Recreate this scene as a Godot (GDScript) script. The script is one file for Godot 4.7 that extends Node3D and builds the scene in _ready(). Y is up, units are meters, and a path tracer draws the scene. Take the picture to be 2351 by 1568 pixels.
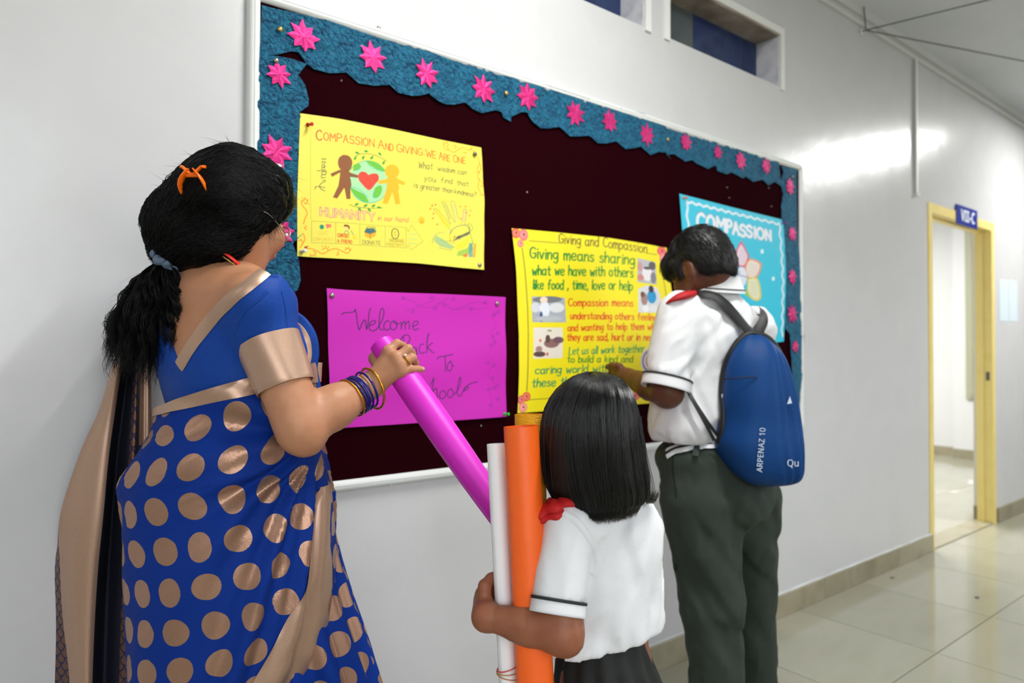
extends Node3D
# A school corridor: a notice board on a glossy white wall, a woman in a blue saree, a girl with rolls of chart paper and a boy with a backpack.
# Axes: x runs along the wall to the right, y is up, z comes out of the wall (the wall face is z = 0). Metres.

const CAM := Vector3(0.0, 1.18, 1.68)
const FOCAL := 1588.247
const MIDX := 1175.5
const MIDY := 784.0
var cam_basis := Basis.IDENTITY
var M := {}
var taken := {}
var nothing: Callable
var rng := RandomNumberGenerator.new()

func set_camera() -> void:
	var yaw := deg_to_rad(38.0504)
	var pitch := deg_to_rad(0.88258)
	var roll := deg_to_rad(0.13818)
	var fwd := Vector3(sin(yaw) * cos(pitch), sin(pitch), -cos(yaw) * cos(pitch))
	var right := Vector3(cos(yaw), 0, sin(yaw))
	var up := right.cross(fwd)
	cam_basis = Basis(right * cos(roll) + up * sin(roll), -right * sin(roll) + up * cos(roll), -fwd)
	var c := Camera3D.new()
	c.name = "camera"
	c.fov = rad_to_deg(2.0 * atan(784.0 / FOCAL))
	c.near = 0.05
	c.far = 100.0
	c.transform = Transform3D(cam_basis, CAM)
	var a := CameraAttributesPhysical.new()
	a.frustum_focal_length = 24.0
	a.frustum_focus_distance = 1.22
	a.exposure_aperture = 3.2
	a.frustum_near = 0.05
	a.frustum_far = 100.0
	c.attributes = a
	add_child(c)

# A pixel of the photograph gives a direction; the distance comes from the wall, the floor or the depth given.
func ray(px: float, py: float) -> Vector3:
	return cam_basis * Vector3((px - MIDX) / FOCAL, -(py - MIDY) / FOCAL, -1.0)

func at(px: float, py: float, depth: float) -> Vector3:
	return CAM + ray(px, py) * depth

func on_wall(px: float, py: float, z := 0.0) -> Vector3:
	var r := ray(px, py)
	return CAM + r * ((z - CAM.z) / r.z)

func depth_of(p: Vector3) -> float:
	return -(cam_basis.inverse() * (p - CAM)).z

# ---------------------------------------------------------------- nodes
func numbered(called: String) -> String:
	if not taken.has(called):
		taken[called] = 0
		return called
	taken[called] += 1
	return "%s_%03d" % [called, taken[called]]

func tag(o: Node, label: String, category: String, group := "") -> Node:
	o.set_meta("label", label)
	o.set_meta("category", category)
	if group != "":
		o.set_meta("group", group)
	return o

func thing(called: String, label: String, category: String, where := Vector3.ZERO, group := "") -> Node3D:
	var o := Node3D.new()
	o.name = numbered(called)
	add_child(o)
	o.position = where
	tag(o, label, category, group)
	return o

func put(mesh: Mesh, called: String, mat: Material, parent: Node = null, where := Vector3.ZERO) -> MeshInstance3D:
	var o := MeshInstance3D.new()
	o.mesh = mesh
	o.material_override = mat
	if parent == null:
		o.name = numbered(called)
		add_child(o)
	else:
		o.name = called
		parent.add_child(o, true)
	o.position = where
	return o

func structure(mesh: Mesh, called: String, mat: Material, label := "", parent: Node = null) -> MeshInstance3D:
	var o := put(mesh, called, mat, parent)
	o.set_meta("kind", "structure")
	if label != "":
		o.set_meta("label", label)
	return o

# ---------------------------------------------------------------- meshes
# Godot's front faces run clockwise: the normal of a, b, c is (c - a) x (b - a).
func flat_mesh(tris: PackedVector3Array, uvs := PackedVector2Array()) -> ArrayMesh:
	var n := PackedVector3Array()
	n.resize(tris.size())
	for i in range(0, tris.size(), 3):
		var k := (tris[i + 2] - tris[i]).cross(tris[i + 1] - tris[i]).normalized()
		n[i] = k
		n[i + 1] = k
		n[i + 2] = k
	var a := []
	a.resize(Mesh.ARRAY_MAX)
	a[Mesh.ARRAY_VERTEX] = tris
	a[Mesh.ARRAY_NORMAL] = n
	if uvs.size() == tris.size():
		a[Mesh.ARRAY_TEX_UV] = uvs
	var m := ArrayMesh.new()
	m.add_surface_from_arrays(Mesh.PRIMITIVE_TRIANGLES, a)
	return m

func smooth_mesh(v: PackedVector3Array, idx: PackedInt32Array, uvs := PackedVector2Array(), colors := PackedColorArray()) -> ArrayMesh:
	var n := PackedVector3Array()
	n.resize(v.size())
	for i in range(0, idx.size(), 3):
		var k := (v[idx[i + 2]] - v[idx[i]]).cross(v[idx[i + 1]] - v[idx[i]])
		n[idx[i]] += k
		n[idx[i + 1]] += k
		n[idx[i + 2]] += k
	for i in n.size():
		n[i] = n[i].normalized() if n[i].length_squared() > 0.0 else Vector3.UP
	return ready_mesh(v, n, idx, uvs, colors)

func ready_mesh(v: PackedVector3Array, n: PackedVector3Array, idx: PackedInt32Array, uvs := PackedVector2Array(), colors := PackedColorArray()) -> ArrayMesh:
	var a := []
	a.resize(Mesh.ARRAY_MAX)
	a[Mesh.ARRAY_VERTEX] = v
	a[Mesh.ARRAY_NORMAL] = n
	a[Mesh.ARRAY_INDEX] = idx
	if uvs.size() == v.size():
		a[Mesh.ARRAY_TEX_UV] = uvs
	if colors.size() == v.size():
		a[Mesh.ARRAY_COLOR] = colors
	var m := ArrayMesh.new()
	m.add_surface_from_arrays(Mesh.PRIMITIVE_TRIANGLES, a)
	return m

# rows x cols points, row by row; wrap joins the last column to the first (with its own seam for the uv)
func grid_mesh(p: PackedVector3Array, rows: int, cols: int, wrap := false, uvs := PackedVector2Array(), colors := PackedColorArray()) -> ArrayMesh:
	var n := PackedVector3Array()
	n.resize(p.size())
	for r in rows:
		for c in cols:
			var r0 := maxi(r - 1, 0)
			var r1 := mini(r + 1, rows - 1)
			var c0 := c - 1
			var c1 := c + 1
			if wrap:
				c0 = cols - 2 if c == 0 else c - 1
				c1 = 1 if c == cols - 1 else c + 1
			else:
				c0 = maxi(c0, 0)
				c1 = mini(c1, cols - 1)
			var k := (p[r * cols + c1] - p[r * cols + c0]).cross(p[r1 * cols + c] - p[r0 * cols + c])
			if k.length_squared() < 1e-18:
				var rr := r + 1 if r == 0 else r - 1
				k = (p[rr * cols + c1] - p[rr * cols + c0]).cross(p[r1 * cols + c] - p[r0 * cols + c])
			n[r * cols + c] = k.normalized() if k.length_squared() > 0.0 else Vector3.UP
	var idx := PackedInt32Array()
	idx.resize((rows - 1) * (cols - 1) * 6)
	var w := 0
	for r in rows - 1:
		for c in cols - 1:
			var a := r * cols + c
			idx[w] = a
			idx[w + 1] = a + cols
			idx[w + 2] = a + 1
			idx[w + 3] = a + 1
			idx[w + 4] = a + cols
			idx[w + 5] = a + cols + 1
			w += 6
	return ready_mesh(p, n, idx, uvs, colors)

func box_into(t: PackedVector3Array, lo: Vector3, hi: Vector3) -> void:
	var c := []
	for i in 8:
		c.append(Vector3(hi.x if i & 1 else lo.x, hi.y if i & 2 else lo.y, hi.z if i & 4 else lo.z))
	for q in [[0, 2, 3, 1], [4, 5, 7, 6], [0, 4, 6, 2], [1, 3, 7, 5], [0, 1, 5, 4], [2, 6, 7, 3]]:
		var mid: Vector3 = (c[q[0]] + c[q[2]]) / 2.0
		var k: Vector3 = (c[q[2]] - c[q[0]]).cross(c[q[1]] - c[q[0]])
		if k.dot(mid - (lo + hi) / 2.0) > 0:
			t.append_array([c[q[0]], c[q[1]], c[q[2]], c[q[0]], c[q[2]], c[q[3]]])
		else:
			t.append_array([c[q[0]], c[q[2]], c[q[1]], c[q[0]], c[q[3]], c[q[2]]])

func boxes(list: Array) -> ArrayMesh:
	var t := PackedVector3Array()
	for b in list:
		box_into(t, b[0], b[1])
	return flat_mesh(t)

# a box with chamfered edges, centred on the origin
func bevel_box(size: Vector3, b: float) -> ArrayMesh:
	var h := size / 2.0
	var t := PackedVector3Array()
	var face := func(pts: Array) -> void:
		var mid := Vector3.ZERO
		for q in pts:
			mid += q
		var k: Vector3 = (pts[2] - pts[0]).cross(pts[1] - pts[0])
		for i in range(1, pts.size() - 1):
			if k.dot(mid) > 0:
				t.append_array([pts[0], pts[i], pts[i + 1]])
			else:
				t.append_array([pts[0], pts[i + 1], pts[i]])
	for ax in 3:
		var u := (ax + 1) % 3
		var w := (ax + 2) % 3
		for s in [-1.0, 1.0]:
			var pts := []
			for q in [[-1, -1], [1, -1], [1, 1], [-1, 1]]:
				var p := Vector3.ZERO
				p[ax] = s * h[ax]
				p[u] = q[0] * (h[u] - b)
				p[w] = q[1] * (h[w] - b)
				pts.append(p)
			face.call(pts)
		for s in [-1.0, 1.0]:
			for r in [-1.0, 1.0]:
				var pts := []
				for q in [[0, -1], [0, 1], [1, 1], [1, -1]]:
					var p := Vector3.ZERO
					p[ax] = q[1] * (h[ax] - b)
					p[u] = s * (h[u] - (b if q[0] == 1 else 0.0))
					p[w] = r * (h[w] - (b if q[0] == 0 else 0.0))
					pts.append(p)
				face.call(pts)
	for i in 8:
		var s := Vector3(1 if i & 1 else -1, 1 if i & 2 else -1, 1 if i & 4 else -1)
		face.call([Vector3(s.x * h.x, s.y * (h.y - b), s.z * (h.z - b)), Vector3(s.x * (h.x - b), s.y * h.y, s.z * (h.z - b)), Vector3(s.x * (h.x - b), s.y * (h.y - b), s.z * h.z)])
	return flat_mesh(t)

# Catmull-Rom through points, n samples a span
func spline(p: PackedVector3Array, n: int, closed := false) -> PackedVector3Array:
	var out := PackedVector3Array()
	var m := p.size()
	var spans := m if closed else m - 1
	for i in spans:
		var a := p[(i - 1 + m) % m] if closed else p[maxi(i - 1, 0)]
		var b := p[i]
		var c := p[(i + 1) % m]
		var d := p[(i + 2) % m] if closed else p[mini(i + 2, m - 1)]
		for k in n:
			out.append(b.cubic_interpolate(c, a, d, float(k) / n))
	if not closed:
		out.append(p[m - 1])
	return out

# a round tube along points, radius per point; ends closed
func tube(p: PackedVector3Array, radii: PackedFloat32Array, sides := 12, closed := false, flat := 1.0) -> ArrayMesh:
	var rows := p.size() + (1 if closed else 2)
	var cols := sides + 1
	var v := PackedVector3Array()
	var uv := PackedVector2Array()
	var n := p.size()
	var side := Vector3.ZERO
	var run := 0.0
	for r in rows:
		var i := r % n if closed else clampi(r - 1, 0, n - 1)
		var tangent := (p[(i + 1) % n] - p[(i - 1 + n) % n]) if closed else p[mini(i + 1, n - 1)] - p[maxi(i - 1, 0)]
		tangent = tangent.normalized()
		if side == Vector3.ZERO:
			side = tangent.cross(Vector3.UP if absf(tangent.y) < 0.9 else Vector3.RIGHT).normalized()
		side = (side - tangent * side.dot(tangent)).normalized()
		var other := tangent.cross(side)
		var rad := radii[mini(i, radii.size() - 1)]
		if not closed and (r == 0 or r == rows - 1):
			rad = 0.0
		if r > 0 and i > 0:
			run += p[i].distance_to(p[i - 1])
		for c in cols:
			var a := TAU * c / sides
			v.append(p[i] + (side * cos(a) + other * sin(a) * flat) * rad)
			uv.append(Vector2(float(c) / sides, run))
	if closed:
		for c in cols:
			v[(rows - 1) * cols + c] = v[c]
	return grid_mesh(v, rows, cols, true, uv)

# profile of (radius, height) turned round y
func lathe(profile: PackedVector2Array, sides := 24) -> ArrayMesh:
	var v := PackedVector3Array()
	for q in profile:
		for c in sides + 1:
			var a := TAU * c / sides
			v.append(Vector3(q.x * cos(a), q.y, q.x * sin(a)))
	return grid_mesh(v, profile.size(), sides + 1, true)

# an outline in the wall's plane cut from sheet: points inside are added every `step`, `bulge` gives their z, and the rim has thickness
func sheet(outline: PackedVector2Array, step: float, bulge: Callable, thick := 0.0008) -> ArrayMesh:
	var pts := PackedVector2Array()
	var rim := PackedVector2Array()
	for i in outline.size():
		var a := outline[i]
		var b := outline[(i + 1) % outline.size()]
		var k := maxi(1, int(a.distance_to(b) / step))
		for j in k:
			rim.append(a.lerp(b, float(j) / k))
	pts.append_array(rim)
	var lo := outline[0]
	var hi := outline[0]
	for q in outline:
		lo = lo.min(q)
		hi = hi.max(q)
	var y := lo.y + step * 0.5
	var odd := false
	while y < hi.y:
		var x := lo.x + (step * 0.5 if odd else 0.0)
		while x < hi.x:
			var q := Vector2(x, y)
			if Geometry2D.is_point_in_polygon(q, rim):
				var clear := true
				for e in rim:
					if e.distance_squared_to(q) < step * step * 0.3:
						clear = false
						break
				if clear:
					pts.append(q)
			x += step
		y += step * 0.87
		odd = not odd
	var tri := Geometry2D.triangulate_delaunay(pts)
	var v := PackedVector3Array()
	var uv := PackedVector2Array()
	for q in pts:
		v.append(Vector3(q.x, q.y, bulge.call(q.x, q.y)))
		uv.append(Vector2(q.x, -q.y))
	var idx := PackedInt32Array()
	for i in range(0, tri.size(), 3):
		var mid := (pts[tri[i]] + pts[tri[i + 1]] + pts[tri[i + 2]]) / 3.0
		if not Geometry2D.is_point_in_polygon(mid, rim):
			continue
		var k := (pts[tri[i + 1]] - pts[tri[i]]).cross(pts[tri[i + 2]] - pts[tri[i]])
		if absf(k) < 1e-9:
			continue
		if k < 0:
			idx.append_array([tri[i], tri[i + 1], tri[i + 2]])
		else:
			idx.append_array([tri[i], tri[i + 2], tri[i + 1]])
	var base := v.size()
	var m := rim.size()
	for i in m:
		v.append(v[i])
		uv.append(uv[i])
	for i in m:
		v.append(v[i] - Vector3(0, 0, thick))
		uv.append(uv[i])
	var ccw := not Geometry2D.is_polygon_clockwise(rim)
	for i in m:
		var j := (i + 1) % m
		if ccw:
			idx.append_array([base + i, base + m + i, base + j, base + j, base + m + i, base + m + j])
		else:
			idx.append_array([base + i, base + j, base + m + i, base + j, base + m + j, base + m + i])
	return smooth_mesh(v, idx, uv)

# ---------------------------------------------------------------- materials
func mat(color: Color, rough := 0.6, metal := 0.0) -> StandardMaterial3D:
	var m := StandardMaterial3D.new()
	m.albedo_color = color
	m.roughness = rough
	m.metallic = metal
	return m

func noise_tex(freq: float, size: int, seed_: int, colors: Array = [], octaves := 4, kind := FastNoiseLite.TYPE_SIMPLEX_SMOOTH) -> NoiseTexture2D:
	var n := FastNoiseLite.new()
	n.noise_type = kind
	n.seed = seed_
	n.frequency = freq
	n.fractal_octaves = octaves
	var t := NoiseTexture2D.new()
	t.width = size
	t.height = size
	t.seamless = true
	t.noise = n
	if colors:
		var g := Gradient.new()
		g.offsets = PackedFloat32Array(range(colors.size()).map(func(i): return float(i) / (colors.size() - 1)))
		g.colors = PackedColorArray(colors)
		t.color_ramp = g
	return t

func tri(m: StandardMaterial3D, per_metre: float, world := false) -> StandardMaterial3D:
	m.uv1_triplanar = true
	m.uv1_world_triplanar = world
	m.uv1_scale = Vector3.ONE * per_metre
	return m

func bump(m: StandardMaterial3D, t: Texture2D, cm: float) -> StandardMaterial3D:
	m.heightmap_enabled = true
	m.heightmap_texture = t
	m.heightmap_scale = cm
	return m

# ---------------------------------------------------------------- light and setting
func set_light() -> void:
	var e := Environment.new()
	e.background_mode = Environment.BG_SKY
	e.tonemap_mode = Environment.TONE_MAPPER_LINEAR
	e.tonemap_exposure = 1.4
	e.sdfgi_enabled = true
	e.ssao_enabled = true
	e.ssil_enabled = true
	var s := ProceduralSkyMaterial.new()
	s.sky_top_color = Color(0.94, 0.965, 1.0)
	s.sky_horizon_color = Color(0.99, 0.995, 1.0)
	s.ground_bottom_color = Color(0.55, 0.55, 0.5)
	s.ground_horizon_color = Color(0.75, 0.75, 0.72)
	s.sky_energy_multiplier = 1.0
	s.energy_multiplier = 3.6
	e.sky = Sky.new()
	e.sky.sky_material = s
	var w := WorldEnvironment.new()
	w.name = "environment"
	w.environment = e
	add_child(w)
	# three tube lights across the corridor and two in the classroom; their fittings are built in tube_light()
	tube_light(Vector3(1.2, 2.955, 1.2), true, 0.62, "white ceiling tube light above the notice board")
	tube_light(Vector3(6.0, 2.955, 1.2), true, 1.0, "white ceiling tube light in the corridor past the classroom door")
	tube_light(Vector3(-3.6, 2.955, 1.2), true, 0.3, "white ceiling tube light at the near end of the corridor")
	tube_light(Vector3(6.4, 2.955, -1.6), false, 1.5, "white ceiling tube light inside the classroom")
	tube_light(Vector3(5.6, 2.955, -3.4), false, 1.5, "white ceiling tube light at the back of the classroom")

func tube_light(where: Vector3, across: bool, power: float, label: String) -> void:
	var t := thing("tube_light", label, "light", where)
	t.rotation.y = 0.0 if across else PI / 2.0
	put(bevel_box(Vector3(0.05, 0.045, 1.2), 0.006), "batten", M.white_plastic, t, Vector3(0, 0.0, 0))
	var tb := tube(PackedVector3Array([Vector3(0, -0.045, -0.56), Vector3(0, -0.045, 0.56)]), PackedFloat32Array([0.014]), 16)
	put(tb, "glass_tube", M.tube_glow, t)
	for z in [-0.575, 0.575]:
		put(bevel_box(Vector3(0.03, 0.055, 0.03), 0.005), "lamp_holder", M.white_plastic, t, Vector3(0, -0.035, z))
	var l := AreaLight3D.new()
	l.name = "tube_area_light"
	l.area_size = Vector2(0.03, 1.12)
	l.light_energy = 5.6 * power
	l.light_color = Color(0.995, 0.995, 0.985)
	l.area_range = 20.0
	l.shadow_enabled = true
	l.rotation.x = -PI / 2.0
	l.position = Vector3(0, -0.062, 0)
	t.add_child(l, true)

func make_materials() -> void:
	M.white_plastic = mat(Color(0.88, 0.88, 0.87), 0.45)
	M.tube_glow = mat(Color(1, 1, 1), 0.4)
	M.tube_glow.emission_enabled = true
	M.tube_glow.emission = Color(0.97, 0.985, 1.0)
	M.tube_glow.emission_energy_multiplier = 6.0
	var paint := mat(Color(1, 1, 1), 0.24)
	paint.albedo_texture = noise_tex(0.006, 512, 3, [Color(0.772, 0.772, 0.778), Color(0.790, 0.789, 0.794), Color(0.780, 0.780, 0.785)])
	bump(paint, noise_tex(0.012, 512, 4), 0.10)
	tri(paint, 0.55, true)
	M.paint = paint
	M.ceiling = tri(mat(Color(0.84, 0.855, 0.875), 0.9), 0.5, true)
	M.ceiling.albedo_texture = noise_tex(0.01, 256, 6, [Color(0.95, 0.95, 0.95), Color(1, 1, 1)])
	M.plain_wall = mat(Color(0.82, 0.82, 0.82), 0.5)
	M.trim = mat(Color(0.80, 0.81, 0.80), 0.5)
	M.tiles = []
	for k in 4:
		var g := mat(Color(1, 1, 1), 0.10)
		var c := [Color(0.618, 0.608, 0.535), Color(0.632, 0.624, 0.555), Color(0.608, 0.600, 0.530), Color(0.626, 0.618, 0.546)][k] as Color
		g.albedo_texture = noise_tex(0.004 + 0.001 * k, 512, 20 + k, [c.darkened(0.03), c, c.lightened(0.03), c.darkened(0.012)])
		g.metallic_specular = 0.5
		tri(g, 0.8, true)
		g.uv1_scale = Vector3(0.35, 0.8, 1.3)
		g.uv1_offset = Vector3(0.37 * k, 0, 0.21 * k)
		M.tiles.append(g)
	M.grout = mat(Color(0.30, 0.295, 0.26), 0.8)
	M.stones = []
	for k in 3:
		var c := [Color(0.58, 0.545, 0.45), Color(0.55, 0.52, 0.425), Color(0.60, 0.57, 0.475)][k] as Color
		var g := mat(Color(1, 1, 1), 0.35)
		g.albedo_texture = noise_tex(0.01, 256, 30 + k, [c.darkened(0.10), c, c.lightened(0.06), c.darkened(0.04)])
		tri(g, 1.4, true)
		M.stones.append(g)
	M.door_paint = mat(Color(1, 1, 1), 0.4)
	M.door_paint.albedo_texture = noise_tex(0.01, 256, 40, [Color(0.86, 0.76, 0.44), Color(0.90, 0.82, 0.52), Color(0.88, 0.79, 0.48)])
	tri(M.door_paint, 1.0, true)
	M.blue_glass = mat(Color(1, 1, 1), 0.55)
	M.blue_glass.albedo_texture = noise_tex(0.006, 512, 44, [Color(0.06, 0.12, 0.30), Color(0.10, 0.17, 0.36), Color(0.16, 0.23, 0.38), Color(0.08, 0.14, 0.32), Color(0.35, 0.35, 0.33)], 5)
	tri(M.blue_glass, 1.3, true)
	M.grey_glass = mat(Color(1, 1, 1), 0.55)
	M.grey_glass.albedo_texture = noise_tex(0.006, 256, 45, [Color(0.26, 0.30, 0.32), Color(0.36, 0.38, 0.37), Color(0.30, 0.33, 0.36)], 4)
	tri(M.grey_glass, 1.3, true)
	M.raw_plaster = mat(Color(1, 1, 1), 0.85)
	M.raw_plaster.albedo_texture = noise_tex(0.012, 256, 46, [Color(0.42, 0.38, 0.33), Color(0.55, 0.50, 0.45), Color(0.66, 0.63, 0.58)], 5)
	tri(M.raw_plaster, 1.5, true)
	M.scuffed_white = mat(Color(1, 1, 1), 0.6)
	M.scuffed_white.albedo_texture = noise_tex(0.012, 256, 47, [Color(0.58, 0.58, 0.62), Color(0.80, 0.80, 0.83), Color(0.84, 0.84, 0.86), Color(0.82, 0.82, 0.84), Color(0.66, 0.66, 0.70)], 4)
	tri(M.scuffed_white, 2.0, true)
	M.steel = mat(Color(0.62, 0.60, 0.55), 0.3, 0.9)
	M.brass = mat(Color(0.80, 0.66, 0.36), 0.28, 0.9)
	M.wire = mat(Color(0.35, 0.35, 0.34), 0.7)

const CEIL := 2.99
const DOOR_L := 4.475
const DOOR_R := 5.59
const DOOR_TOP := 2.085
const WIN_LO := 2.385
const WIN_HI := 2.625
const WALL := 0.13

func build_setting() -> void:
	# the main wall, with its openings left free
	structure(boxes([
		[Vector3(-4.5, 0, -WALL), Vector3(DOOR_L, WIN_LO, 0)],
		[Vector3(DOOR_L, DOOR_TOP, -WALL), Vector3(DOOR_R, WIN_LO, 0)],
		[Vector3(DOOR_R, 0, -WALL), Vector3(13.0, WIN_LO, 0)],
		[Vector3(-4.5, WIN_HI, -WALL), Vector3(13.0, CEIL, 0)],
		[Vector3(-4.5, WIN_LO, -WALL), Vector3(1.16, WIN_HI, 0)],
		[Vector3(1.935, WIN_LO, -WALL), Vector3(2.075, WIN_HI, 0)],
		[Vector3(2.855, WIN_LO, -WALL), Vector3(13.0, WIN_HI, 0)],
	]), "wall_north", M.paint, "glossy white painted corridor wall")
	# floor slab under the tiles and ceiling
	structure(boxes([[Vector3(-4.5, -0.2, -5.0), Vector3(13.0, -0.012, 3.4)]]), "floor", M.grout, "cream polished floor of large square tiles")
	var floor_node := get_node("floor")
	var tile_mesh := bevel_box(Vector3(0.5970, 0.012, 0.5970), 0.0010)
	var count := 0
	for i in range(1, 16):
		for j in range(-3, 5):
			var x := 2.985 + 0.6 * (i - 6) + 0.3
			var z := -0.018 + 0.6 * j + 0.3
			if z < 0.0 and (x < 3.6 or j < -3):
				continue
			if z < 0.0 and absf(z + 0.318) > 1.3:
				continue
			var o := put(tile_mesh, "floor_tile", M.tiles[(i * 7 + j * 5 + i * j) % 4 if (i * 7 + j * 5 + i * j) >= 0 else 0], floor_node, Vector3(x, -0.006, z))
			count += 1
	# tiles further off or out of sight: one polished slab
	var rest := put(boxes([[Vector3(-4.5, -0.012, -0.0), Vector3(-0.015, 0.0, 3.2)], [Vector3(9.0, -0.012, -5.0), Vector3(13.0, 0.0, 3.2)], [Vector3(-0.015, -0.012, 2.982), Vector3(9.0, 0.0, 3.2)], [Vector3(3.6, -0.012, -5.0), Vector3(9.0, 0.0, -1.82)]]), "floor_slab", M.tiles[0], floor_node)
	structure(boxes([[Vector3(-4.5, CEIL, -5.0), Vector3(13.0, CEIL + 0.2, 3.4)]]), "ceiling", M.ceiling, "grey white plaster ceiling")
	# the opposite side of the corridor: piers and a parapet, open to the daylight
	var south := [[Vector3(-4.5, 0, 3.2), Vector3(13.0, 0.8, 3.4)], [Vector3(-4.5, 2.65, 3.2), Vector3(13.0, CEIL, 3.4)]]
	for x in [[-4.5, -2.0], [0.3, 2.4], [4.0, 6.7], [7.3, 13.0]]:
		south.append([Vector3(x[0], 0.8, 3.2), Vector3(x[1], 2.65, 3.4)])
	structure(boxes(south), "wall_south", M.plain_wall, "white corridor wall with open windows to the daylight")
	structure(boxes([[Vector3(-4.7, 0, 0), Vector3(-4.5, CEIL, 3.4)]]), "wall_west", M.plain_wall, "white wall at the near end of the corridor")
	structure(boxes([[Vector3(13.0, 0, -WALL), Vector3(13.2, CEIL, 3.4)]]), "wall_east", M.plain_wall, "white wall at the far end of the corridor")
	# classroom shell
	structure(boxes([[Vector3(8.85, 0, -5.0), Vector3(9.05, CEIL, -WALL)], [Vector3(8.72, 0, -1.34), Vector3(8.85, CEIL, -WALL)]]), "wall_classroom", M.plain_wall, "white classroom end wall with a shallow pier")
	structure(boxes([[Vector3(3.4, 0, -5.2), Vector3(9.05, CEIL, -5.0)]]), "wall_classroom_back", M.plain_wall, "white classroom back wall")
	structure(boxes([[Vector3(3.4, 0, -5.0), Vector3(3.6, CEIL, -WALL)]]), "wall_classroom_side", M.plain_wall, "white classroom side wall")
	# skirting: stone pieces along the wall
	var sk := Node3D.new()
	sk.name = "baseboard_north"
	sk.set_meta("kind", "structure")
	sk.set_meta("label", "beige marble skirting along the corridor wall")
	add_child(sk)
	var joints := [0.6, 1.22, 1.83, 2.62, 3.21, 4.02, 4.49]
	for i in joints.size() - 1:
		var a: float = joints[i] + 0.0008
		var b: float = joints[i + 1] - 0.0008
		put(bevel_box(Vector3(b - a, 0.1, 0.016), 0.0015), "skirting_stone", M.stones[i % 3], sk, Vector3((a + b) / 2, 0.05, 0.008))
	for q in [[5.605, 6.24], [6.242, 6.9], [6.902, 7.6], [7.602, 8.3], [8.302, 9.0], [9.002, 9.7], [9.702, 11.2], [11.202, 13.0]]:
		put(bevel_box(Vector3(q[1] - q[0], 0.1, 0.016), 0.0015), "skirting_stone", M.stones[1], sk, Vector3((q[0] + q[1]) / 2, 0.05, 0.008))
	# thin lip of white paint above the skirting
	var lip := PackedVector3Array()
	var lr := PackedFloat32Array()
	for i in 60:
		lip.append(Vector3(0.6 + i * 0.0660, 0.1015 + 0.001 * sin(i * 1.7), 0.004))
		lr.append(0.0045 + 0.0012 * sin(i * 2.3) + 0.001 * sin(i * 0.9))
	put(tube(lip, lr, 8), "paint_lip", M.trim, sk)
	var rs := Node3D.new()
	rs.name = "baseboard_classroom"
	rs.set_meta("kind", "structure")
	rs.set_meta("label", "beige skirting along the classroom end wall")
	add_child(rs)
	put(bevel_box(Vector3(0.016, 0.1, 3.6), 0.0015), "skirting_stone", M.stones[0], rs, Vector3(8.842, 0.05, -3.14))
	put(bevel_box(Vector3(0.016, 0.1, 1.19), 0.0015), "skirting_stone", M.stones[1], rs, Vector3(8.712, 0.05, -0.745))
	put(bevel_box(Vector3(0.128, 0.1, 0.016), 0.0015), "skirting_stone", M.stones[2], rs, Vector3(8.778, 0.05, -1.348))
	put(bevel_box(Vector3(0.014, 0.1, 0.038), 0.0015), "skirting_stone", M.stones[1], rs, Vector3(5.583, 0.05, -0.111))
	# ceiling casing along the top of the wall, and a drop casing
	structure(boxes([[Vector3(-4.5, 2.945, 0), Vector3(13.0, CEIL, 0.012)]]), "trim_1", M.trim, "white cornice strip where wall meets ceiling")
	var trunk := thing("cable_casing", "long white cable casing under the cornice of the corridor wall", "cable casing", Vector3(3.0, 2.9, 0))
	put(bevel_box(Vector3(9.0, 0.014, 0.012), 0.002), "casing_channel", M.trim, trunk, Vector3(2.0, 0, 0.006))
	put(bevel_box(Vector3(9.0, 0.004, 0.016), 0.001), "casing_lid", M.white_plastic, trunk, Vector3(2.0, 0.007, 0.008))
	var drop := thing("cable_casing", "vertical white cable casing dropping towards the classroom door", "cable casing", Vector3(4.29, 2.1, 0))
	put(bevel_box(Vector3(0.017, 0.8, 0.014), 0.003), "casing_channel", M.trim, drop, Vector3(0.0, 0.4, 0.007))
	put(bevel_box(Vector3(0.021, 0.78, 0.004), 0.001), "casing_lid", M.white_plastic, drop, Vector3(0.0, 0.4, 0.016))
	put(bevel_box(Vector3(0.034, 0.012, 0.026), 0.002), "end_cap", M.white_plastic, drop, Vector3(0.004, 0.0, 0.012))
	# wires from a wall hook
	var hook_at := Vector3(3.631, 2.863, 0)
	var hk := thing("wall_hook", "small white hook on the wall below the cornice holding thin wires", "hook", hook_at)
	put(bevel_box(Vector3(0.03, 0.03, 0.012), 0.003), "hook_plate", M.white_plastic, hk, Vector3(0, 0, 0.006))
	put(tube(PackedVector3Array([Vector3(0, 0, 0.01), Vector3(0, 0, 0.03), Vector3(0, 0.012, 0.034)]), PackedFloat32Array([0.004]), 8), "hook_pin", M.steel, hk)
	var ends := [Vector3(3.631, 2.99, 0.02), hook_at + (Vector3(3.73, 2.9, 0.31) - hook_at) * 8.5, hook_at + (Vector3(4.72, 2.9, 0.376) - hook_at) * 6.0]
	var names := ["thin grey wire running straight up from the wall hook to the ceiling", "thin grey wire running from the wall hook straight across the corridor", "thin grey wire slanting away from the wall hook along the corridor"]
	for i in 3:
		var a := hook_at + Vector3(0, 0, 0.03)
		var b: Vector3 = ends[i]
		if i > 0:
			b.y = 2.93
		var mid := (a + b) / 2 + Vector3(0, -0.01 if i > 0 else 0.0, 0)
		var w := part(tube(spline(PackedVector3Array([a, mid, b]), 6), PackedFloat32Array([0.0032]), 6), "wire", M.wire, hk, names[i])
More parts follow.
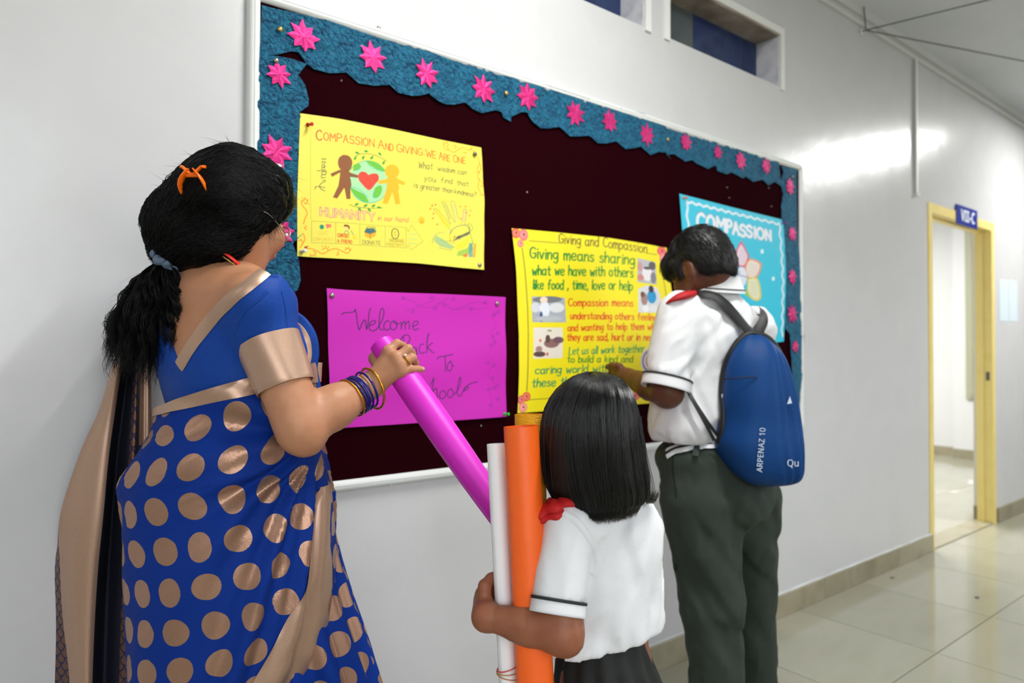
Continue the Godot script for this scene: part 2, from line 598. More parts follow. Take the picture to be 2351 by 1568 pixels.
	# two scraps of dirt on the tiles
	for q in [[2060, 1334, "small dark scrap of dirt on the tile close to the skirting"], [2257, 1380, "small dark scrap of dirt on the tiles out in front of the doorway"]]:
		var r := ray(q[0], q[1])
		var p := CAM + r * (CAM.y / -r.y)
		var sc := put(bevel_box(Vector3(0.022, 0.004, 0.014), 0.001), "dirt_scrap", M.wire, null, Vector3(p.x, 0.002, p.z))
		tag(sc, q[2], "scrap", "scraps on the floor")
	build_windows()
	build_door()

func build_windows() -> void:
	for k in 2:
		var x0: float = [1.16, 2.075][k]
		var x1: float = [1.935, 2.855][k]
		var w := Node3D.new()
		w.name = "window_%d" % (k + 1)
		w.set_meta("kind", "structure")
		w.set_meta("label", ["high window pane painted over in dark blue", "high window pane painted dark blue with scratched grey patches"][k])
		add_child(w)
		var z := -0.115
		if k == 0:
			put(boxes([[Vector3(x0, WIN_LO, z - 0.006), Vector3(x1, WIN_HI, z)]]), "pane", M.blue_glass, w)
		else:
			put(boxes([[Vector3(x0, WIN_LO, z - 0.006), Vector3(x0 + 0.30, WIN_HI, z)]]), "pane", M.grey_glass, w)
			put(boxes([[Vector3(x0 + 0.30, WIN_LO, z - 0.006), Vector3(x1, WIN_HI, z)]]), "pane", M.blue_glass, w)
		put(boxes([[Vector3(x0, WIN_HI - 0.006, z), Vector3(x1, WIN_HI, -0.002)]]), "soffit", M.raw_plaster, w)
		put(boxes([[Vector3(x1 - 0.004, WIN_LO, z), Vector3(x1, WIN_HI - 0.006, -0.004)], [Vector3(x0, WIN_LO, z), Vector3(x0 + 0.004, WIN_HI - 0.006, -0.004)]]), "reveal", M.scuffed_white, w)
		put(boxes([[Vector3(x0, WIN_LO - 0.001, z), Vector3(x1, WIN_LO + 0.003, -0.002)]]), "sill", M.trim, w)
		# raised architrave on the wall face
		put(boxes([[Vector3(x0 - 0.03, WIN_HI, 0), Vector3(x1 + 0.03, WIN_HI + 0.032, 0.008)], [Vector3(x1, WIN_LO - 0.012, 0), Vector3(x1 + 0.03, WIN_HI, 0.008)], [Vector3(x0 - 0.03, WIN_LO - 0.012, 0), Vector3(x0, WIN_HI, 0.008)]]), "window_frame", M.white_plastic, w)

func build_door() -> void:
	var d := Node3D.new()
	d.name = "door_1"
	d.set_meta("kind", "structure")
	d.set_meta("label", "open classroom doorway with a yellow painted frame")
	add_child(d)
	var t := 0.055
	put(boxes([[Vector3(DOOR_L, 0.0, -0.09), Vector3(DOOR_L + t, DOOR_TOP, 0.006)]]), "jamb", M.door_paint, d)
	put(boxes([[Vector3(DOOR_R - t, 0.0, -0.09), Vector3(DOOR_R, DOOR_TOP, 0.006)]]), "jamb", M.door_paint, d)
	put(boxes([[Vector3(DOOR_L + t, DOOR_TOP - t, -0.09), Vector3(DOOR_R - t, DOOR_TOP, 0.006)]]), "head", M.door_paint, d)
	put(boxes([[Vector3(DOOR_R - t - 0.012, 0.0, -0.09), Vector3(DOOR_R - t, DOOR_TOP - t - 0.012, -0.045)], [Vector3(DOOR_L + t, 0.0, -0.09), Vector3(DOOR_L + t + 0.012, DOOR_TOP - t - 0.012, -0.045)], [Vector3(DOOR_L + t, DOOR_TOP - t - 0.012, -0.09), Vector3(DOOR_R - t, DOOR_TOP - t, -0.045)]]), "door_stop", M.door_paint, d)
	put(boxes([[Vector3(DOOR_L, 0.0, -WALL), Vector3(DOOR_R, 0.006, 0.0)]]), "threshold", M.stones[2], d)
	put(bevel_box(Vector3(0.003, 0.06, 0.022), 0.001), "strike_plate", M.wire, d, Vector3(DOOR_R - t - 0.0015, 1.02, -0.022))
	# room sign on the frame
	var s := thing("room_sign", "blue room sign reading VII-C on the yellow door frame", "sign", Vector3(5.075, 2.068, 0.006))
	put(bevel_box(Vector3(0.36, 0.125, 0.006), 0.001), "sign_plate", mat(Color(0.10, 0.17, 0.55), 0.35), s, Vector3(0, 0, 0.003))
	var tm := TextMesh.new()
	tm.text = "VII-C"
	var f := SystemFont.new()
	f.font_names = PackedStringArray(["Droid Sans"])
	f.font_weight = 700
	tm.font = f
	tm.font_size = 64
	tm.pixel_size = 0.0016
	tm.depth = 0.002
	put(tm, "lettering", mat(Color(0.9, 0.92, 0.95), 0.4), s, Vector3(0.01, 0, 0.0065))
	# board with an olive frame hung on the classroom end wall
	var b := thing("classroom_board", "white board with an olive frame seen through the classroom doorway", "board", Vector3(8.72, 0.66, -1.17))
	put(bevel_box(Vector3(0.03, 1.9, 0.07), 0.004), "board_frame", mat(Color(0.62, 0.62, 0.52), 0.5), b, Vector3(-0.015, 0.95, 0.0))
	put(bevel_box(Vector3(0.03, 0.06, 0.8), 0.004), "board_frame", mat(Color(0.62, 0.62, 0.52), 0.5), b, Vector3(-0.015, 0.03, 0.42))
	put(bevel_box(Vector3(0.016, 1.84, 0.8), 0.002), "writing_surface", mat(Color(0.86, 0.86, 0.85), 0.3), b, Vector3(-0.008, 0.95, 0.42))
	# notices past the door
	for k in 2:
		var x: float = [5.71, 5.905][k]
		var nt := put(bevel_box(Vector3(0.185, 0.30, 0.0012), 0.0003), "paper_notice", tri(mat(Color(0.76, 0.81, 0.84), 0.6), 3.0), null, Vector3(x + 0.09, 1.56 + 0.005 * k, 0.0008))
		tag(nt, ["pale blue paper notice taped beside the yellow door frame", "pale blue paper notice second from the yellow door frame"][k], "notice")

# ---------------------------------------------------------------- drawing on paper (textures in the sheet's own plane)
class Canvas:
	var im: Image
	var w: int
	var h: int
	func _init(width: int, height: int, c: Color) -> void:
		w = width
		h = height
		im = Image.create(w, h, false, Image.FORMAT_RGB8)
		im.fill(c)
	func dab(x: int, y: int, c: Color, a: float) -> void:
		if x < 0 or y < 0 or x >= w or y >= h or a <= 0.0:
			return
		im.set_pixel(x, y, im.get_pixel(x, y).lerp(c, minf(a, 1.0)))
	func line(a: Vector2, b: Vector2, r: float, c: Color, strength := 1.0) -> void:
		var lo := a.min(b) - Vector2(r + 1, r + 1)
		var hi := a.max(b) + Vector2(r + 1, r + 1)
		var d := b - a
		var l2 := maxf(d.length_squared(), 1e-6)
		for y in range(maxi(0, int(lo.y)), mini(h, int(hi.y) + 1)):
			for x in range(maxi(0, int(lo.x)), mini(w, int(hi.x) + 1)):
				var q := Vector2(x, y)
				var t := clampf((q - a).dot(d) / l2, 0.0, 1.0)
				var k := r + 0.5 - q.distance_to(a + d * t)
				if k > 0.0:
					dab(x, y, c, minf(k, 1.0) * strength)
	func stroke(p: PackedVector2Array, r: float, c: Color, strength := 1.0) -> void:
		for i in p.size() - 1:
			line(p[i], p[i + 1], r, c, strength)
	func fill(p: PackedVector2Array, c: Color, strength := 1.0, streak := 0.0, seed_ := 0) -> void:
		var lo := p[0]
		var hi := p[0]
		for q in p:
			lo = lo.min(q)
			hi = hi.max(q)
		for y in range(maxi(0, int(lo.y)), mini(h, int(hi.y) + 1)):
			var xs := PackedFloat32Array()
			for i in p.size():
				var a := p[i]
				var b := p[(i + 1) % p.size()]
				if (a.y <= y and b.y > y) or (b.y <= y and a.y > y):
					xs.append(a.x + (b.x - a.x) * (y - a.y) / (b.y - a.y))
			xs.sort()
			for k in range(0, xs.size() - 1, 2):
				for x in range(maxi(0, int(xs[k])), mini(w, int(xs[k + 1]) + 1)):
					var s := strength
					if streak > 0.0:
						s *= 1.0 - streak * (0.5 + 0.5 * sin((x * 0.8 + y * 1.1 + seed_) * 0.55 + sin(x * 0.13) * 2.0))
					dab(x, y, c, s)
	func blob(c0: Vector2, rx: float, ry: float, c: Color, strength := 1.0) -> void:
		for y in range(maxi(0, int(c0.y - ry - 1)), mini(h, int(c0.y + ry + 2))):
			for x in range(maxi(0, int(c0.x - rx - 1)), mini(w, int(c0.x + rx + 2))):
				var k := Vector2((x - c0.x) / rx, (y - c0.y) / ry).length()
				dab(x, y, c, clampf((1.0 - k) * minf(rx, ry), 0.0, 1.0) * strength)
	func texture() -> ImageTexture:
		return ImageTexture.create_from_image(im)

# single-stroke letters on a cell 10 high; ~ marks a curve
const GLYPH := {
	"A": "0,0 3,10 6,0;1.2,4 4.8,4", "B": "0,0 0,10;~0,10 4,10 5,8 3,5.5 0,5.5;~0,5.5 4,5.5 6,3 4,0 0,0", "C": "~6,8.5 4,10 1,8.5 0,5 1,1.5 4,0 6,1.5",
	"D": "0,0 0,10;~0,10 4,9.5 6,5 4,0.5 0,0", "E": "5,10 0,10 0,0 5,0;0,5 4,5", "F": "5,10 0,10 0,0;0,5 4,5", "G": "~6,8.5 3.5,10 0.5,8 0,4.5 1,1 4,0 6,2 6,4.5;6,4.5 3.5,4.5",
	"H": "0,0 0,10;6,0 6,10;0,5 6,5", "I": "0.5,0 0.5,10", "K": "0,0 0,10;5,10 0,4;1.5,5.5 6,0", "L": "0,10 0,0 5,0", "M": "0,0 0.5,10 3.5,4 6.5,10 7,0", "N": "0,0 0,10 6,0 6,10",
	"O": "~3,10 0.5,8 0,5 0.5,2 3,0 5.5,2 6,5 5.5,8 3,10", "P": "0,0 0,10;~0,10 4,10 6,7.5 4,5 0,5", "R": "0,0 0,10;~0,10 4,10 6,7.5 4,5 0,5;2.5,5 6,0",
	"S": "~5.5,8.5 3,10 0.5,8 1,6 3.5,5 5.5,3.5 5,1 2.5,0 0,1.5", "T": "0,10 6,10;3,10 3,0", "U": "~0,10 0,3 1,0.5 3,0 5,0.5 6,3 6,10", "V": "0,10 3,0 6,10", "W": "0,10 2,0 4,7 6,0 8,10", "Y": "0,10 3,5 6,10;3,5 3,0",
	"a": "~5,5 3,6 0.5,5 0,3 0.8,0.5 2.5,0 4.5,1.5 5,5;~5,6 5,1.5 5.8,0", "b": "0,10 0,0;~0,3 1.5,6 4,5.5 5,3 4,0.5 2,0 0,1.5", "c": "~5,5 3,6 0.5,5 0,3 0.7,0.8 3,0 5,1", "d": "5,10 5,0;~5,4 3.5,6 1,5.5 0,3 1,0.5 3,0 5,2",
	"e": "~0,3 4.5,3.5 4.5,5.5 2.5,6.2 0.5,5 0,2.5 1,0.5 3,0 5,1", "f": "~5,9.5 3.5,10 2.5,8.5 2.3,4 2.2,0;0.5,5.5 4.5,5.8", "g": "~5,5 3,6 0.5,5 0,3 1,1 3,0.8 5,3;~5,6 5,1 4.5,-2.5 2.5,-3.5 0.5,-2.5", "h": "0,10 0,0;~0,3 2,6 4,5.5 4.5,3 4.5,0",
	"i": "0.5,6 0.5,0;0.5,8.2 0.6,8.6", "k": "0,10 0,0;4,6 0,2.5;1.5,3.5 4.5,0", "l": "0.5,10 0.5,0", "m": "0,6 0,0;~0,3.5 1.5,6 3,5.5 3.2,0;~3.2,3.5 5,6 6.4,5.5 6.6,0", "n": "0,6 0,0;~0,3.5 2,6 4,5.5 4.3,3 4.3,0",
	"o": "~2.5,6 0.5,5 0,3 0.7,0.8 2.5,0 4.5,1 5,3 4.3,5.2 2.5,6", "p": "0,6 0,-3.5;~0,4 2,6 4.3,5 4.8,3 4,0.7 2,0 0,1.5", "r": "0,6 0,0;~0,3.5 1.5,5.6 3.5,6", "s": "~4,5.2 2.2,6 0.5,5 1,3.6 3.2,2.8 4,1.3 2.5,0 0,0.8",
	"t": "2,9 2,1.5 3,0 4,0.5;0,6 4.2,6.2", "u": "~0,6 0,1.5 1.2,0 3,0.5 4.4,3;4.4,6 4.4,0.5 5,0", "v": "0,6 2.2,0 4.5,6", "w": "0,6 1.5,0 3.3,4.5 5,0 6.6,6", "y": "0,6 2.4,0.5;5,6 1.2,-3.5", "z": "0,6 4,6 0,0 4,0",
	",": "1,1 0.2,-1.5", ".": "0.5,0 0.6,0.4", ":": "0.5,1.5 0.6,2;0.5,6.5 0.6,7", "?": "~0,8 1.5,10 4,9 3.8,6.5 2,5 2,3;2,0.5 2.1,0.2", "'": "0.5,10 0,8",
}

func curve2(p: PackedVector2Array, n := 5) -> PackedVector2Array:
	var out := PackedVector2Array()
	var m := p.size()
	for i in m - 1:
		for k in n:
			out.append(p[i].cubic_interpolate(p[i + 1], p[maxi(i - 1, 0)], p[mini(i + 2, m - 1)], float(k) / n))
	out.append(p[m - 1])
	return out

func points2(s: String) -> PackedVector2Array:
	var out := PackedVector2Array()
	for q in s.split(" ", false):
		var xy := q.split(",")
		out.append(Vector2(float(xy[0]), float(xy[1])))
	return out

# A sheet of paper pinned to the board: its four edges are read off the photograph and laid on the wall plane.
class Paper:
	var corner: Array   # tl, tr, br, bl in wall coordinates
	var top: PackedVector2Array
	var bottom: PackedVector2Array
	var left: PackedVector2Array
	var right: PackedVector2Array
	var canvas: Canvas
	func along(p: PackedVector2Array, t: float) -> Vector2:
		var total := 0.0
		for i in p.size() - 1:
			total += p[i].distance_to(p[i + 1])
		var want := t * total
		for i in p.size() - 1:
			var l := p[i].distance_to(p[i + 1])
			if want <= l or i == p.size() - 2:
				return p[i].lerp(p[i + 1], want / l)
			want -= l
		return p[p.size() - 1]
	func point(s: float, t: float) -> Vector2:
		var b: Vector2 = corner[0].lerp(corner[1], s).lerp(corner[3].lerp(corner[2], s), t)
		return along(top, s).lerp(along(bottom, s), t) + along(left, t).lerp(along(right, t), s) - b
	func uv(q: Vector2) -> Vector2:
		var g := Vector2(0.5, 0.5)
		for i in 8:
			var p: Vector2 = corner[0].lerp(corner[1], g.x).lerp(corner[3].lerp(corner[2], g.x), g.y)
			var du: Vector2 = (corner[1] - corner[0]).lerp(corner[2] - corner[3], g.y)
			var dv: Vector2 = (corner[3] - corner[0]).lerp(corner[2] - corner[1], g.x)
			var e := q - p
			var det := du.x * dv.y - du.y * dv.x
			g += Vector2((e.x * dv.y - e.y * dv.x) / det, (du.x * e.y - du.y * e.x) / det)
		return g

func wall2(px: float, py: float, z: float) -> Vector2:
	var p := on_wall(px, py, z)
	return Vector2(p.x, p.y)

func off_crop(s: String, crop: Array) -> PackedVector2Array:
	var out := PackedVector2Array()
	for q in points2(s):
		out.append(Vector2(crop[0] + q.x / crop[2], crop[1] + q.y / crop[2]))
	return out

func to_wall(p: PackedVector2Array, z: float) -> PackedVector2Array:
	var out := PackedVector2Array()
	for q in p:
		out.append(wall2(q.x, q.y, z))
	return out

func new_paper(crop: Array, z: float, top: String, bottom: String, left: String, right: String, size: Vector2i, c: Color) -> Paper:
	var p := Paper.new()
	p.top = to_wall(off_crop(top, crop), z)
	p.bottom = to_wall(off_crop(bottom, crop), z)
	p.left = to_wall(off_crop(left, crop), z)
	p.right = to_wall(off_crop(right, crop), z)
	p.corner = [p.top[0], p.top[p.top.size() - 1], p.bottom[p.bottom.size() - 1], p.bottom[0]]
	p.canvas = Canvas.new(size.x, size.y, c)
	return p

var draw_paper: Paper
var draw_crop := []
var draw_z := 0.0

func tex_point(q: Vector2) -> Vector2:
	var g := draw_paper.uv(wall2(draw_crop[0] + q.x / draw_crop[2], draw_crop[1] + q.y / draw_crop[2], draw_z))
	return Vector2(g.x * draw_paper.canvas.w, g.y * draw_paper.canvas.h)

func tex_points(p: PackedVector2Array) -> PackedVector2Array:
	var out := PackedVector2Array()
	for q in p:
		out.append(tex_point(q))
	return out

# polylines in crop pixels, drawn on the paper they lie on
func ink(s: String, r: float, c: Color, curved := true, strength := 1.0) -> void:
	for part in s.split(";", false):
		var p := points2(part)
		draw_paper.canvas.stroke(tex_points(curve2(p) if curved and p.size() > 2 else p), r, c, strength)

func area(s: String, c: Color, curved := false, streak := 0.0, strength := 1.0) -> void:
	var p := points2(s)
	if curved:
		p.append(p[0])
		p = curve2(p)
	draw_paper.canvas.fill(tex_points(p), c, strength, streak)

func round_spot(x: float, y: float, rx: float, ry: float, c: Color, streak := 0.0, strength := 1.0) -> void:
	var p := PackedVector2Array()
	for i in 28:
		p.append(Vector2(x + rx * cos(TAU * i / 28), y + ry * sin(TAU * i / 28)))
	draw_paper.canvas.fill(tex_points(p), c, strength, streak)

# writing along a baseline from a to b (crop pixels), `tall` the height of a capital
func write(text: String, ax: float, ay: float, bx: float, by: float, tall: float, r: float, c: Color, lean := 0.0, strength := 1.0) -> void:
	var width := 0.0
	var gap := 2.0
	var glyphs := []
	for ch in text:
		if ch == " ":
			glyphs.append([null, 3.2])
			width += 3.2 + gap
			continue
		var parts := []
		var far := 0.0
		for part in (GLYPH.get(ch, GLYPH["o"]) as String).split(";"):
			var p := points2(part.trim_prefix("~"))
			for q in p:
				far = maxf(far, q.x)
			parts.append(curve2(p, 4) if part.begins_with("~") else p)
		glyphs.append([parts, far])
		width += far + gap
	width -= gap
	var a := Vector2(ax, ay)
	var along_ := Vector2(bx - ax, by - ay) / width
	var up_ := Vector2(lean, -1.0) * tall / 10.0
	var x := 0.0
	for g in glyphs:
		if g[0] != null:
			var jig := rng.randf_range(-0.35, 0.35)
			for p: PackedVector2Array in g[0]:
				var out := PackedVector2Array()
				for q in p:
					out.append(tex_point(a + along_ * (x + q.x) + up_ * (q.y + jig)))
				draw_paper.canvas.stroke(out, r, c, strength)
		x += g[1] + gap

func hang_paper(p: Paper, called: String, label: String, z: float, bulge: Callable, rough := 0.55) -> MeshInstance3D:
	var nu := 33
	var nv := 25
	var v := PackedVector3Array()
	var uv := PackedVector2Array()
	for side in 2:
		for j in nv:
			for i in nu:
				var s := float(i) / (nu - 1)
				var t := float(j) / (nv - 1)
				var q := p.point(s, t)
				v.append(Vector3(q.x, q.y, z + bulge.call(s, t) - 0.0006 * side))
				uv.append(Vector2(s, t))
	var idx := PackedInt32Array()
	var n := nu * nv
	for side in 2:
		for j in nv - 1:
			for i in nu - 1:
				var a := side * n + j * nu + i
				if side == 0:
					idx.append_array([a, a + 1, a + nu, a + 1, a + nu + 1, a + nu])
				else:
					idx.append_array([a, a + nu, a + 1, a + 1, a + nu, a + nu + 1])
	var m := mat(Color(1, 1, 1), rough)
	m.albedo_texture = p.canvas.texture()
	m.texture_repeat = false
	m.backlight_enabled = false
	var mesh := smooth_mesh(v, idx, uv)
	var o := put(mesh, called, m)
	tag(o, label, "poster")
	return o

func build_board() -> void:
	var z := 0.014
	var b := thing("notice_board", "large maroon felt notice board in a white aluminium frame", "notice board", Vector3(0, 0.83, 0))
	var x0 := 0.500
	var x1 := 3.022
	var y0 := 0.818
	var y1 := 2.055
	var felt := mat(Color(1, 1, 1), 0.95)
	felt.albedo_texture = noise_tex(0.05, 512, 60, [Color(0.100, 0.006, 0.022), Color(0.128, 0.010, 0.030), Color(0.112, 0.008, 0.026)], 4)
	felt.metallic_specular = 0.1
	tri(felt, 3.0, true)
	put(boxes([[Vector3(x0 + 0.012, y0 + 0.012 - 0.83, 0.002), Vector3(x1 - 0.012, y1 - 0.012 - 0.83, z - 0.002)]]), "felt_panel", felt, b)
	var alu := mat(Color(0.86, 0.87, 0.86), 0.38)
	var prof := PackedVector2Array([Vector2(0.0, 0.0), Vector2(0.0, 0.012), Vector2(0.004, 0.020), Vector2(0.012, 0.023), Vector2(0.0125, 0.0205), Vector2(0.0145, 0.0205), Vector2(0.015, 0.023), Vector2(0.022, 0.021), Vector2(0.0225, 0.019), Vector2(0.028, 0.018), Vector2(0.029, 0.012)])
	var cr := 0.03
	var segs := [["frame_rail", Vector3(x0 + cr, y0, 0), Vector3(x1 - cr, y0, 0), Vector3.UP], ["frame_rail", Vector3(x0 + cr, y1, 0), Vector3(x1 - cr, y1, 0), Vector3.DOWN], ["frame_rail", Vector3(x0, y0 + cr, 0), Vector3(x0, y1 - cr, 0), Vector3.RIGHT], ["frame_rail", Vector3(x1, y0 + cr, 0), Vector3(x1, y1 - cr, 0), Vector3.LEFT]]
	for sg in segs:
		var v := PackedVector3Array()
		for q in prof:
			for e in [sg[1], sg[2]]:
				v.append(e + sg[3] * q.x + Vector3(0, -0.83, q.y))
		put(grid_mesh(v, prof.size(), 2), sg[0], alu, b)
	for c in [[x0, y0, 1, 1], [x1, y0, -1, 1], [x1, y1, -1, -1], [x0, y1, 1, -1]]:
		var v := PackedVector3Array()
		var centre := Vector3(c[0] + c[2] * cr, c[1] + c[3] * cr, 0)
		for q in prof:
			for i in 7:
				var a := PI / 2 * i / 6.0
				v.append(centre + Vector3(-c[2] * cos(a) * (cr - q.x), -c[3] * sin(a) * (cr - q.x), q.y) + Vector3(0, -0.83, 0))
		put(grid_mesh(v, prof.size(), 7), "frame_corner", mat(Color(0.80, 0.81, 0.80), 0.4), b)
	build_border()
	build_posters()
	build_pins()

func crumple(x: float, y: float, n: FastNoiseLite) -> float:
	return n.get_noise_2d(x * 100.0, y * 100.0)

func build_border() -> void:
	var z := 0.0185
	var n := FastNoiseLite.new()
	n.seed = 9
	n.frequency = 0.12
	n.fractal_octaves = 3
	n.noise_type = FastNoiseLite.TYPE_SIMPLEX
	var paper := mat(Color(1, 1, 1), 0.62)
	paper.albedo_texture = noise_tex(0.012, 512, 70, [Color(0.03, 0.22, 0.37), Color(0.05, 0.34, 0.48), Color(0.07, 0.44, 0.56), Color(0.045, 0.31, 0.47), Color(0.06, 0.40, 0.51)], 5)
	var crease := noise_tex(0.020, 512, 71, [], 4, FastNoiseLite.TYPE_CELLULAR)
	(crease.noise as FastNoiseLite).cellular_return_type = FastNoiseLite.RETURN_DISTANCE2_SUB
	(crease.noise as FastNoiseLite).domain_warp_enabled = true
	(crease.noise as FastNoiseLite).domain_warp_amplitude = 40.0
	(crease.noise as FastNoiseLite).domain_warp_frequency = 0.015
	bump(paper, crease, 1.4)
	paper.metallic_specular = 0.4
	paper.uv1_scale = Vector3(5.0, 5.0, 5.0)
	M.border = paper
	M.foil = mat(Color(1, 1, 1), 0.33, 0.55)
	M.foil.albedo_texture = noise_tex(0.05, 256, 72, [Color(0.66, 0.07, 0.36), Color(0.84, 0.17, 0.50), Color(0.74, 0.10, 0.42)], 4)
	bump(M.foil, noise_tex(0.08, 256, 73, [], 4), 0.12)
	tri(M.foil, 14.0)
	var c1 := [560.0, 0.0, 3.3586]
	var c2 := [1160.0, 0.0, 3.177]
	var c7 := [200.0, 320.0, 2.704]
	var cr := [1780.0, 340.0, 2.306]
	var left := off_crop("95,402 160,398 250,405 370,432 465,465 430,510 400,550 450,630 480,740 475,795 405,845 440,900 460,1010 455,1110 390,1165 430,1240 450,1330", c1)
	left.append_array(off_crop("1325,130 1340,220 1335,300 1290,350 1320,420 1325,500 1318,580 1258,640 1300,740 1308,870 1290,930 1250,980 1280,1100 1290,1180 1270,1230 1000,1240", c7))
	left.append_array(PackedVector2Array([Vector2(553, 770), Vector2(562, 600), Vector2(574, 400), Vector2(578, 336), Vector2(582, 232)]))
	var strips := [
		["paper_border", off_crop("115,5 270,45 610,120 1050,270 1370,345 1600,440 2060,545 2062,915 2000,882 1985,840 1940,825 1830,850 1760,815 1700,765 1620,782 1545,780 1490,755 1415,695 1360,712 1290,715 1180,690 1115,630 1060,630 1000,635 870,615 775,530 700,536 640,535 520,505 465,465 400,375 350,365 220,395 95,400", c1), "blue crumpled handmade paper border strip at the start of the board's top edge", 0.0],
		["paper_border", off_crop("40,512 200,568 700,722 1000,800 1195,880 1190,1090 1222,1145 1185,1095 1130,1090 1070,1115 1000,1050 950,1062 890,1070 820,1010 750,1027 680,1025 620,970 550,975 480,975 400,905 330,915 260,915 200,870 160,800 120,795 35,835", c2), "blue crumpled paper border strip in the middle of the board's top edge", 0.001],
		["paper_border", off_crop("1198,895 1330,915 1660,1018 2020,1145 2028,1240 2040,1345 1990,1310 1945,1338 1900,1295 1830,1310 1780,1270 1755,1285 1670,1240 1640,1255 1570,1230 1550,1190 1500,1215 1420,1180 1380,1150 1330,1160 1250,1105 1190,1110", c2), "smooth blue paper border strip at the end of the board's top edge", 0.0],
		["paper_border", left, "blue crumpled paper border strip down the board's upright edge beside the woman", 0.0],
		["paper_border", off_crop("50,80 133,100 135,300 140,470 150,560 155,800 165,960 176,997 105,995 70,950 75,800 78,700 70,560 65,430 52,360 50,300 62,230 45,170 62,115", cr), "blue paper border strip down the board's upright edge beside the boy", 0.0],
		["paper_border", off_crop("95,985 172,993 168,1050 160,1200 150,1330 135,1395 122,1390 125,1330 110,1230 105,1150 100,1080", cr), "short torn blue paper border strip hanging below the other strip beside the boy", 0.0022],
	]
	var nodes := []
	for s in strips:
		var off: float = s[3]
		var o := put(sheet(to_wall(s[1], z), 0.014, func(x, y): return z + off + 0.0022 * crumple(x, y, n) + 0.0012 * crumple(x * 2.7, y * 2.7, n)), s[0], paper)
		tag(o, s[2], "paper border", "blue paper border strips of the notice board")
		nodes.append(o)
	# eight-pointed foil stars glued to the strips: px, py, vertical radius in px, turn, strip
	for s in [[691, 75, 38, 0.1, 0], [852, 123, 37, 0.2, 0], [977, 161, 33, 0.35, 0], [1110, 197, 34, 0.02, 0], [1213, 215, 33, 0.1, 1], [1323, 255, 30, 0.35, 1], [1403, 272, 27, 0.2, 1], [1490, 303, 26, 0.05, 1],
			[1580, 320, 22, 0.2, 2], [1655, 344, 17, 0.1, 2], [1708, 363, 22, 0.3, 2], [1767, 376, 20, 0.1, 2], [634, 163, 31, 0.25, 3], [628, 343, 38, 0.45, 3], [637, 530, 36, 0.2, 3],
			[1822, 424, 20, 0.1, 4], [1828, 534, 19, 0.3, 4], [1828, 634, 20, 0.1, 4], [1828, 720, 22, 0.2, 4], [1834, 796, 15, 0.3, 5]]:
		var c := on_wall(s[0], s[1], z + 0.004)
		var r := absf(on_wall(s[0], s[1] - s[2], z + 0.004).y - c.y)
		put(star_mesh(r, s[3]), "foil_star", M.foil, nodes[s[4]], c + Vector3(0, 0, 0.0005 + (0.002 if s[4] == 5 else 0.0)))
	# a scrap of white tape under one star
	put(bevel_box(Vector3(0.022, 0.006, 0.001), 0.0002), "tape_scrap", M.white_plastic, nodes[3], on_wall(634, 374, z + 0.004))

func star_mesh(r: float, turn: float) -> ArrayMesh:
	var t := PackedVector3Array()
	var ring := []
	for i in 16:
		var a := turn + TAU * i / 16.0
		var k := 1.0 if i % 2 == 0 else 0.60
		k *= 1.0 + rng.randf_range(-0.09, 0.09)
		ring.append(Vector3(cos(a) * r * k, sin(a) * r * k, rng.randf_range(-0.0008, 0.0022) if i % 2 == 0 else -0.001))
	for i in 16:
		t.append_array([Vector3(0, 0, 0.0016), ring[(i + 1) % 16], ring[i]])
		t.append_array([Vector3(0, 0, -0.0014), ring[i] + Vector3(0, 0, -0.0012), ring[(i + 1) % 16] + Vector3(0, 0, -0.0012)])
	return flat_mesh(t)

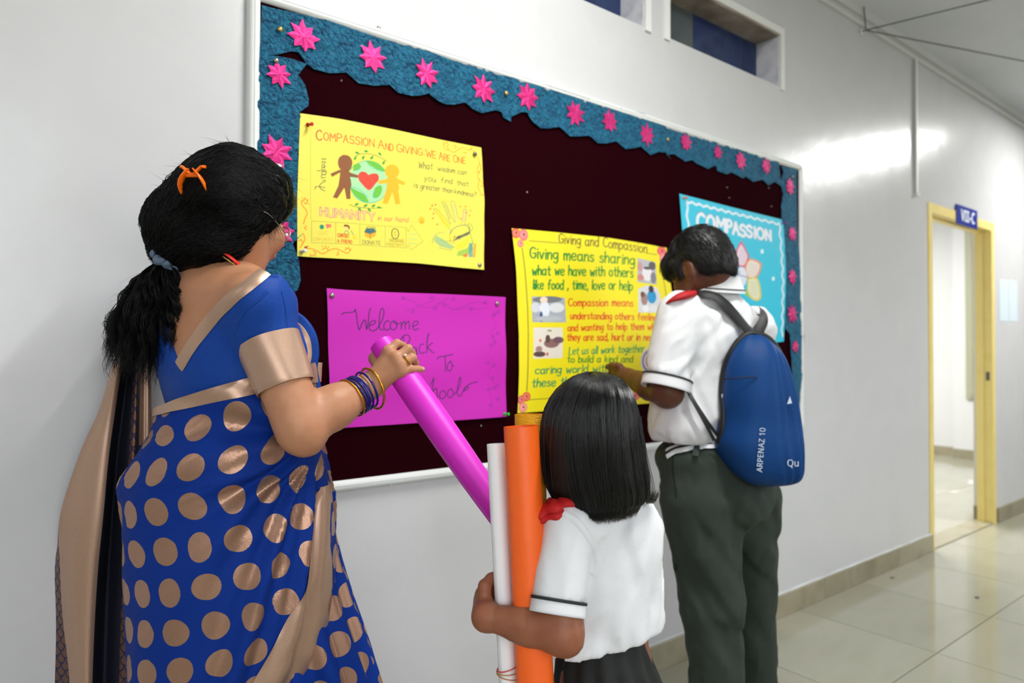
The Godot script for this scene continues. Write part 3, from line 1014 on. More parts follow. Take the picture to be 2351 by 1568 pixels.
func build_pins() -> void:
	var tack := lathe(PackedVector2Array([Vector2(0, 0.0055), Vector2(0.0035, 0.0050), Vector2(0.0060, 0.0032), Vector2(0.0068, 0.0015), Vector2(0.0062, 0.0008), Vector2(0.0, 0.0008)]), 16)
	var needle := lathe(PackedVector2Array([Vector2(0.0007, 0.002), Vector2(0.0007, -0.006), Vector2(0.0, -0.008)]), 8)
	var knob := lathe(PackedVector2Array([Vector2(0, 0.019), Vector2(0.0046, 0.0185), Vector2(0.0052, 0.0165), Vector2(0.0034, 0.014), Vector2(0.0026, 0.008), Vector2(0.0044, 0.004), Vector2(0.0056, 0.002), Vector2(0.005, 0.0), Vector2(0.0, 0.0)]), 14)
	var grey := mat(Color(0.45, 0.42, 0.36), 0.35, 0.8)
	for s in [[636, 58, 0.021, "round brass thumbtack at the corner of the blue top border", M.brass], [627, 131, 0.022, "round silver thumbtack at the head of the blue side border beside the woman", M.steel], [865, 57, 0.012, "dark round thumbtack on the white frame's top rail", grey],
			[1162, 207, 0.022, "round brass thumbtack where the two crumpled border strips meet", M.brass], [1537, 314, 0.022, "round brass thumbtack where the smooth border strip begins", M.brass], [1828, 401, 0.022, "round silver thumbtack at the head of the blue side border beside the boy", M.steel],
			[1089, 348, 0.021, "dark round thumbtack in the upper corner of the drawing poster", grey], [1100, 606, 0.021, "grey round thumbtack in the lower corner of the drawing poster", M.steel],
			[757, 677, 0.021, "grey round thumbtack by the word Welcome on the magenta poster", M.steel], [1141, 696, 0.021, "grey round thumbtack by the vine drawing on the magenta poster", M.steel]]:
		var p := on_wall(s[0], s[1], s[2])
		var o := thing("thumbtack", s[3], "thumbtack", p, "round thumbtacks on the notice board")
		o.rotation.x = PI / 2
		put(tack, "tack_head", s[4], o)
		put(needle, "tack_pin", M.steel, o)
	for s in [[700, 280, 0.020, "red push pin in the top corner of the drawing poster", Color(0.75, 0.05, 0.06), 0.6, -0.2], [686, 575, 0.020, "white push pin in the bottom corner of the drawing poster", Color(0.85, 0.83, 0.80), 0.4, 0.2], [1157, 953, 0.019, "bright green push pin in the bottom corner of the magenta poster", Color(0.10, 0.75, 0.12), 0.6, 0.2],
			[1573, 450, 0.018, "orange push pin in the corner of the turquoise poster", Color(0.85, 0.45, 0.30), 0.7, -0.3], [1805, 509, 0.018, "purple push pin between the turquoise poster and the blue border", Color(0.50, 0.15, 0.50), 0.6, 0.0], [884, 1113, 0.001, "white push pin stuck in the wall below the board's frame", Color(0.88, 0.88, 0.86), 0.5, 0.1]]:
		var p := on_wall(s[0], s[1], s[2])
		var o := thing("push_pin", s[3], "push pin", p, "plastic push pins")
		o.rotation = Vector3(PI / 2 - 0.3 * s[6], 0.0, -0.5 * s[5])
		put(knob, "pin_grip", mat(s[4], 0.3), o)
		put(needle, "pin_needle", M.steel, o)
	var spike := lathe(PackedVector2Array([Vector2(0, 0.004), Vector2(0.0022, 0.0034), Vector2(0.003, 0.0015), Vector2(0.0026, 0.0), Vector2(0.0007, -0.0005), Vector2(0.0005, -0.006)]), 10)
	for s in [[1675, 426, "tiny silver pin in the felt, upper of two above the turquoise poster heading"], [1772, 427, "tiny silver pin right under the scalloped border, over the turquoise poster"], [1680, 450, "tiny silver pin in the felt, lower of two above the turquoise poster heading"], [1210, 437, "tiny silver pin alone in the felt above the tall yellow poster"], [1778, 470, "tiny silver pin touching the top edge of the turquoise poster"], [778, 178, "tiny silver pin under the crumpled top border, above the drawing poster"], [1103, 980, "tiny silver pin in the felt below the magenta poster"]]:
		var o := put(spike, "map_pin", M.steel, null, on_wall(s[0], s[1], 0.012))
		o.rotation.x = PI / 2
		tag(o, s[2], "pin", "tiny silver pins in the bare felt")

func build_posters() -> void:
	rng.seed = 5
	poster_drawing()
	poster_welcome()
	poster_giving()
	poster_compassion()

func poster_drawing() -> void:
	draw_crop = [660.0, 240.0, 4.021]
	draw_z = 0.0165
	var yellow := Color(0.915, 0.865, 0.31)
	var p := new_paper(draw_crop, draw_z, "90,55 440,105 1000,215 1400,300 1785,375", "62,1390 200,1400 600,1420 1200,1457 1600,1500 1802,1518", "90,55 75,430 60,840 62,1390", "1785,375 1797,640 1810,870 1805,1200 1802,1518", Vector2i(1280, 930), yellow)
	draw_paper = p
	var pencil := Color(0.55, 0.53, 0.25)
	ink("185,80 190,560 195,1050", 0.9, pencil, false, 0.7)
	ink("190,200 900,310 1300,395", 0.7, pencil, false, 0.4)
	ink("190,325 900,440 1700,560", 0.7, pencil, false, 0.4)
	var orange := Color(0.90, 0.42, 0.05)
	write("C", 240, 312, 290, 318, 92, 3.6, Color(0.75, 0.28, 0.05))
	write("OMPASSION", 310, 318, 778, 385, 72, 3.2, orange)
	write("A", 815, 398, 870, 405, 78, 3.2, orange)
	write("ND", 885, 408, 955, 418, 62, 3.2, orange)
	write("G", 990, 425, 1040, 432, 72, 3.2, orange)
	write("IVING:", 1050, 435, 1245, 460, 64, 3.2, orange)
	write("W", 1262, 468, 1318, 478, 74, 3.2, orange)
	write("E", 1325, 476, 1355, 482, 62, 3.2, orange)
	write("A", 1385, 490, 1420, 495, 70, 3.2, orange)
	write("RE", 1430, 498, 1485, 506, 58, 3.2, orange)
	write("O", 1520, 512, 1555, 518, 70, 3.2, orange)
	write("NE", 1565, 518, 1630, 526, 56, 3.2, orange)
	# Kindness, written upwards
	var grey := Color(0.30, 0.30, 0.18)
	ink("235,770 240,748 275,748 300,752 325,760;330,700 300,712 275,740 290,770 325,790", 2.0, grey)
	ink("330,690 300,690;330,665 290,668;300,668 290,650 300,638 330,640;330,610 300,612 295,630 315,640 330,630 330,605 250,600;330,590 295,592 295,575;312,570 318,545 300,545 295,562 312,575 328,560;300,530 295,520 312,515 320,530 330,518;300,500 295,490 312,488 322,500 330,488", 1.8, grey)
	# wreath, earth, figures, heart
	var leaf := Color(0.10, 0.58, 0.16)
	ink("605,470 650,450 720,448 790,462 850,490 895,515", 1.6, Color(0.30, 0.45, 0.15))
	ink("555,920 600,938 680,950 760,955 860,950", 1.6, Color(0.30, 0.45, 0.15))
	for s in [[622, 440, 0.3], [705, 425, 0.2], [833, 450, 0.9], [603, 488, -1.1], [678, 482, -1.2], [758, 482, -0.9], [868, 528, -1.1], [622, 918, -0.5], [705, 930, -0.6], [778, 932, -0.6], [650, 965, 0.8], [740, 972, 0.8], [832, 948, 0.2]]:
		var a: float = s[2]
		var d := Vector2(cos(a), sin(a))
		var e := Vector2(-d.y, d.x)
		var q := Vector2(s[0], s[1])
		var pts := PackedVector2Array([q - d * 24, q + e * 11 - d * 4, q + d * 24, q - e * 11 - d * 4])
		p.canvas.fill(tex_points(pts), leaf)
	round_spot(728, 710, 178, 198, Color(0.62, 0.86, 0.68), 0.25)
	ink("550,700 560,600 610,545 700,512 800,530 870,590 900,650;895,720 890,810 830,880 740,905 650,880 590,820 555,740", 2.2, Color(0.25, 0.72, 0.62))
	var land := Color(0.35, 0.72, 0.10)
	area("590,550 640,540 650,570 620,600 585,598", land, true, 0.3)
	area("700,514 780,520 850,570 880,610 830,605 770,570 730,545", land, true, 0.3)
	area("560,760 620,790 690,830 730,895 680,890 610,840 570,790", land, true, 0.3)
	area("790,760 840,740 850,790 820,850 770,850 775,800", land, true, 0.3)
	ink("590,605 640,590 655,560;720,550 790,590 860,610;565,755 640,780 720,850;780,790 770,850 810,855", 2.2, Color(0.25, 0.75, 0.66))
	var brown := Color(0.50, 0.24, 0.08)
	area("495,458 545,470 575,520 565,580 540,605 500,600 465,590 445,540 455,485", brown, true, 0.22)
	area("475,600 545,598 550,622 632,648 628,672 552,662 562,690 568,740 560,770 562,868 528,868 505,760 440,862 402,852 450,745 458,690 466,620 390,660 375,632 440,605", brown, false, 0.22)
	ink("445,600 480,598;505,745 505,762", 1.2, Color(0.3, 0.12, 0.05))
	var gold := Color(0.93, 0.70, 0.0)
	round_spot(945, 612, 66, 66, gold)
	area("905,668 985,668 1000,680 1066,710 1058,738 1000,725 1012,775 1000,780 1022,915 980,918 948,800 905,915 862,908 890,780 898,722 820,728 815,695 880,685", gold)
	area("725,645 700,620 660,615 635,640 635,680 660,720 732,785 790,725 818,690 820,655 800,632 765,632", Color(0.86, 0.22, 0.12), true, 0.06)
	# question
	write("What", 1190, 575, 1320, 585, 62, 2.0, grey, 0.12, 0.85)
	write("wisdom", 1370, 592, 1528, 615, 48, 2.0, grey, 0.12, 0.85)
	write("can", 1555, 622, 1635, 630, 46, 2.0, grey, 0.12, 0.85)
	write("you", 1240, 690, 1350, 700, 58, 2.0, grey, 0.12, 0.85)
	write("find", 1395, 705, 1500, 716, 50, 2.0, grey, 0.12, 0.85)
	write("that", 1545, 724, 1650, 738, 48, 2.0, grey, 0.12, 0.85)
	write("is", 1145, 755, 1180, 760, 48, 2.0, grey, 0.12, 0.85)
	write("greater", 1205, 768, 1385, 788, 52, 2.0, grey, 0.12, 0.85)
	write("than", 1405, 790, 1500, 802, 46, 2.0, grey, 0.12, 0.85)
	write("kindness?", 1520, 805, 1715, 838, 46, 2.0, grey, 0.12, 0.85)
	# HUMANITY in hollow pink letters
	var pink := Color(0.80, 0.45, 0.52)
	write("HUMANITY", 285, 1020, 785, 1072, 74, 7.0, pink)
	write("HUMANITY", 285, 1020, 785, 1072, 74, 3.4, Color(0.95, 0.85, 0.42))
	write("in our hand", 815, 1068, 1095, 1085, 46, 2.0, Color(0.86, 0.45, 0.30), 0.15)
	for x in [1120, 1148, 1175]:
		round_spot(x, 1083, 4, 4, Color(0.85, 0.6, 0.3))
	round_spot(1222, 1066, 30, 36, Color(0.97, 0.75, 0.08))
	ink("1212,1060 1213,1064;1230,1062 1231,1066;1208,1080 1222,1090 1238,1080", 1.8, Color(0.55, 0.35, 0.05))
	# row of boxes and an arrow
	var thin := Color(0.62, 0.58, 0.20)
	ink("200,1065 425,1083 650,1100 885,1122 1080,1137;200,1265 425,1278 650,1297 885,1314 1080,1328;200,1065 198,1265;425,1083 424,1278;648,1100 650,1297;885,1122 885,1314;1080,1137 1078,1328;1080,1137 1100,1175 1130,1110 1235,1265 1125,1350 1100,1300 1078,1328", 1.2, thin, false)
	round_spot(296, 1122, 20, 22, Color(0.06, 0.55, 0.40))
	area("335,1095 382,1100 384,1128 360,1128 345,1140 340,1126 335,1122", Color(0.90, 0.45, 0.35))
	write("GIVE", 262, 1195, 352, 1202, 38, 1.2, Color(0.86, 0.74, 0.25))
	write("COMPLIMENTS", 212, 1248, 405, 1262, 34, 1.2, Color(0.86, 0.74, 0.25))
	round_spot(525, 1140, 22, 24, Color(0.97, 0.84, 0.45))
	area("500,1125 510,1105 545,1112 555,1135 545,1150 540,1128 510,1122", Color(0.50, 0.22, 0.08), true)
	ink("505,1190 515,1165 535,1165 545,1190;568,1160 580,1185 590,1200", 1.6, Color(0.25, 0.5, 0.45))
	round_spot(600, 1222, 20, 22, Color(0.93, 0.82, 0.15))
	write("COMFORT", 442, 1218, 548, 1230, 34, 1.9, Color(0.85, 0.38, 0.08))
	write("A FRIEND", 440, 1268, 576, 1282, 30, 1.9, Color(0.85, 0.38, 0.08))
	area("692,1175 745,1160 800,1175 795,1215 745,1238 698,1215", Color(0.90, 0.68, 0.12))
	area("690,1175 715,1140 780,1140 798,1172 745,1190", Color(0.15, 0.42, 0.45))
	ink("692,1175 745,1195 800,1175;745,1195 745,1238;692,1175 720,1125 790,1130 800,1175;735,1145 760,1165", 1.8, Color(0.62, 0.40, 0.05), false)
	write("DONATE", 675, 1288, 842, 1298, 36, 1.8, Color(0.55, 0.52, 0.25))
	ink("975,1145 1000,1160 1010,1195 1000,1230 978,1240 955,1228 945,1190 955,1155 975,1145", 2.8, Color(0.35, 0.32, 0.12))
	ink("965,1200 975,1170 985,1200 975,1215 965,1200", 1.6, Color(0.8, 0.6, 0.15))
	write("ENCOURAGE", 925, 1268, 1060, 1276, 28, 1.4, Color(0.70, 0.60, 0.12))
	write("POSITIVITY", 900, 1308, 1062, 1318, 30, 1.4, Color(0.70, 0.60, 0.12))
	for k in 3:
		ink("%d,%d %d,%d" % [1100, 1195 + 42 * k, 1180, 1205 + 42 * k], 2.2, Color(0.55, 0.78, 0.60), false, 0.8)
	# corner scrolls
	var scroll := Color(0.93, 0.58, 0.10)
	ink("1480,385 1450,395 1430,365 1445,335 1470,340 1470,365 1455,370;1470,395 1520,420 1560,400 1600,375 1640,385 1670,405;1520,365 1540,355 1550,375 1530,385;1610,420 1630,430 1640,415;1670,400 1700,370 1690,390 1720,410", 3.2, scroll)
	ink("1740,450 1760,520 1740,570 1750,600 1730,610;1760,520 1775,560 1760,600 1740,650 1770,690 1790,715 1775,740 1760,720;1760,660 1740,740 1760,790 1780,820 1750,810", 3.0, scroll)
	ink("120,870 110,900 125,930 150,960 160,1000 140,1040 125,1090;120,880 145,860 165,885 150,905 135,890;150,1110 135,1130 150,1140;120,1180 135,1230 110,1280 90,1310;80,1245 100,1235 110,1260", 3.2, scroll)
	ink("130,1330 180,1318 240,1340 300,1370 360,1340 420,1325 480,1350 530,1370 560,1345;180,1375 210,1385 235,1360 215,1345;300,1330 330,1315 350,1335;430,1385 450,1375 440,1355;510,1340 540,1325 560,1345", 3.2, scroll)
	area("130,1300 170,1295 140,1330 130,1325", Color(0.68, 0.25, 0.08))
	for s in [[120, 850], [145, 848], [170, 870], [178, 905], [300, 1300], [330, 1300], [355, 1310], [185, 1392], [235, 1390], [520, 1320], [545, 1318], [565, 1335], [1425, 340], [1440, 322], [1465, 320]]:
		round_spot(s[0], s[1], 4.5, 5, Color(0.80, 0.45, 0.08))
	# open hand with rays and leaves
	ink("1500,1165 1430,1080 1345,975 1330,960 1350,950 1370,965 1440,1040 1490,1100;1490,1095 1455,1000 1410,900 1430,890 1450,920 1500,1030 1530,1080;1530,1075 1510,980 1485,890 1510,880 1530,920 1560,1040;1590,1090 1600,1000 1600,960 1625,950 1635,980 1625,1060 1620,1100 1650,1130 1665,1180;1500,1160 1480,1210 1500,1260 1530,1270", 1.6, Color(0.55, 0.52, 0.35))
	area("1340,955 1365,962 1470,1090 1490,1110 1450,1130 1395,1050", Color(0.95, 0.80, 0.08), false, 0.2, 0.8)
	area("1415,900 1440,905 1500,1040 1470,1060", Color(0.72, 0.72, 0.35), false, 0.3, 0.6)
	area("1490,890 1525,910 1560,1060 1530,1070", Color(0.80, 0.80, 0.50), false, 0.3, 0.6)
	area("1600,960 1632,960 1622,1060 1595,1070", Color(0.92, 0.70, 0.62), false, 0.3, 0.6)
	ink("1500,1150 1560,1110 1650,1105 1660,1170 1600,1200 1520,1250 1490,1260 1480,1200 1500,1150", 2.4, Color(0.45, 0.45, 0.40))
	write("Compassion", 1520, 1250, 1660, 1185, 38, 2.2, Color(0.25, 0.25, 0.25))
	area("1480,1180 1500,1250 1530,1265 1500,1272 1478,1230", Color(0.95, 0.80, 0.05))
	area("1540,1290 1660,1210 1650,1290 1600,1320 1530,1330", Color(0.95, 0.85, 0.08), false, 0.3, 0.8)
	area("1350,1200 1440,1250 1530,1310 1500,1330 1400,1310 1340,1260", Color(0.45, 0.68, 0.62), false, 0.4, 0.7)
	area("1560,1350 1640,1320 1690,1260 1700,1330 1640,1390 1550,1390", Color(0.45, 0.70, 0.25), false, 0.4, 0.75)
	area("1660,1270 1690,1270 1700,1400 1660,1400", Color(0.25, 0.55, 0.70), false, 0.4, 0.8)
	area("1705,1280 1725,1270 1720,1405 1700,1400", Color(0.95, 0.60, 0.12), false, 0.2, 0.9)
	area("1610,1380 1650,1370 1645,1400 1610,1398", Color(0.92, 0.45, 0.15))
	ink("1650,1080 1660,1150 1680,1220 1700,1280;1665,1080 1690,1130 1670,1160", 2.4, Color(0.50, 0.62, 0.15))
	ink("1335,1250 1340,1210 1380,1180 1430,1175;1320,1280 1330,1230;1400,1250 1440,1260 1480,1250;1380,1320 1430,1330 1500,1340", 2.0, Color(0.60, 0.66, 0.35))
	for s in [[1300, 955], [1315, 925], [1345, 915], [1325, 1045], [1365, 1100], [1330, 1000]]:
		area("%d,%d %d,%d %d,%d" % [s[0] - 8, s[1] + 8, s[0] + 4, s[1] - 12, s[0] + 10, s[1] + 6], Color(0.88, 0.35, 0.08))
	for s in [[1575, 928], [1622, 928], [1632, 985], [1580, 1042], [1670, 965], [1660, 1012]]:
		area("%d,%d %d,%d %d,%d %d,%d" % [s[0] - 8, s[1] - 8, s[0], s[1] - 3, s[0] + 8, s[1] - 8, s[0], s[1] + 10], Color(0.82, 0.20, 0.22))
	ink("1385,870 1395,890;1400,860 1405,885;1430,865 1430,885;1455,870 1445,890;1380,930 1400,940;1375,960 1400,965", 2.4, Color(0.96, 0.78, 0.10), false)
	var o := hang_paper(p, "poster", "yellow poster reading Compassion and Giving: We Are One with children holding hands round the earth", draw_z, func(s, t): return 0.0022 + 0.0014 * sin(s * 5.0 + t * 3.0) - 0.0014 * sin(t * 21.0 + s * 2.0) * 0.5 * s + 0.006 * maxf(0.0, s - 0.85) * t)

func poster_welcome() -> void:
	draw_crop = [730.0, 640.0, 4.3556]
	draw_z = 0.0165
	var p := new_paper(draw_crop, draw_z, "60,88 250,105 700,130 1200,145 1870,178", "90,1512 280,1497 700,1470 1200,1435 1880,1388", "60,88 75,500 85,900 90,1512", "1870,178 1866,500 1875,800 1880,1388", Vector2i(1100, 800), Color(0.765, 0.045, 0.685))
	draw_paper = p
	var pen := Color(0.17, 0.06, 0.30)
	for s in ["205,350 225,332 280,328 330,318 342,295 355,360 365,430 385,502 410,440 440,402 452,450 460,498 475,420 480,340 495,282",
			"482,455 520,450 548,425 540,408 515,412 490,440 485,480 500,508 525,515 555,500 580,470 615,400 632,330 625,290 605,290 590,340 585,420 590,480 605,498 630,500",
			"688,415 665,410 640,435 632,470 645,500 670,502 695,490;735,410 705,430 700,470 720,500 750,495 768,460 760,425 735,410;735,425 760,440 790,440",
			"805,420 812,460 812,500;812,465 835,422 850,428 852,498;855,450 880,418 893,428 895,498;925,470 970,455 985,432 970,415 940,430 930,465 940,500 965,505 990,490",
			"835,570 830,640 825,720;795,620 820,580 850,556 885,560 898,590 885,630 850,655;850,655 895,665 915,700 900,735 850,745",
			"950,690 920,680 905,710 910,745 935,748 955,715 960,690 960,745 975,750;1040,650 1010,655 990,690 995,735 1020,745 1045,730;1065,740 1070,650 1085,570 1095,545 1085,560 1068,640;1130,640 1095,660 1075,690 1100,710 1120,735 1138,738",
			"1165,805 1185,785 1240,775 1330,757;1250,775 1248,850 1250,930;1310,820 1278,850 1268,890 1280,922 1305,920 1320,885 1315,845 1295,835;1315,870 1335,875",
			"960,1060 930,1050 905,1090 940,1130 955,1180 920,1215 890,1190;1040,1130 1010,1130 995,1170 1010,1205 1045,1200",
			"1102,1060 1125,1010 1132,1000 1122,1080 1122,1160 1125,1212;1122,1150 1145,1105 1165,1110 1170,1160 1175,1210;1235,1120 1205,1140 1195,1180 1215,1205 1245,1195 1255,1155 1240,1125;1310,1105 1280,1130 1275,1170 1295,1195 1325,1180 1335,1140 1315,1108",
			"1345,1165 1395,1090 1410,1010 1400,990 1385,1050 1375,1140 1390,1180 1415,1170 1440,1120 1460,1090 1520,1050 1585,1035;1440,1130 1480,1112 1490,1090 1470,1085 1455,1110"]:
		ink(s, 2.6, pen)
	# faint pencil vines along the top and side
	var faint := Color(0.50, 0.06, 0.52)
	ink("815,180 870,195 930,215 980,250 1060,280 1150,275 1190,240 1250,210 1300,180;860,310 920,300 990,265 1080,230 1160,200;1180,250 1250,240 1330,300 1420,280 1520,240 1620,230 1670,240;1330,310 1400,300 1480,280 1560,300 1700,290", 1.5, faint, true, 0.7)
	for s in [[930, 320], [1120, 180], [1160, 290], [1250, 260], [1340, 195], [1520, 300], [830, 180], [1660, 235], [1800, 325], [1760, 360], [1790, 545], [1740, 580], [1760, 630], [1720, 665], [1690, 845], [1750, 870], [1760, 1100], [1700, 1110], [1785, 1080], [1740, 1000], [1715, 1270], [1790, 1210]]:
		ink("%d,%d %d,%d %d,%d %d,%d %d,%d" % [s[0] - 16, s[1] + 8, s[0] - 4, s[1] - 14, s[0] + 16, s[1] - 8, s[0] + 8, s[1] + 12, s[0] - 16, s[1] + 8], 2.0, faint, true, 0.7)
	ink("1770,300 1740,380 1780,460 1730,540 1760,640 1700,740 1740,860 1690,960 1760,1050 1710,1150 1740,1260 1690,1340;1740,380 1800,330;1680,760 1650,850", 1.4, faint, true, 0.6)
	var o := hang_paper(p, "poster", "magenta poster with Welcome Back To School written in purple ink", draw_z, func(s, t): return 0.0025 + 0.0018 * sin(t * 11.0 + s * 3.0) + 0.0012 * sin(s * 9.0 - t * 5.0) + 0.004 * sin(PI * s) * t, 0.6)

func photo(s: String, base: Color, blobs: Array) -> void:
	area(s, base)
	for b in blobs:
		round_spot(b[0], b[1], b[2], b[3], b[4])

func poster_giving() -> void:
	draw_crop = [1160.0, 500.0, 3.409]
	draw_z = 0.0165
	var p := new_paper(draw_crop, draw_z, "42,72 400,105 800,145 1060,185 1280,225", "85,1535 600,1500 1105,1460 1372,1440", "42,72 75,400 100,900 98,1200 85,1535", "1280,225 1320,600 1350,1000 1372,1440", Vector2i(1000, 1200), Color(0.945, 0.875, 0.04))
	draw_paper = p
	var black := Color(0.28, 0.22, 0.12)
	var green := Color(0.12, 0.52, 0.16)
	var orange := Color(0.86, 0.30, 0.05)
	var teal := Color(0.12, 0.56, 0.36)
	ink("170,175 410,200;1110,275 1200,285;110,230 140,700 145,1360;1230,330 1260,600 1290,1000;140,1430 600,1400 1000,1380;410,115 470,120;1010,175 1090,195;1200,215 1250,225", 2.2, Color(0.45, 0.40, 0.10), false)
	write("Giving and Compassion", 408, 200, 1120, 275, 74, 2.8, black, 0.08)
	write("Giving means sharing", 170, 310, 1015, 375, 84, 4.2, green, 0.06)
	write("what we have with others", 180, 445, 1000, 470, 76, 4.0, green, 0.06)
	write("like food , time, love or help", 185, 555, 990, 575, 74, 3.8, green, 0.06)
	write("Compassion means", 470, 695, 990, 700, 58, 3.4, orange, 0.06)
	write("understanding others feelings", 485, 795, 1205, 810, 54, 3.2, orange, 0.06)
	write("and wanting to help them when", 460, 890, 1215, 880, 54, 3.2, orange, 0.06)
	write("they are sad, hurt or in need", 455, 965, 1180, 968, 56, 3.4, orange, 0.06)
	write("Let us all work together", 470, 1075, 1080, 1058, 58, 3.0, teal, 0.1)
	write("to build a kind and", 460, 1135, 990, 1138, 52, 3.0, green, 0.06)
	write("caring world with", 205, 1225, 800, 1212, 62, 3.4, teal, 0.06)
	write("these thoughts", 185, 1330, 720, 1300, 66, 3.4, teal, 0.06)
	# small pictures cut out and glued on
	var pale := Color(0.80, 0.78, 0.80)
	photo("175,612 442,628 448,822 178,818", Color(0.66, 0.68, 0.72), [[300, 640, 120, 26, Color(0.45, 0.46, 0.48)], [375, 705, 62, 38, Color(0.86, 0.87, 0.89)], [205, 700, 36, 40, Color(0.82, 0.83, 0.86)], [278, 720, 40, 70, Color(0.88, 0.90, 0.94)], [272, 642, 30, 26, Color(0.92, 0.84, 0.76)], [250, 775, 12, 42, Color(0.20, 0.30, 0.52)], [310, 790, 110, 22, Color(0.72, 0.73, 0.76)]])
	photo("185,860 418,862 420,1100 188,1105", Color(0.90, 0.87, 0.82), [[330, 985, 60, 36, Color(0.55, 0.40, 0.40)], [385, 960, 42, 26, Color(0.45, 0.32, 0.36)], [300, 950, 18, 32, Color(0.35, 0.26, 0.22)], [235, 1070, 48, 22, Color(0.34, 0.24, 0.24)], [230, 1030, 26, 24, Color(0.66, 0.52, 0.50)], [315, 885, 18, 7, Color(0.45, 0.60, 0.20)], [240, 962, 8, 12, Color(0.85, 0.30, 0.25)], [298, 1070, 8, 14, Color(0.85, 0.30, 0.25)]])
	photo("1045,318 1188,345 1190,522 1035,508", Color(0.72, 0.71, 0.74), [[1118, 440, 40, 58, Color(0.90, 0.89, 0.90)], [1060, 385, 20, 40, Color(0.78, 0.58, 0.58)], [1160, 375, 28, 34, Color(0.35, 0.34, 0.36)], [1120, 395, 30, 12, Color(0.32, 0.30, 0.30)], [1165, 470, 22, 46, Color(0.50, 0.49, 0.54)], [1062, 470, 26, 26, Color(0.80, 0.52, 0.50)]])
	photo("1040,560 1110,530 1190,545 1212,600 1225,725 1180,745 1035,748", Color(0.84, 0.84, 0.86), [[1145, 620, 36, 54, Color(0.10, 0.58, 0.80)], [1143, 560, 20, 28, Color(0.22, 0.16, 0.16)], [1085, 640, 26, 50, Color(0.62, 0.50, 0.48)], [1072, 605, 16, 24, Color(0.42, 0.26, 0.20)], [1095, 715, 26, 28, Color(0.92, 0.92, 0.93)], [1160, 715, 34, 28, Color(0.88, 0.88, 0.90)]])
	round_spot(1140, 1125, 84, 108, pale)
	round_spot(1140, 1125, 70, 92, Color(0.45, 0.42, 0.62))
	round_spot(1140, 1125, 56, 74, Color(0.86, 0.84, 0.88))
	round_spot(1140, 1125, 44, 58, Color(0.70, 0.42, 0.36))
	round_spot(1140, 1125, 34, 46, Color(0.88, 0.88, 0.92))
	round_spot(1125, 1128, 18, 26, Color(0.42, 0.66, 0.82))
	# rose stickers on the corners
	for s in [[70, 112, 34, 40, Color(0.88, 0.34, 0.20)], [130, 128, 36, 46, Color(0.90, 0.42, 0.42)], [100, 195, 24, 30, Color(0.92, 0.45, 0.40)], [1240, 255, 36, 36, Color(0.88, 0.28, 0.28)], [1252, 312, 32, 42, Color(0.90, 0.48, 0.46)], [145, 1405, 34, 38, Color(0.88, 0.34, 0.16)], [105, 1430, 26, 36, Color(0.85, 0.30, 0.28)], [125, 1490, 34, 40, Color(0.92, 0.52, 0.46)], [1020, 1400, 42, 34, Color(0.90, 0.36, 0.34)], [985, 1390, 26, 30, Color(0.92, 0.55, 0.48)]]:
		round_spot(s[0], s[1], s[2], s[3], s[4])
		var q: Vector2 = Vector2(s[0], s[1])
		for k in 3:
			var pts := PackedVector2Array()
			for i in 10:
				var a := i * 0.62 + k
				pts.append(q + Vector2(cos(a) * s[2], sin(a) * s[3]) * (0.25 + 0.22 * k))
			p.canvas.stroke(tex_points(pts), 2.2, (s[4] as Color).lightened(0.35), 0.7)
		round_spot(s[0] + 4, s[1] - 4, s[2] * 0.2, s[3] * 0.2, Color(0.55, 0.12, 0.10))
	var o := hang_paper(p, "poster", "tall yellow poster headed Giving and Compassion with glued pictures and rose stickers", draw_z, func(s, t): return 0.003 + 0.003 * sin(s * 4.0 + 1.0) * (1.0 - t) + 0.0016 * sin(t * 9.0 + s * 4.0) + 0.004 * t * (1.0 - s), 0.5)

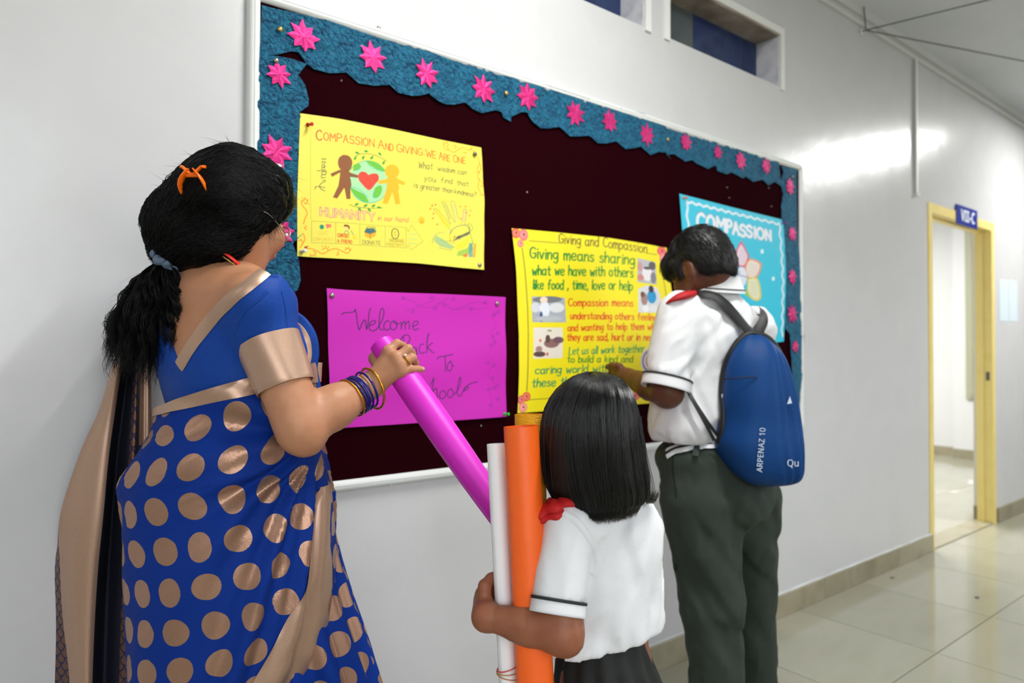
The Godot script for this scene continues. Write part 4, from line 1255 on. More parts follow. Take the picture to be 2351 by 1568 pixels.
func poster_compassion() -> void:
	draw_crop = [1540.0, 420.0, 4.126]
	draw_z = 0.0165
	var p := new_paper(draw_crop, draw_z, "98,85 600,215 1095,335", "215,1640 700,1560 1098,1500", "98,85 135,620 175,1100 215,1640", "1095,335 1112,600 1120,900 1098,1500", Vector2i(900, 1000), Color(0.13, 0.74, 0.85))
	draw_paper = p
	var white := Color(0.86, 0.89, 0.92)
	var a := Vector2(165, 160)
	var b := Vector2(1055, 375)
	var wave := PackedVector2Array()
	for i in 60:
		wave.append(a.lerp(b, i / 59.0) + Vector2(0, 9.0 * sin(i * 1.35)))
	p.canvas.stroke(tex_points(wave), 7.5, white)
	for side in [[Vector2(165, 165), Vector2(250, 1600)], [Vector2(1055, 375), Vector2(1078, 1450)]]:
		var w2 := PackedVector2Array()
		for i in 70:
			w2.append(side[0].lerp(side[1], i / 69.0) + Vector2(7.0 * sin(i * 0.75), 0))
		p.canvas.stroke(tex_points(w2), 7.5, white)
	# heading: thick white letters with a grey edge
	var spans := [["C", 265, 410, 330, 415, 140], ["O", 358, 415, 425, 425, 128], ["M", 450, 428, 530, 448, 118], ["P", 548, 448, 592, 456, 112], ["A", 606, 462, 660, 474, 110], ["S", 672, 480, 722, 488, 108], ["S", 736, 492, 786, 502, 108], ["I", 808, 500, 816, 502, 100], ["O", 838, 512, 898, 524, 104], ["N", 920, 520, 966, 530, 92]]
	for pass_ in 2:
		for s in spans:
			write(s[0], s[1], s[2], s[3], s[4], s[5], 13.0 if pass_ == 0 else 10.5, Color(0.50, 0.60, 0.68) if pass_ == 0 else Color(0.88, 0.90, 0.93))
	# paper flower of six petals
	var petals := [["685,530 740,640 755,690 715,780 655,770 620,700 640,610", Color(0.85, 0.30, 0.42)], ["770,700 830,720 872,765 830,880 745,890 715,800 735,730", Color(0.90, 0.55, 0.35)], ["740,890 835,895 868,1080 800,1105 740,1030", Color(0.86, 0.76, 0.30)], ["690,975 740,1030 760,1080 680,1020", Color(0.50, 0.76, 0.40)], ["640,690 620,720 600,760 660,780", Color(0.55, 0.50, 0.80)], ["560,900 620,880 650,960 600,1050 540,1000", Color(0.45, 0.60, 0.80)]]
	for q in petals:
		area(q[0], q[1], true)
	for q in [["684,560 728,645 740,692 708,765 662,758 635,700 652,615", Color(0.88, 0.80, 0.84)], ["772,716 822,734 855,770 820,868 750,876 728,800 745,742", Color(0.90, 0.84, 0.80)], ["752,904 826,908 852,1072 804,1088 752,1022", Color(0.86, 0.86, 0.72)]]:
		area(q[0], q[1], true)
	for k in 7:
		ink("660,%d 725,%d;735,%d 835,%d;765,%d 835,%d" % [620 + k * 20, 628 + k * 20, 750 + k * 18, 765 + k * 18, 930 + k * 20, 940 + k * 20], 1.0, Color(0.62, 0.60, 0.68), false, 0.7)
	round_spot(685, 880, 48, 96, Color(0.84, 0.86, 0.92))
	ink("645,865 690,868 735,885", 3.0, Color(0.45, 0.47, 0.62), false)
	for s in [[880, 635, 14, 22], [978, 897, 13, 20], [420, 1200, 14, 20]]:
		round_spot(s[0], s[1], s[2], s[3], Color(0.86, 0.94, 0.95))
	var o := hang_paper(p, "poster", "turquoise poster headed COMPASSION with a paper flower and wavy white border", draw_z, func(s, t): return 0.0025 + 0.0015 * sin(s * 5.0 + t * 4.0), 0.5)

# ---------------------------------------------------------------- smooth bodies: a distance field on a grid, meshed as surface nets
class Field:
	var lo: Vector3
	var cell: float
	var nx: int
	var ny: int
	var nz: int
	var d := PackedFloat32Array()
	func _init(a: Vector3, b: Vector3, c: float) -> void:
		lo = a.min(b)
		cell = c
		var s := (a.max(b) - lo) / c
		nx = int(s.x) + 2
		ny = int(s.y) + 2
		nz = int(s.z) + 2
		d.resize(nx * ny * nz)
		d.fill(0.2)
	func span(a: float, b: float, from: float, n: int) -> Vector2i:
		return Vector2i(clampi(int((a - from) / cell), 0, n - 1), clampi(int((b - from) / cell) + 1, 0, n - 1))
	# tapered capsule, joined with a smooth minimum of width k; flat squeezes it along an axis
	func bone(a: Vector3, b: Vector3, ra: float, rb: float, k := 0.02, axis := Vector3.ZERO, flat := 1.0) -> void:
		var pad := maxf(ra, rb) * maxf(1.0, flat) + k + cell * 3.0
		var p0 := a.min(b) - Vector3.ONE * pad
		var p1 := a.max(b) + Vector3.ONE * pad
		var sx := span(p0.x, p1.x, lo.x, nx)
		var sy := span(p0.y, p1.y, lo.y, ny)
		var sz := span(p0.z, p1.z, lo.z, nz)
		var ab := b - a
		var l2 := maxf(ab.length_squared(), 1e-9)
		var squeeze := axis != Vector3.ZERO and flat != 1.0
		var inv := 1.0 / flat - 1.0
		var ik := 0.25 / k
		for z in range(sz.x, sz.y + 1):
			for y in range(sy.x, sy.y + 1):
				var i := (z * ny + y) * nx + sx.x
				var p := Vector3(lo.x + sx.x * cell, lo.y + y * cell, lo.z + z * cell) - a
				for x in range(sx.x, sx.y + 1):
					var t := clampf(p.dot(ab) / l2, 0.0, 1.0)
					var e := p - ab * t
					if squeeze:
						e += axis * (e.dot(axis) * inv)
					var v := e.length() - (ra + (rb - ra) * t)
					var o := d[i]
					var h := k - absf(o - v)
					d[i] = (minf(o, v) - h * h * ik) if h > 0.0 else minf(o, v)
					i += 1
					p.x += cell
	# ellipsoid with axes given by a basis and radii
	func ball(c: Vector3, r: Vector3, k := 0.02, turn := Basis.IDENTITY, carve := false) -> void:
		var m := maxf(r.x, maxf(r.y, r.z)) + k + cell * 3.0
		var sx := span(c.x - m, c.x + m, lo.x, nx)
		var sy := span(c.y - m, c.y + m, lo.y, ny)
		var sz := span(c.z - m, c.z + m, lo.z, nz)
		var back := turn.transposed()
		var ik := 0.25 / k
		for z in range(sz.x, sz.y + 1):
			for y in range(sy.x, sy.y + 1):
				var i := (z * ny + y) * nx + sx.x
				for x in range(sx.x, sx.y + 1):
					var p := back * (Vector3(lo.x + x * cell, lo.y + y * cell, lo.z + z * cell) - c)
					var q := p / r
					var k0 := q.length()
					var k1 := (q / r).length()
					var v := k0 * (k0 - 1.0) / k1 if k1 > 1e-6 else -minf(r.x, minf(r.y, r.z))
					var o := d[i]
					if carve:
						v = -v
						var h := k - absf(o - v)
						d[i] = (maxf(o, v) + h * h * ik) if h > 0.0 else maxf(o, v)
					else:
						var h := k - absf(o - v)
						d[i] = (minf(o, v) - h * h * ik) if h > 0.0 else minf(o, v)
					i += 1
	# keep only what lies behind a plane
	func cut(point: Vector3, normal: Vector3) -> void:
		for z in nz:
			for y in ny:
				var i := (z * ny + y) * nx
				for x in nx:
					var v := (Vector3(lo.x + x * cell, lo.y + y * cell, lo.z + z * cell) - point).dot(normal)
					if v > d[i]:
						d[i] = v
					i += 1
	func merge(o: Field, k: float) -> void:
		var ik := 0.25 / k
		for i in d.size():
			var a := d[i]
			var b := o.d[i]
			var h := k - absf(a - b)
			d[i] = (minf(a, b) - h * h * ik) if h > 0.0 else minf(a, b)
	func twin() -> Field:
		var o := Field.new(lo, lo + Vector3(nx - 2, ny - 2, nz - 2) * cell, cell)
		o.nx = nx
		o.ny = ny
		o.nz = nz
		o.d.resize(d.size())
		o.d.fill(0.2)
		return o
	# change the field near the surface: f(point, distance) -> distance
	func edit(f: Callable, within := 0.05) -> void:
		for z in nz:
			for y in ny:
				var i := (z * ny + y) * nx
				for x in nx:
					if absf(d[i]) < within:
						d[i] = f.call(Vector3(lo.x + x * cell, lo.y + y * cell, lo.z + z * cell), d[i])
					i += 1
	func value(p: Vector3) -> float:
		var q := (p - lo) / cell
		var x := clampi(int(q.x), 0, nx - 2)
		var y := clampi(int(q.y), 0, ny - 2)
		var z := clampi(int(q.z), 0, nz - 2)
		var fx := clampf(q.x - x, 0, 1)
		var fy := clampf(q.y - y, 0, 1)
		var fz := clampf(q.z - z, 0, 1)
		var i := (z * ny + y) * nx + x
		var s := nx * ny
		return lerpf(lerpf(lerpf(d[i], d[i + 1], fx), lerpf(d[i + nx], d[i + nx + 1], fx), fy), lerpf(lerpf(d[i + s], d[i + s + 1], fx), lerpf(d[i + s + nx], d[i + s + nx + 1], fx), fy), fz)
	func slope(p: Vector3) -> Vector3:
		var e := cell
		return Vector3(value(p + Vector3(e, 0, 0)) - value(p - Vector3(e, 0, 0)), value(p + Vector3(0, e, 0)) - value(p - Vector3(0, e, 0)), value(p + Vector3(0, 0, e)) - value(p - Vector3(0, 0, e))).normalized()
	# walk from a point along a direction to the surface
	func hit(from: Vector3, dir: Vector3, far := 1.0) -> Vector3:
		var t := 0.0
		for i in 200:
			var v := value(from + dir * t)
			if v < 0.0004:
				break
			t += maxf(v * 0.7, 0.0006)
			if t > far:
				break
		return from + dir * t
	func snap(p: Vector3) -> Vector3:
		for i in 4:
			p -= slope(p) * value(p)
		return p
	func mesh_into(verts: PackedVector3Array, index: PackedInt32Array) -> void:
		var at_cell := {}
		var s := nx * ny
		var offs := PackedInt32Array([0, 1, nx, nx + 1, s, s + 1, s + nx, s + nx + 1])
		var near := cell * 3.6
		for z in nz - 1:
			for y in ny - 1:
				var i := (z * ny + y) * nx
				for x in nx - 1:
					if absf(d[i]) < near:
						var first := d[i] < 0.0
						var mixed := false
						for k in range(1, 8):
							if (d[i + offs[k]] < 0.0) != first:
								mixed = true
								break
						if mixed:
							var sum := Vector3.ZERO
							var n := 0
							for e in [[0, 1], [2, 3], [4, 5], [6, 7], [0, 2], [1, 3], [4, 6], [5, 7], [0, 4], [1, 5], [2, 6], [3, 7]]:
								var a := d[i + offs[e[0]]]
								var b := d[i + offs[e[1]]]
								if (a < 0.0) != (b < 0.0):
									var t := a / (a - b)
									var pa := Vector3(e[0] & 1, (e[0] >> 1) & 1, e[0] >> 2)
									var pb := Vector3(e[1] & 1, (e[1] >> 1) & 1, e[1] >> 2)
									sum += pa.lerp(pb, t)
									n += 1
							at_cell[i] = verts.size()
							verts.append(lo + (Vector3(x, y, z) + sum / n) * cell)
					i += 1
		for i: int in at_cell:
			var inside := d[i] < 0.0
			# edges from this corner along x, y, z: the quad joins the four cells round each
			for ax in 3:
				var step: int = [1, nx, s][ax]
				if i + step >= d.size() or (d[i + step] < 0.0) == inside:
					continue
				var u: int = [nx, s, 1][ax]
				var w: int = [s, 1, nx][ax]
				if not (at_cell.has(i - u) and at_cell.has(i - w) and at_cell.has(i - u - w)):
					continue
				var a: int = at_cell[i]
				var b: int = at_cell[i - u]
				var c: int = at_cell[i - u - w]
				var e: int = at_cell[i - w]
				if inside:
					index.append_array([a, c, b, a, e, c])
				else:
					index.append_array([a, b, c, a, c, e])

func body_mesh(fields: Array, colour : Callable = nothing) -> ArrayMesh:
	var v := PackedVector3Array()
	var idx := PackedInt32Array()
	for f: Field in fields:
		f.mesh_into(v, idx)
	var colors := PackedColorArray()
	if colour.is_valid():
		for p in v:
			colors.append(colour.call(p))
	return smooth_mesh(v, idx, PackedVector2Array(), colors)

# the point of a field's surface that a pixel's ray meets first
func skin_at(f: Field, px: float, py: float, near := 0.6) -> Vector3:
	var r := ray(px, py)
	return f.hit(CAM + r * near, r.normalized(), 3.0)

# a flat band lying on a surface along points; width per point, lifted off by `off`
func ribbon(f: Field, pts: PackedVector3Array, width: float, off: float, thick := 0.0015, cols := 5) -> ArrayMesh:
	var v := PackedVector3Array()
	var uv := PackedVector2Array()
	var run := 0.0
	var n := pts.size()
	for i in n:
		var t := (pts[mini(i + 1, n - 1)] - pts[maxi(i - 1, 0)]).normalized()
		var nn := f.slope(pts[i])
		var side := t.cross(nn).normalized()
		if i > 0:
			run += pts[i].distance_to(pts[i - 1])
		for c in cols:
			var s := float(c) / (cols - 1) - 0.5
			var q := f.snap(pts[i] + side * (width * s))
			var edge := 1.0 - pow(absf(s) * 2.0, 4.0)
			v.append(q + f.slope(q) * (off + thick * (edge - 1.0)))
			uv.append(Vector2(s + 0.5, run))
	return grid_mesh(v, n, cols, false, uv)

func px_path(f: Field, s: String, near := 0.6, dense := 6) -> PackedVector3Array:
	var p := PackedVector3Array()
	for q in points2(s):
		p.append(Vector3(q.x, q.y, 0))
	p = spline(p, dense)
	var out := PackedVector3Array()
	for q in p:
		var e := skin_at(f, q.x, q.y, near)
		if absf(f.value(e)) < 0.01:
			out.append(e)
	return out

# cloth lofted through sections: each [left px, right px, py, depth of the middle, half depth in metres]
func loft_points(sections: Array, cols: int, rows: int, wrinkle: Callable, power := 2.0, lift : Callable = nothing) -> PackedVector3Array:
	var right := Vector3(cam_basis.x.x, 0, cam_basis.x.z).normalized()
	var away := Vector3(-cam_basis.z.x, 0, -cam_basis.z.z).normalized()
	var out := PackedVector3Array()
	var m := sections.size()
	for r in rows:
		var g := float(r) / (rows - 1) * (m - 1)
		var i := mini(int(g), m - 2)
		var t := g - i
		var s := []
		for k in 5:
			s.append(cubic_interpolate(sections[i][k], sections[i + 1][k], sections[maxi(i - 1, 0)][k], sections[mini(i + 2, m - 1)][k], t))
		var c := at((s[0] + s[1]) / 2.0, s[2], s[3])
		var a: float = (s[1] - s[0]) / 2.0 * s[3] / FOCAL
		for q in cols:
			var th := -TAU * q / (cols - 1)
			var cs := cos(th)
			var sn := sin(th)
			var rad := pow(pow(absf(cs), power) + pow(absf(sn), power), -1.0 / power)
			var w: float = wrinkle.call(th, float(r) / (rows - 1)) if wrinkle.is_valid() else 0.0
			out.append(c + right * cs * rad * (a + w) + away * sn * rad * (s[4] + w) + (Vector3(0, lift.call(th, float(r) / (rows - 1)), 0) if lift.is_valid() else Vector3.ZERO))
	return out

# an open sleeve, cuff or hem: rings along a path of [centre, axis, radius a, radius b]
func rings(list: Array, cols: int, side: Vector3, wrinkle : Callable = nothing, thick := 0.0) -> ArrayMesh:
	var v := PackedVector3Array()
	var uv := PackedVector2Array()
	var rows := list.size()
	for r in rows:
		var c: Vector3 = list[r][0]
		var ax: Vector3 = (list[r][1] as Vector3).normalized()
		var e1 := (side - ax * side.dot(ax)).normalized()
		var e2 := ax.cross(e1)
		for q in cols:
			var th := TAU * q / (cols - 1)
			var w: float = wrinkle.call(th, float(r) / (rows - 1)) if wrinkle.is_valid() else 0.0
			v.append(c + e1 * cos(th) * (list[r][2] + w) + e2 * sin(th) * (list[r][3] + w))
			uv.append(Vector2(float(q) / (cols - 1), float(r) / (rows - 1)))
	return grid_mesh(v, rows, cols, true, uv)

# ---------------------------------------------------------------- shared for people
var R_ := Vector3.RIGHT    # to the camera's right, level
var F_ := Vector3.FORWARD  # away from the camera, level

func skin_material(c: Color, seed_: int) -> StandardMaterial3D:
	var m := mat(Color(1, 1, 1), 0.48)
	m.albedo_texture = noise_tex(0.02, 256, seed_, [c.darkened(0.06), c, c.lightened(0.04), c.darkened(0.02)], 4)
	m.subsurf_scatter_enabled = true
	m.subsurf_scatter_strength = 0.10
	m.metallic_specular = 0.4
	tri(m, 5.0, true)
	return m

func cloth_noise(seed_: int, freq: float) -> FastNoiseLite:
	var n := FastNoiseLite.new()
	n.seed = seed_
	n.frequency = freq
	n.fractal_octaves = 2
	return n

# many thin strands as one mesh: each strand a list of points, thickness at the root
func strands(list: Array, thick: float, sides := 3) -> ArrayMesh:
	var v := PackedVector3Array()
	var nrm := PackedVector3Array()
	var idx := PackedInt32Array()
	for p: PackedVector3Array in list:
		var n := p.size()
		var side := Vector3.ZERO
		var base := v.size()
		for i in n:
			var t := (p[mini(i + 1, n - 1)] - p[maxi(i - 1, 0)]).normalized()
			if side == Vector3.ZERO:
				side = t.cross(Vector3(0.3, 0.5, 0.8)).normalized()
			side = (side - t * side.dot(t)).normalized()
			var other := t.cross(side)
			var r := thick * (1.0 - 0.85 * pow(float(i) / (n - 1), 2.0))
			for c in sides:
				var a := TAU * c / sides
				var k := side * cos(a) + other * sin(a)
				v.append(p[i] + k * r)
				nrm.append(k)
		for i in n - 1:
			for c in sides:
				var a := base + i * sides + c
				var b := base + i * sides + (c + 1) % sides
				idx.append_array([a, a + sides, b, b, a + sides, b + sides])
	return ready_mesh(v, nrm, idx)

func part(mesh: Mesh, called: String, m: Material, who: Node3D, label := "") -> MeshInstance3D:
	var o := put(mesh, called, m, who, -who.position)
	if label != "":
		o.set_meta("label", label)
	return o

# a piece of a part: thing > part > sub-part
func subpart(mesh: Mesh, called: String, m: Material, of: Node3D, label := "") -> MeshInstance3D:
	var o := put(mesh, called, m, of)
	if label != "":
		o.set_meta("label", label)
	return o

# the finger chain: points with radii
func finger(f: Field, pts: Array, r0: float, r1: float, k := 0.004) -> void:
	var n := pts.size()
	for i in n - 1:
		f.bone(pts[i], pts[i + 1], lerpf(r0, r1, float(i) / (n - 1)), lerpf(r0, r1, float(i + 1) / (n - 1)), k)

func ring_band(c: Vector3, axis: Vector3, r: float, thick: float, sides := 10, wave := 0.0) -> ArrayMesh:
	var e1 := axis.cross(Vector3.UP).normalized()
	var e2 := axis.cross(e1).normalized()
	var p := PackedVector3Array()
	for i in 56:
		var a := TAU * i / 56.0
		p.append(c + (e1 * cos(a) + e2 * sin(a)) * r)
	var rad := PackedFloat32Array()
	for i in 56:
		rad.append(thick * (1.0 + wave * sin(i * 2.8)))
	return tube(p, rad, sides, true)

# ---------------------------------------------------------------- the woman in the saree
func saree_textures() -> void:
	# one repeat of the woven dots: 66 mm of cloth
	var n := 256
	var col := Image.create(n, n, false, Image.FORMAT_RGB8)
	var met := Image.create(n, n, false, Image.FORMAT_RGB8)
	var blue := Color(0.035, 0.20, 0.56)
	var gold := Color(0.74, 0.57, 0.46)
	rng.seed = 31
	for y in n:
		for x in n:
			var q := Vector2(x - 128, y - 128) / 128.0
			var edge := 0.70 + 0.006 * sin(x * 1.3) * cos(y * 1.7)
			var inside := q.length() < edge
			var weave := 0.90 + 0.10 * sin((x + y * 0.15) * 1.25) * (1.0 if inside else 0.3) + rng.randf_range(-0.05, 0.05)
			var c := (gold if inside else blue) * weave
			if inside and rng.randf() < 0.10:
				c = c.lerp(blue, 0.35)
			c.a = 1.0
			col.set_pixel(x, y, c)
			met.set_pixel(x, y, Color(0.36 if inside else 0.7, 0.6 if inside else 0.0, 0))
	M.saree = mat(Color(1, 1, 1), 1.0)
	M.saree.albedo_texture = ImageTexture.create_from_image(col)
	var mt := ImageTexture.create_from_image(met)
	M.saree.roughness_texture = mt
	M.saree.roughness_texture_channel = BaseMaterial3D.TEXTURE_CHANNEL_RED
	M.saree.metallic = 1.0
	M.saree.metallic_specular = 0.25
	M.saree.metallic_texture = mt
	M.saree.metallic_texture_channel = BaseMaterial3D.TEXTURE_CHANNEL_GREEN
	M.saree.uv1_scale = Vector3(1 / 0.068, 1 / 0.068, 1)
	bump(M.saree, noise_tex(0.09, 256, 83, [], 3), 0.02)
	# gold tissue border
	M.gold_cloth = mat(Color(1, 1, 1), 0.40, 0.55)
	M.gold_cloth.albedo_texture = noise_tex(0.18, 256, 84, [Color(0.64, 0.51, 0.43), Color(0.74, 0.61, 0.52), Color(0.69, 0.56, 0.475)], 3)
	bump(M.gold_cloth, noise_tex(0.3, 256, 85, [], 2), 0.02)
	tri(M.gold_cloth, 8.0, true)
	# blue blouse silk
	M.silk = mat(Color(1, 1, 1), 0.58)
	M.silk.albedo_texture = noise_tex(0.06, 256, 86, [Color(0.04, 0.20, 0.50), Color(0.06, 0.25, 0.58), Color(0.05, 0.225, 0.54)], 4)
	M.silk.metallic_specular = 0.3
	tri(M.silk, 6.0, true)
	# fish-scale brocade of the loose end
	var sc := Image.create(128, 128, false, Image.FORMAT_RGB8)
	var sm := Image.create(128, 128, false, Image.FORMAT_RGB8)
	for y in 128:
		for x in 128:
			var on := false
			for k in [[0, 0], [64, 64], [128, 0], [-64, 64], [0, 128], [128, 128], [64, -64], [64, 192], [192, 64]]:
				var r := Vector2(x - k[0], (y - k[1]) * 0.9).length()
				if y >= k[1] - 2 and r < 66 and r > 52 and absf(x - k[0]) <= 64:
					on = true
			sc.set_pixel(x, y, Color(0.02, 0.05, 0.26) if on else Color(0.46, 0.34, 0.27))
			sm.set_pixel(x, y, Color(0.6 if on else 0.42, 0.0 if on else 0.7, 0))
	M.scale_cloth = mat(Color(1, 1, 1), 1.0)
	M.scale_cloth.albedo_texture = ImageTexture.create_from_image(sc)
	M.scale_cloth.roughness_texture = ImageTexture.create_from_image(sm)
	M.scale_cloth.metallic = 1.0
	M.scale_cloth.metallic_texture = M.scale_cloth.roughness_texture
	M.scale_cloth.metallic_texture_channel = BaseMaterial3D.TEXTURE_CHANNEL_GREEN
	M.scale_cloth.uv1_scale = Vector3(1 / 0.026, 1 / 0.026, 1)
	M.navy = mat(Color(0.02, 0.035, 0.12), 0.7)

const WAIST := [[368, 716, 905, 1.335, 0.140], [362, 722, 950, 1.335, 0.146], [345, 730, 1000, 1.335, 0.152], [308, 738, 1060, 1.33, 0.160], [284, 743, 1100, 1.33, 0.160], [287, 752, 1150, 1.33, 0.165], [293, 757, 1220, 1.33, 0.168], [298, 757, 1300, 1.33, 0.170], [303, 753, 1390, 1.33, 0.170], [305, 735, 1485, 1.33, 0.170], [307, 700, 1568, 1.33, 0.170], [310, 640, 1700, 1.33, 0.165], [312, 600, 1950, 1.33, 0.160], [314, 590, 2190, 1.33, 0.155]]

var fold_noise: FastNoiseLite

func woman_fold(th: float, v: float) -> float:
	if fold_noise == null:
		fold_noise = cloth_noise(77, 1.0)
	var along_ := th * 0.17 + v * 0.9
	var over := -th * 0.13 + v * 1.0
	var small := 0.0013 * fold_noise.get_noise_2d(along_ * 34.0, over * 9.0) + 0.0005 * fold_noise.get_noise_2d(along_ * 70.0 + 5.0, over * 16.0)
	# drape folds fan out from the hip on her front side
	var c := cos(th)
	var y := v * 1.30
	var phi := atan2(y - 0.20, 1.02 - c)
	var far := Vector2(y - 0.20, 1.02 - c).length()
	var front := smoothstep(0.15, 0.75, c + 0.65)
	return front * smoothstep(0.04, 0.35, far) * (0.0070 * sin(phi * 17.0) + 0.0050 * sin(phi * 31.0 + 1.0)) + 0.0018 * sin(th * 9.0 + v * 22.0) + small * smoothstep(PI, PI * 0.8, absf(wrapf(th - PI, -PI, PI)))

func build_woman() -> void:
	R_ = Vector3(cam_basis.x.x, 0, cam_basis.x.z).normalized()
	F_ = Vector3(-cam_basis.z.x, 0, -cam_basis.z.z).normalized()
	saree_textures()
	var ahead := (R_ * 0.707 + F_ * 0.707).normalized()
	var her_right := (R_ * 0.707 - F_ * 0.707).normalized()
	var U := Vector3.UP
	var hips := at(515, 1090, 1.335)
	var who := thing("person", "woman in a blue saree with gold dots holding a magenta paper roll", "person", Vector3(hips.x, 0, hips.z))
	var c7 := at(474, 640, 1.335)
	var chest := at(516, 790, 1.335)
	var waist := at(540, 930, 1.335)
	var sh_r := at(576, 690, 1.235)
	var sh_l := c7 - her_right * 0.155 - U * 0.035
	var elbow := at(682, 982, 1.20)
	var wrist := at(850, 885, 1.312)
	var across := her_right
	# body: trunk, arms and legs
	var f := Field.new(Vector3(hips.x - 0.36, -0.01, hips.z - 0.36), Vector3(hips.x + 0.55, 1.62, hips.z + 0.36), 0.011)
	f.ball(chest, Vector3(0.150, 0.17, 0.112), 0.03, Basis(across, U, ahead))
	f.ball(chest + ahead * 0.05 - U * 0.02, Vector3(0.125, 0.07, 0.095), 0.03, Basis(across, U, ahead))
	f.ball(waist + U * 0.01, Vector3(0.128, 0.12, 0.102), 0.03, Basis(across, U, ahead))
	f.ball(hips, Vector3(0.135, 0.12, 0.110), 0.03, Basis(across, U, ahead))
	f.bone(sh_l, sh_r + her_right * 0.005, 0.052, 0.050, 0.05)
	f.bone(c7 - U * 0.06, chest, 0.07, 0.10, 0.05)
	f.bone(c7 + ahead * 0.01, at(520, 575, 1.345), 0.052, 0.046, 0.03)
	f.bone(sh_r, elbow, 0.047, 0.0440, 0.02)
	f.bone(elbow, wrist.lerp(elbow, 0.55), 0.0415, 0.0375, 0.008)
	f.bone(wrist.lerp(elbow, 0.55), wrist.lerp(elbow, 0.06), 0.040, 0.0275, 0.02)
	f.ball(elbow + Vector3(0, -0.026, 0) + R_ * 0.012, Vector3(0.026, 0.024, 0.026), 0.03)
	var el_l := sh_l - U * 0.24 + ahead * 0.05
	f.bone(sh_l, el_l, 0.048, 0.042, 0.02)
	f.bone(el_l, el_l + ahead * 0.19 + her_right * 0.06 - U * 0.02, 0.041, 0.027, 0.02)
	for s in [-1.0, 1.0]:
		var hip_j: Vector3 = hips + across * (0.085 * s) - U * 0.04
		var knee := Vector3(hip_j.x, 0.47, hip_j.z)
		f.bone(hip_j, knee, 0.085, 0.055, 0.03)
		f.bone(knee, Vector3(knee.x, 0.07, knee.z), 0.052, 0.036, 0.02)
		f.bone(Vector3(knee.x, 0.04, knee.z) - ahead * 0.03, Vector3(knee.x, 0.025, knee.z) + ahead * 0.15, 0.035, 0.024, 0.02)
	# head: a finer grid
	var face := (R_ * 0.38 + F_ * 0.925).normalized()
	var tilt := deg_to_rad(20.0)
	var hf := face * cos(tilt) - U * sin(tilt)
	var hu := U * cos(tilt) + face * sin(tilt)
	var hs := hf.cross(hu).normalized()
	var hb := Basis(hs, hu, hf)
	var head := at(545, 480, 1.335)
	var hd := Field.new(head - Vector3.ONE * 0.16, head + Vector3.ONE * 0.16, 0.005)
	var hp := func(x: float, y: float, z: float) -> Vector3: return head + hs * x + hu * y + hf * z
	hd.ball(hp.call(0, 0.014, -0.012), Vector3(0.072, 0.090, 0.092), 0.02, hb)
	hd.ball(hp.call(0, -0.045, 0.035), Vector3(0.056, 0.072, 0.055), 0.03, hb)
	hd.ball(hp.call(0, -0.105, 0.048), Vector3(0.028, 0.022, 0.026), 0.03, hb)
	for s in [-1.0, 1.0]:
		hd.ball(hp.call(0.040 * s, -0.035, 0.055), Vector3(0.026, 0.024, 0.024), 0.02, hb)
		hd.bone(hp.call(0.052 * s, -0.05, 0.0), hp.call(0.018 * s, -0.105, 0.045), 0.02, 0.018, 0.02)
		hd.ball(hp.call(0.030 * s, 0.0, 0.085), Vector3(0.016, 0.010, 0.010), 0.012, hb, true)
		hd.ball(hp.call(0.030 * s, 0.0, 0.074), Vector3(0.013, 0.011, 0.012), 0.006, hb)
		hd.ball(hp.call(0.074 * s, -0.012, -0.008), Vector3(0.008, 0.032, 0.018), 0.008, hb)
	hd.bone(hp.call(0, 0.005, 0.082), hp.call(0, -0.042, 0.104), 0.008, 0.011, 0.014)
	hd.ball(hp.call(0, -0.046, 0.092), Vector3(0.017, 0.009, 0.012), 0.010, hb)
	hd.ball(hp.call(0, -0.072, 0.083), Vector3(0.022, 0.006, 0.008), 0.006, hb)
	hd.ball(hp.call(0, -0.081, 0.080), Vector3(0.018, 0.006, 0.008), 0.006, hb)
	hd.bone(hp.call(0, -0.05, -0.02), c7 + ahead * 0.02 + U * 0.02, 0.05, 0.05, 0.03)
	# right hand on the roll
	var hand := woman_hand(wrist, elbow)
	var nail := SphereMesh.new()
	nail.radius = 0.0052
	nail.height = 0.0104
	var nl := put(nail, "fingernail", mat(Color(0.80, 0.66, 0.58), 0.25), who, at(966.5, 847.5, 1.3325) - who.position)
	nl.scale = Vector3(1.1, 0.7, 0.7)
	var skin := skin_material(Color(0.70, 0.49, 0.36), 90)
	part(body_mesh([f, hd, hand]), "body", skin, who)
	# nails
	# blouse: the trunk again, a little larger, with short sleeves, open at the back
	var b := Field.new(Vector3(chest.x - 0.30, 0.95, chest.z - 0.30), Vector3(chest.x + 0.30, 1.42, chest.z + 0.30), 0.007)
	b.ball(chest, Vector3(0.157, 0.177, 0.119), 0.03, Basis(across, U, ahead))
	b.ball(chest + ahead * 0.055 - U * 0.02, Vector3(0.135, 0.08, 0.105), 0.04, Basis(across, U, ahead))
	b.ball(waist, Vector3(0.142, 0.16, 0.115), 0.05, Basis(across, U, ahead))
	b.bone(sh_l, sh_r + her_right * 0.012, 0.060, 0.060, 0.05)
	b.ball(sh_r + her_right * 0.014 - U * 0.01, Vector3.ONE * 0.060, 0.03)
	b.bone(c7 - U * 0.06, chest, 0.076, 0.107, 0.05)
	var arm_dir := (elbow - sh_r).normalized()
	var cuff_top := sh_r.lerp(elbow, 0.325)
	var sleeve := b.twin()
	sleeve.bone(sh_r, cuff_top + arm_dir * 0.06, 0.060, 0.050, 0.03)
	sleeve.cut(cuff_top + arm_dir * 0.035, arm_dir)
	b.merge(sleeve, 0.02)
	b.bone(sh_l, sh_l.lerp(el_l, 0.6), 0.058, 0.052, 0.03)
	var n := cloth_noise(7, 9.0)
	var pit := at(545, 780, 1.22)
	var pull := (at(470, 905, 1.25) - at(560, 720, 1.2)).normalized()
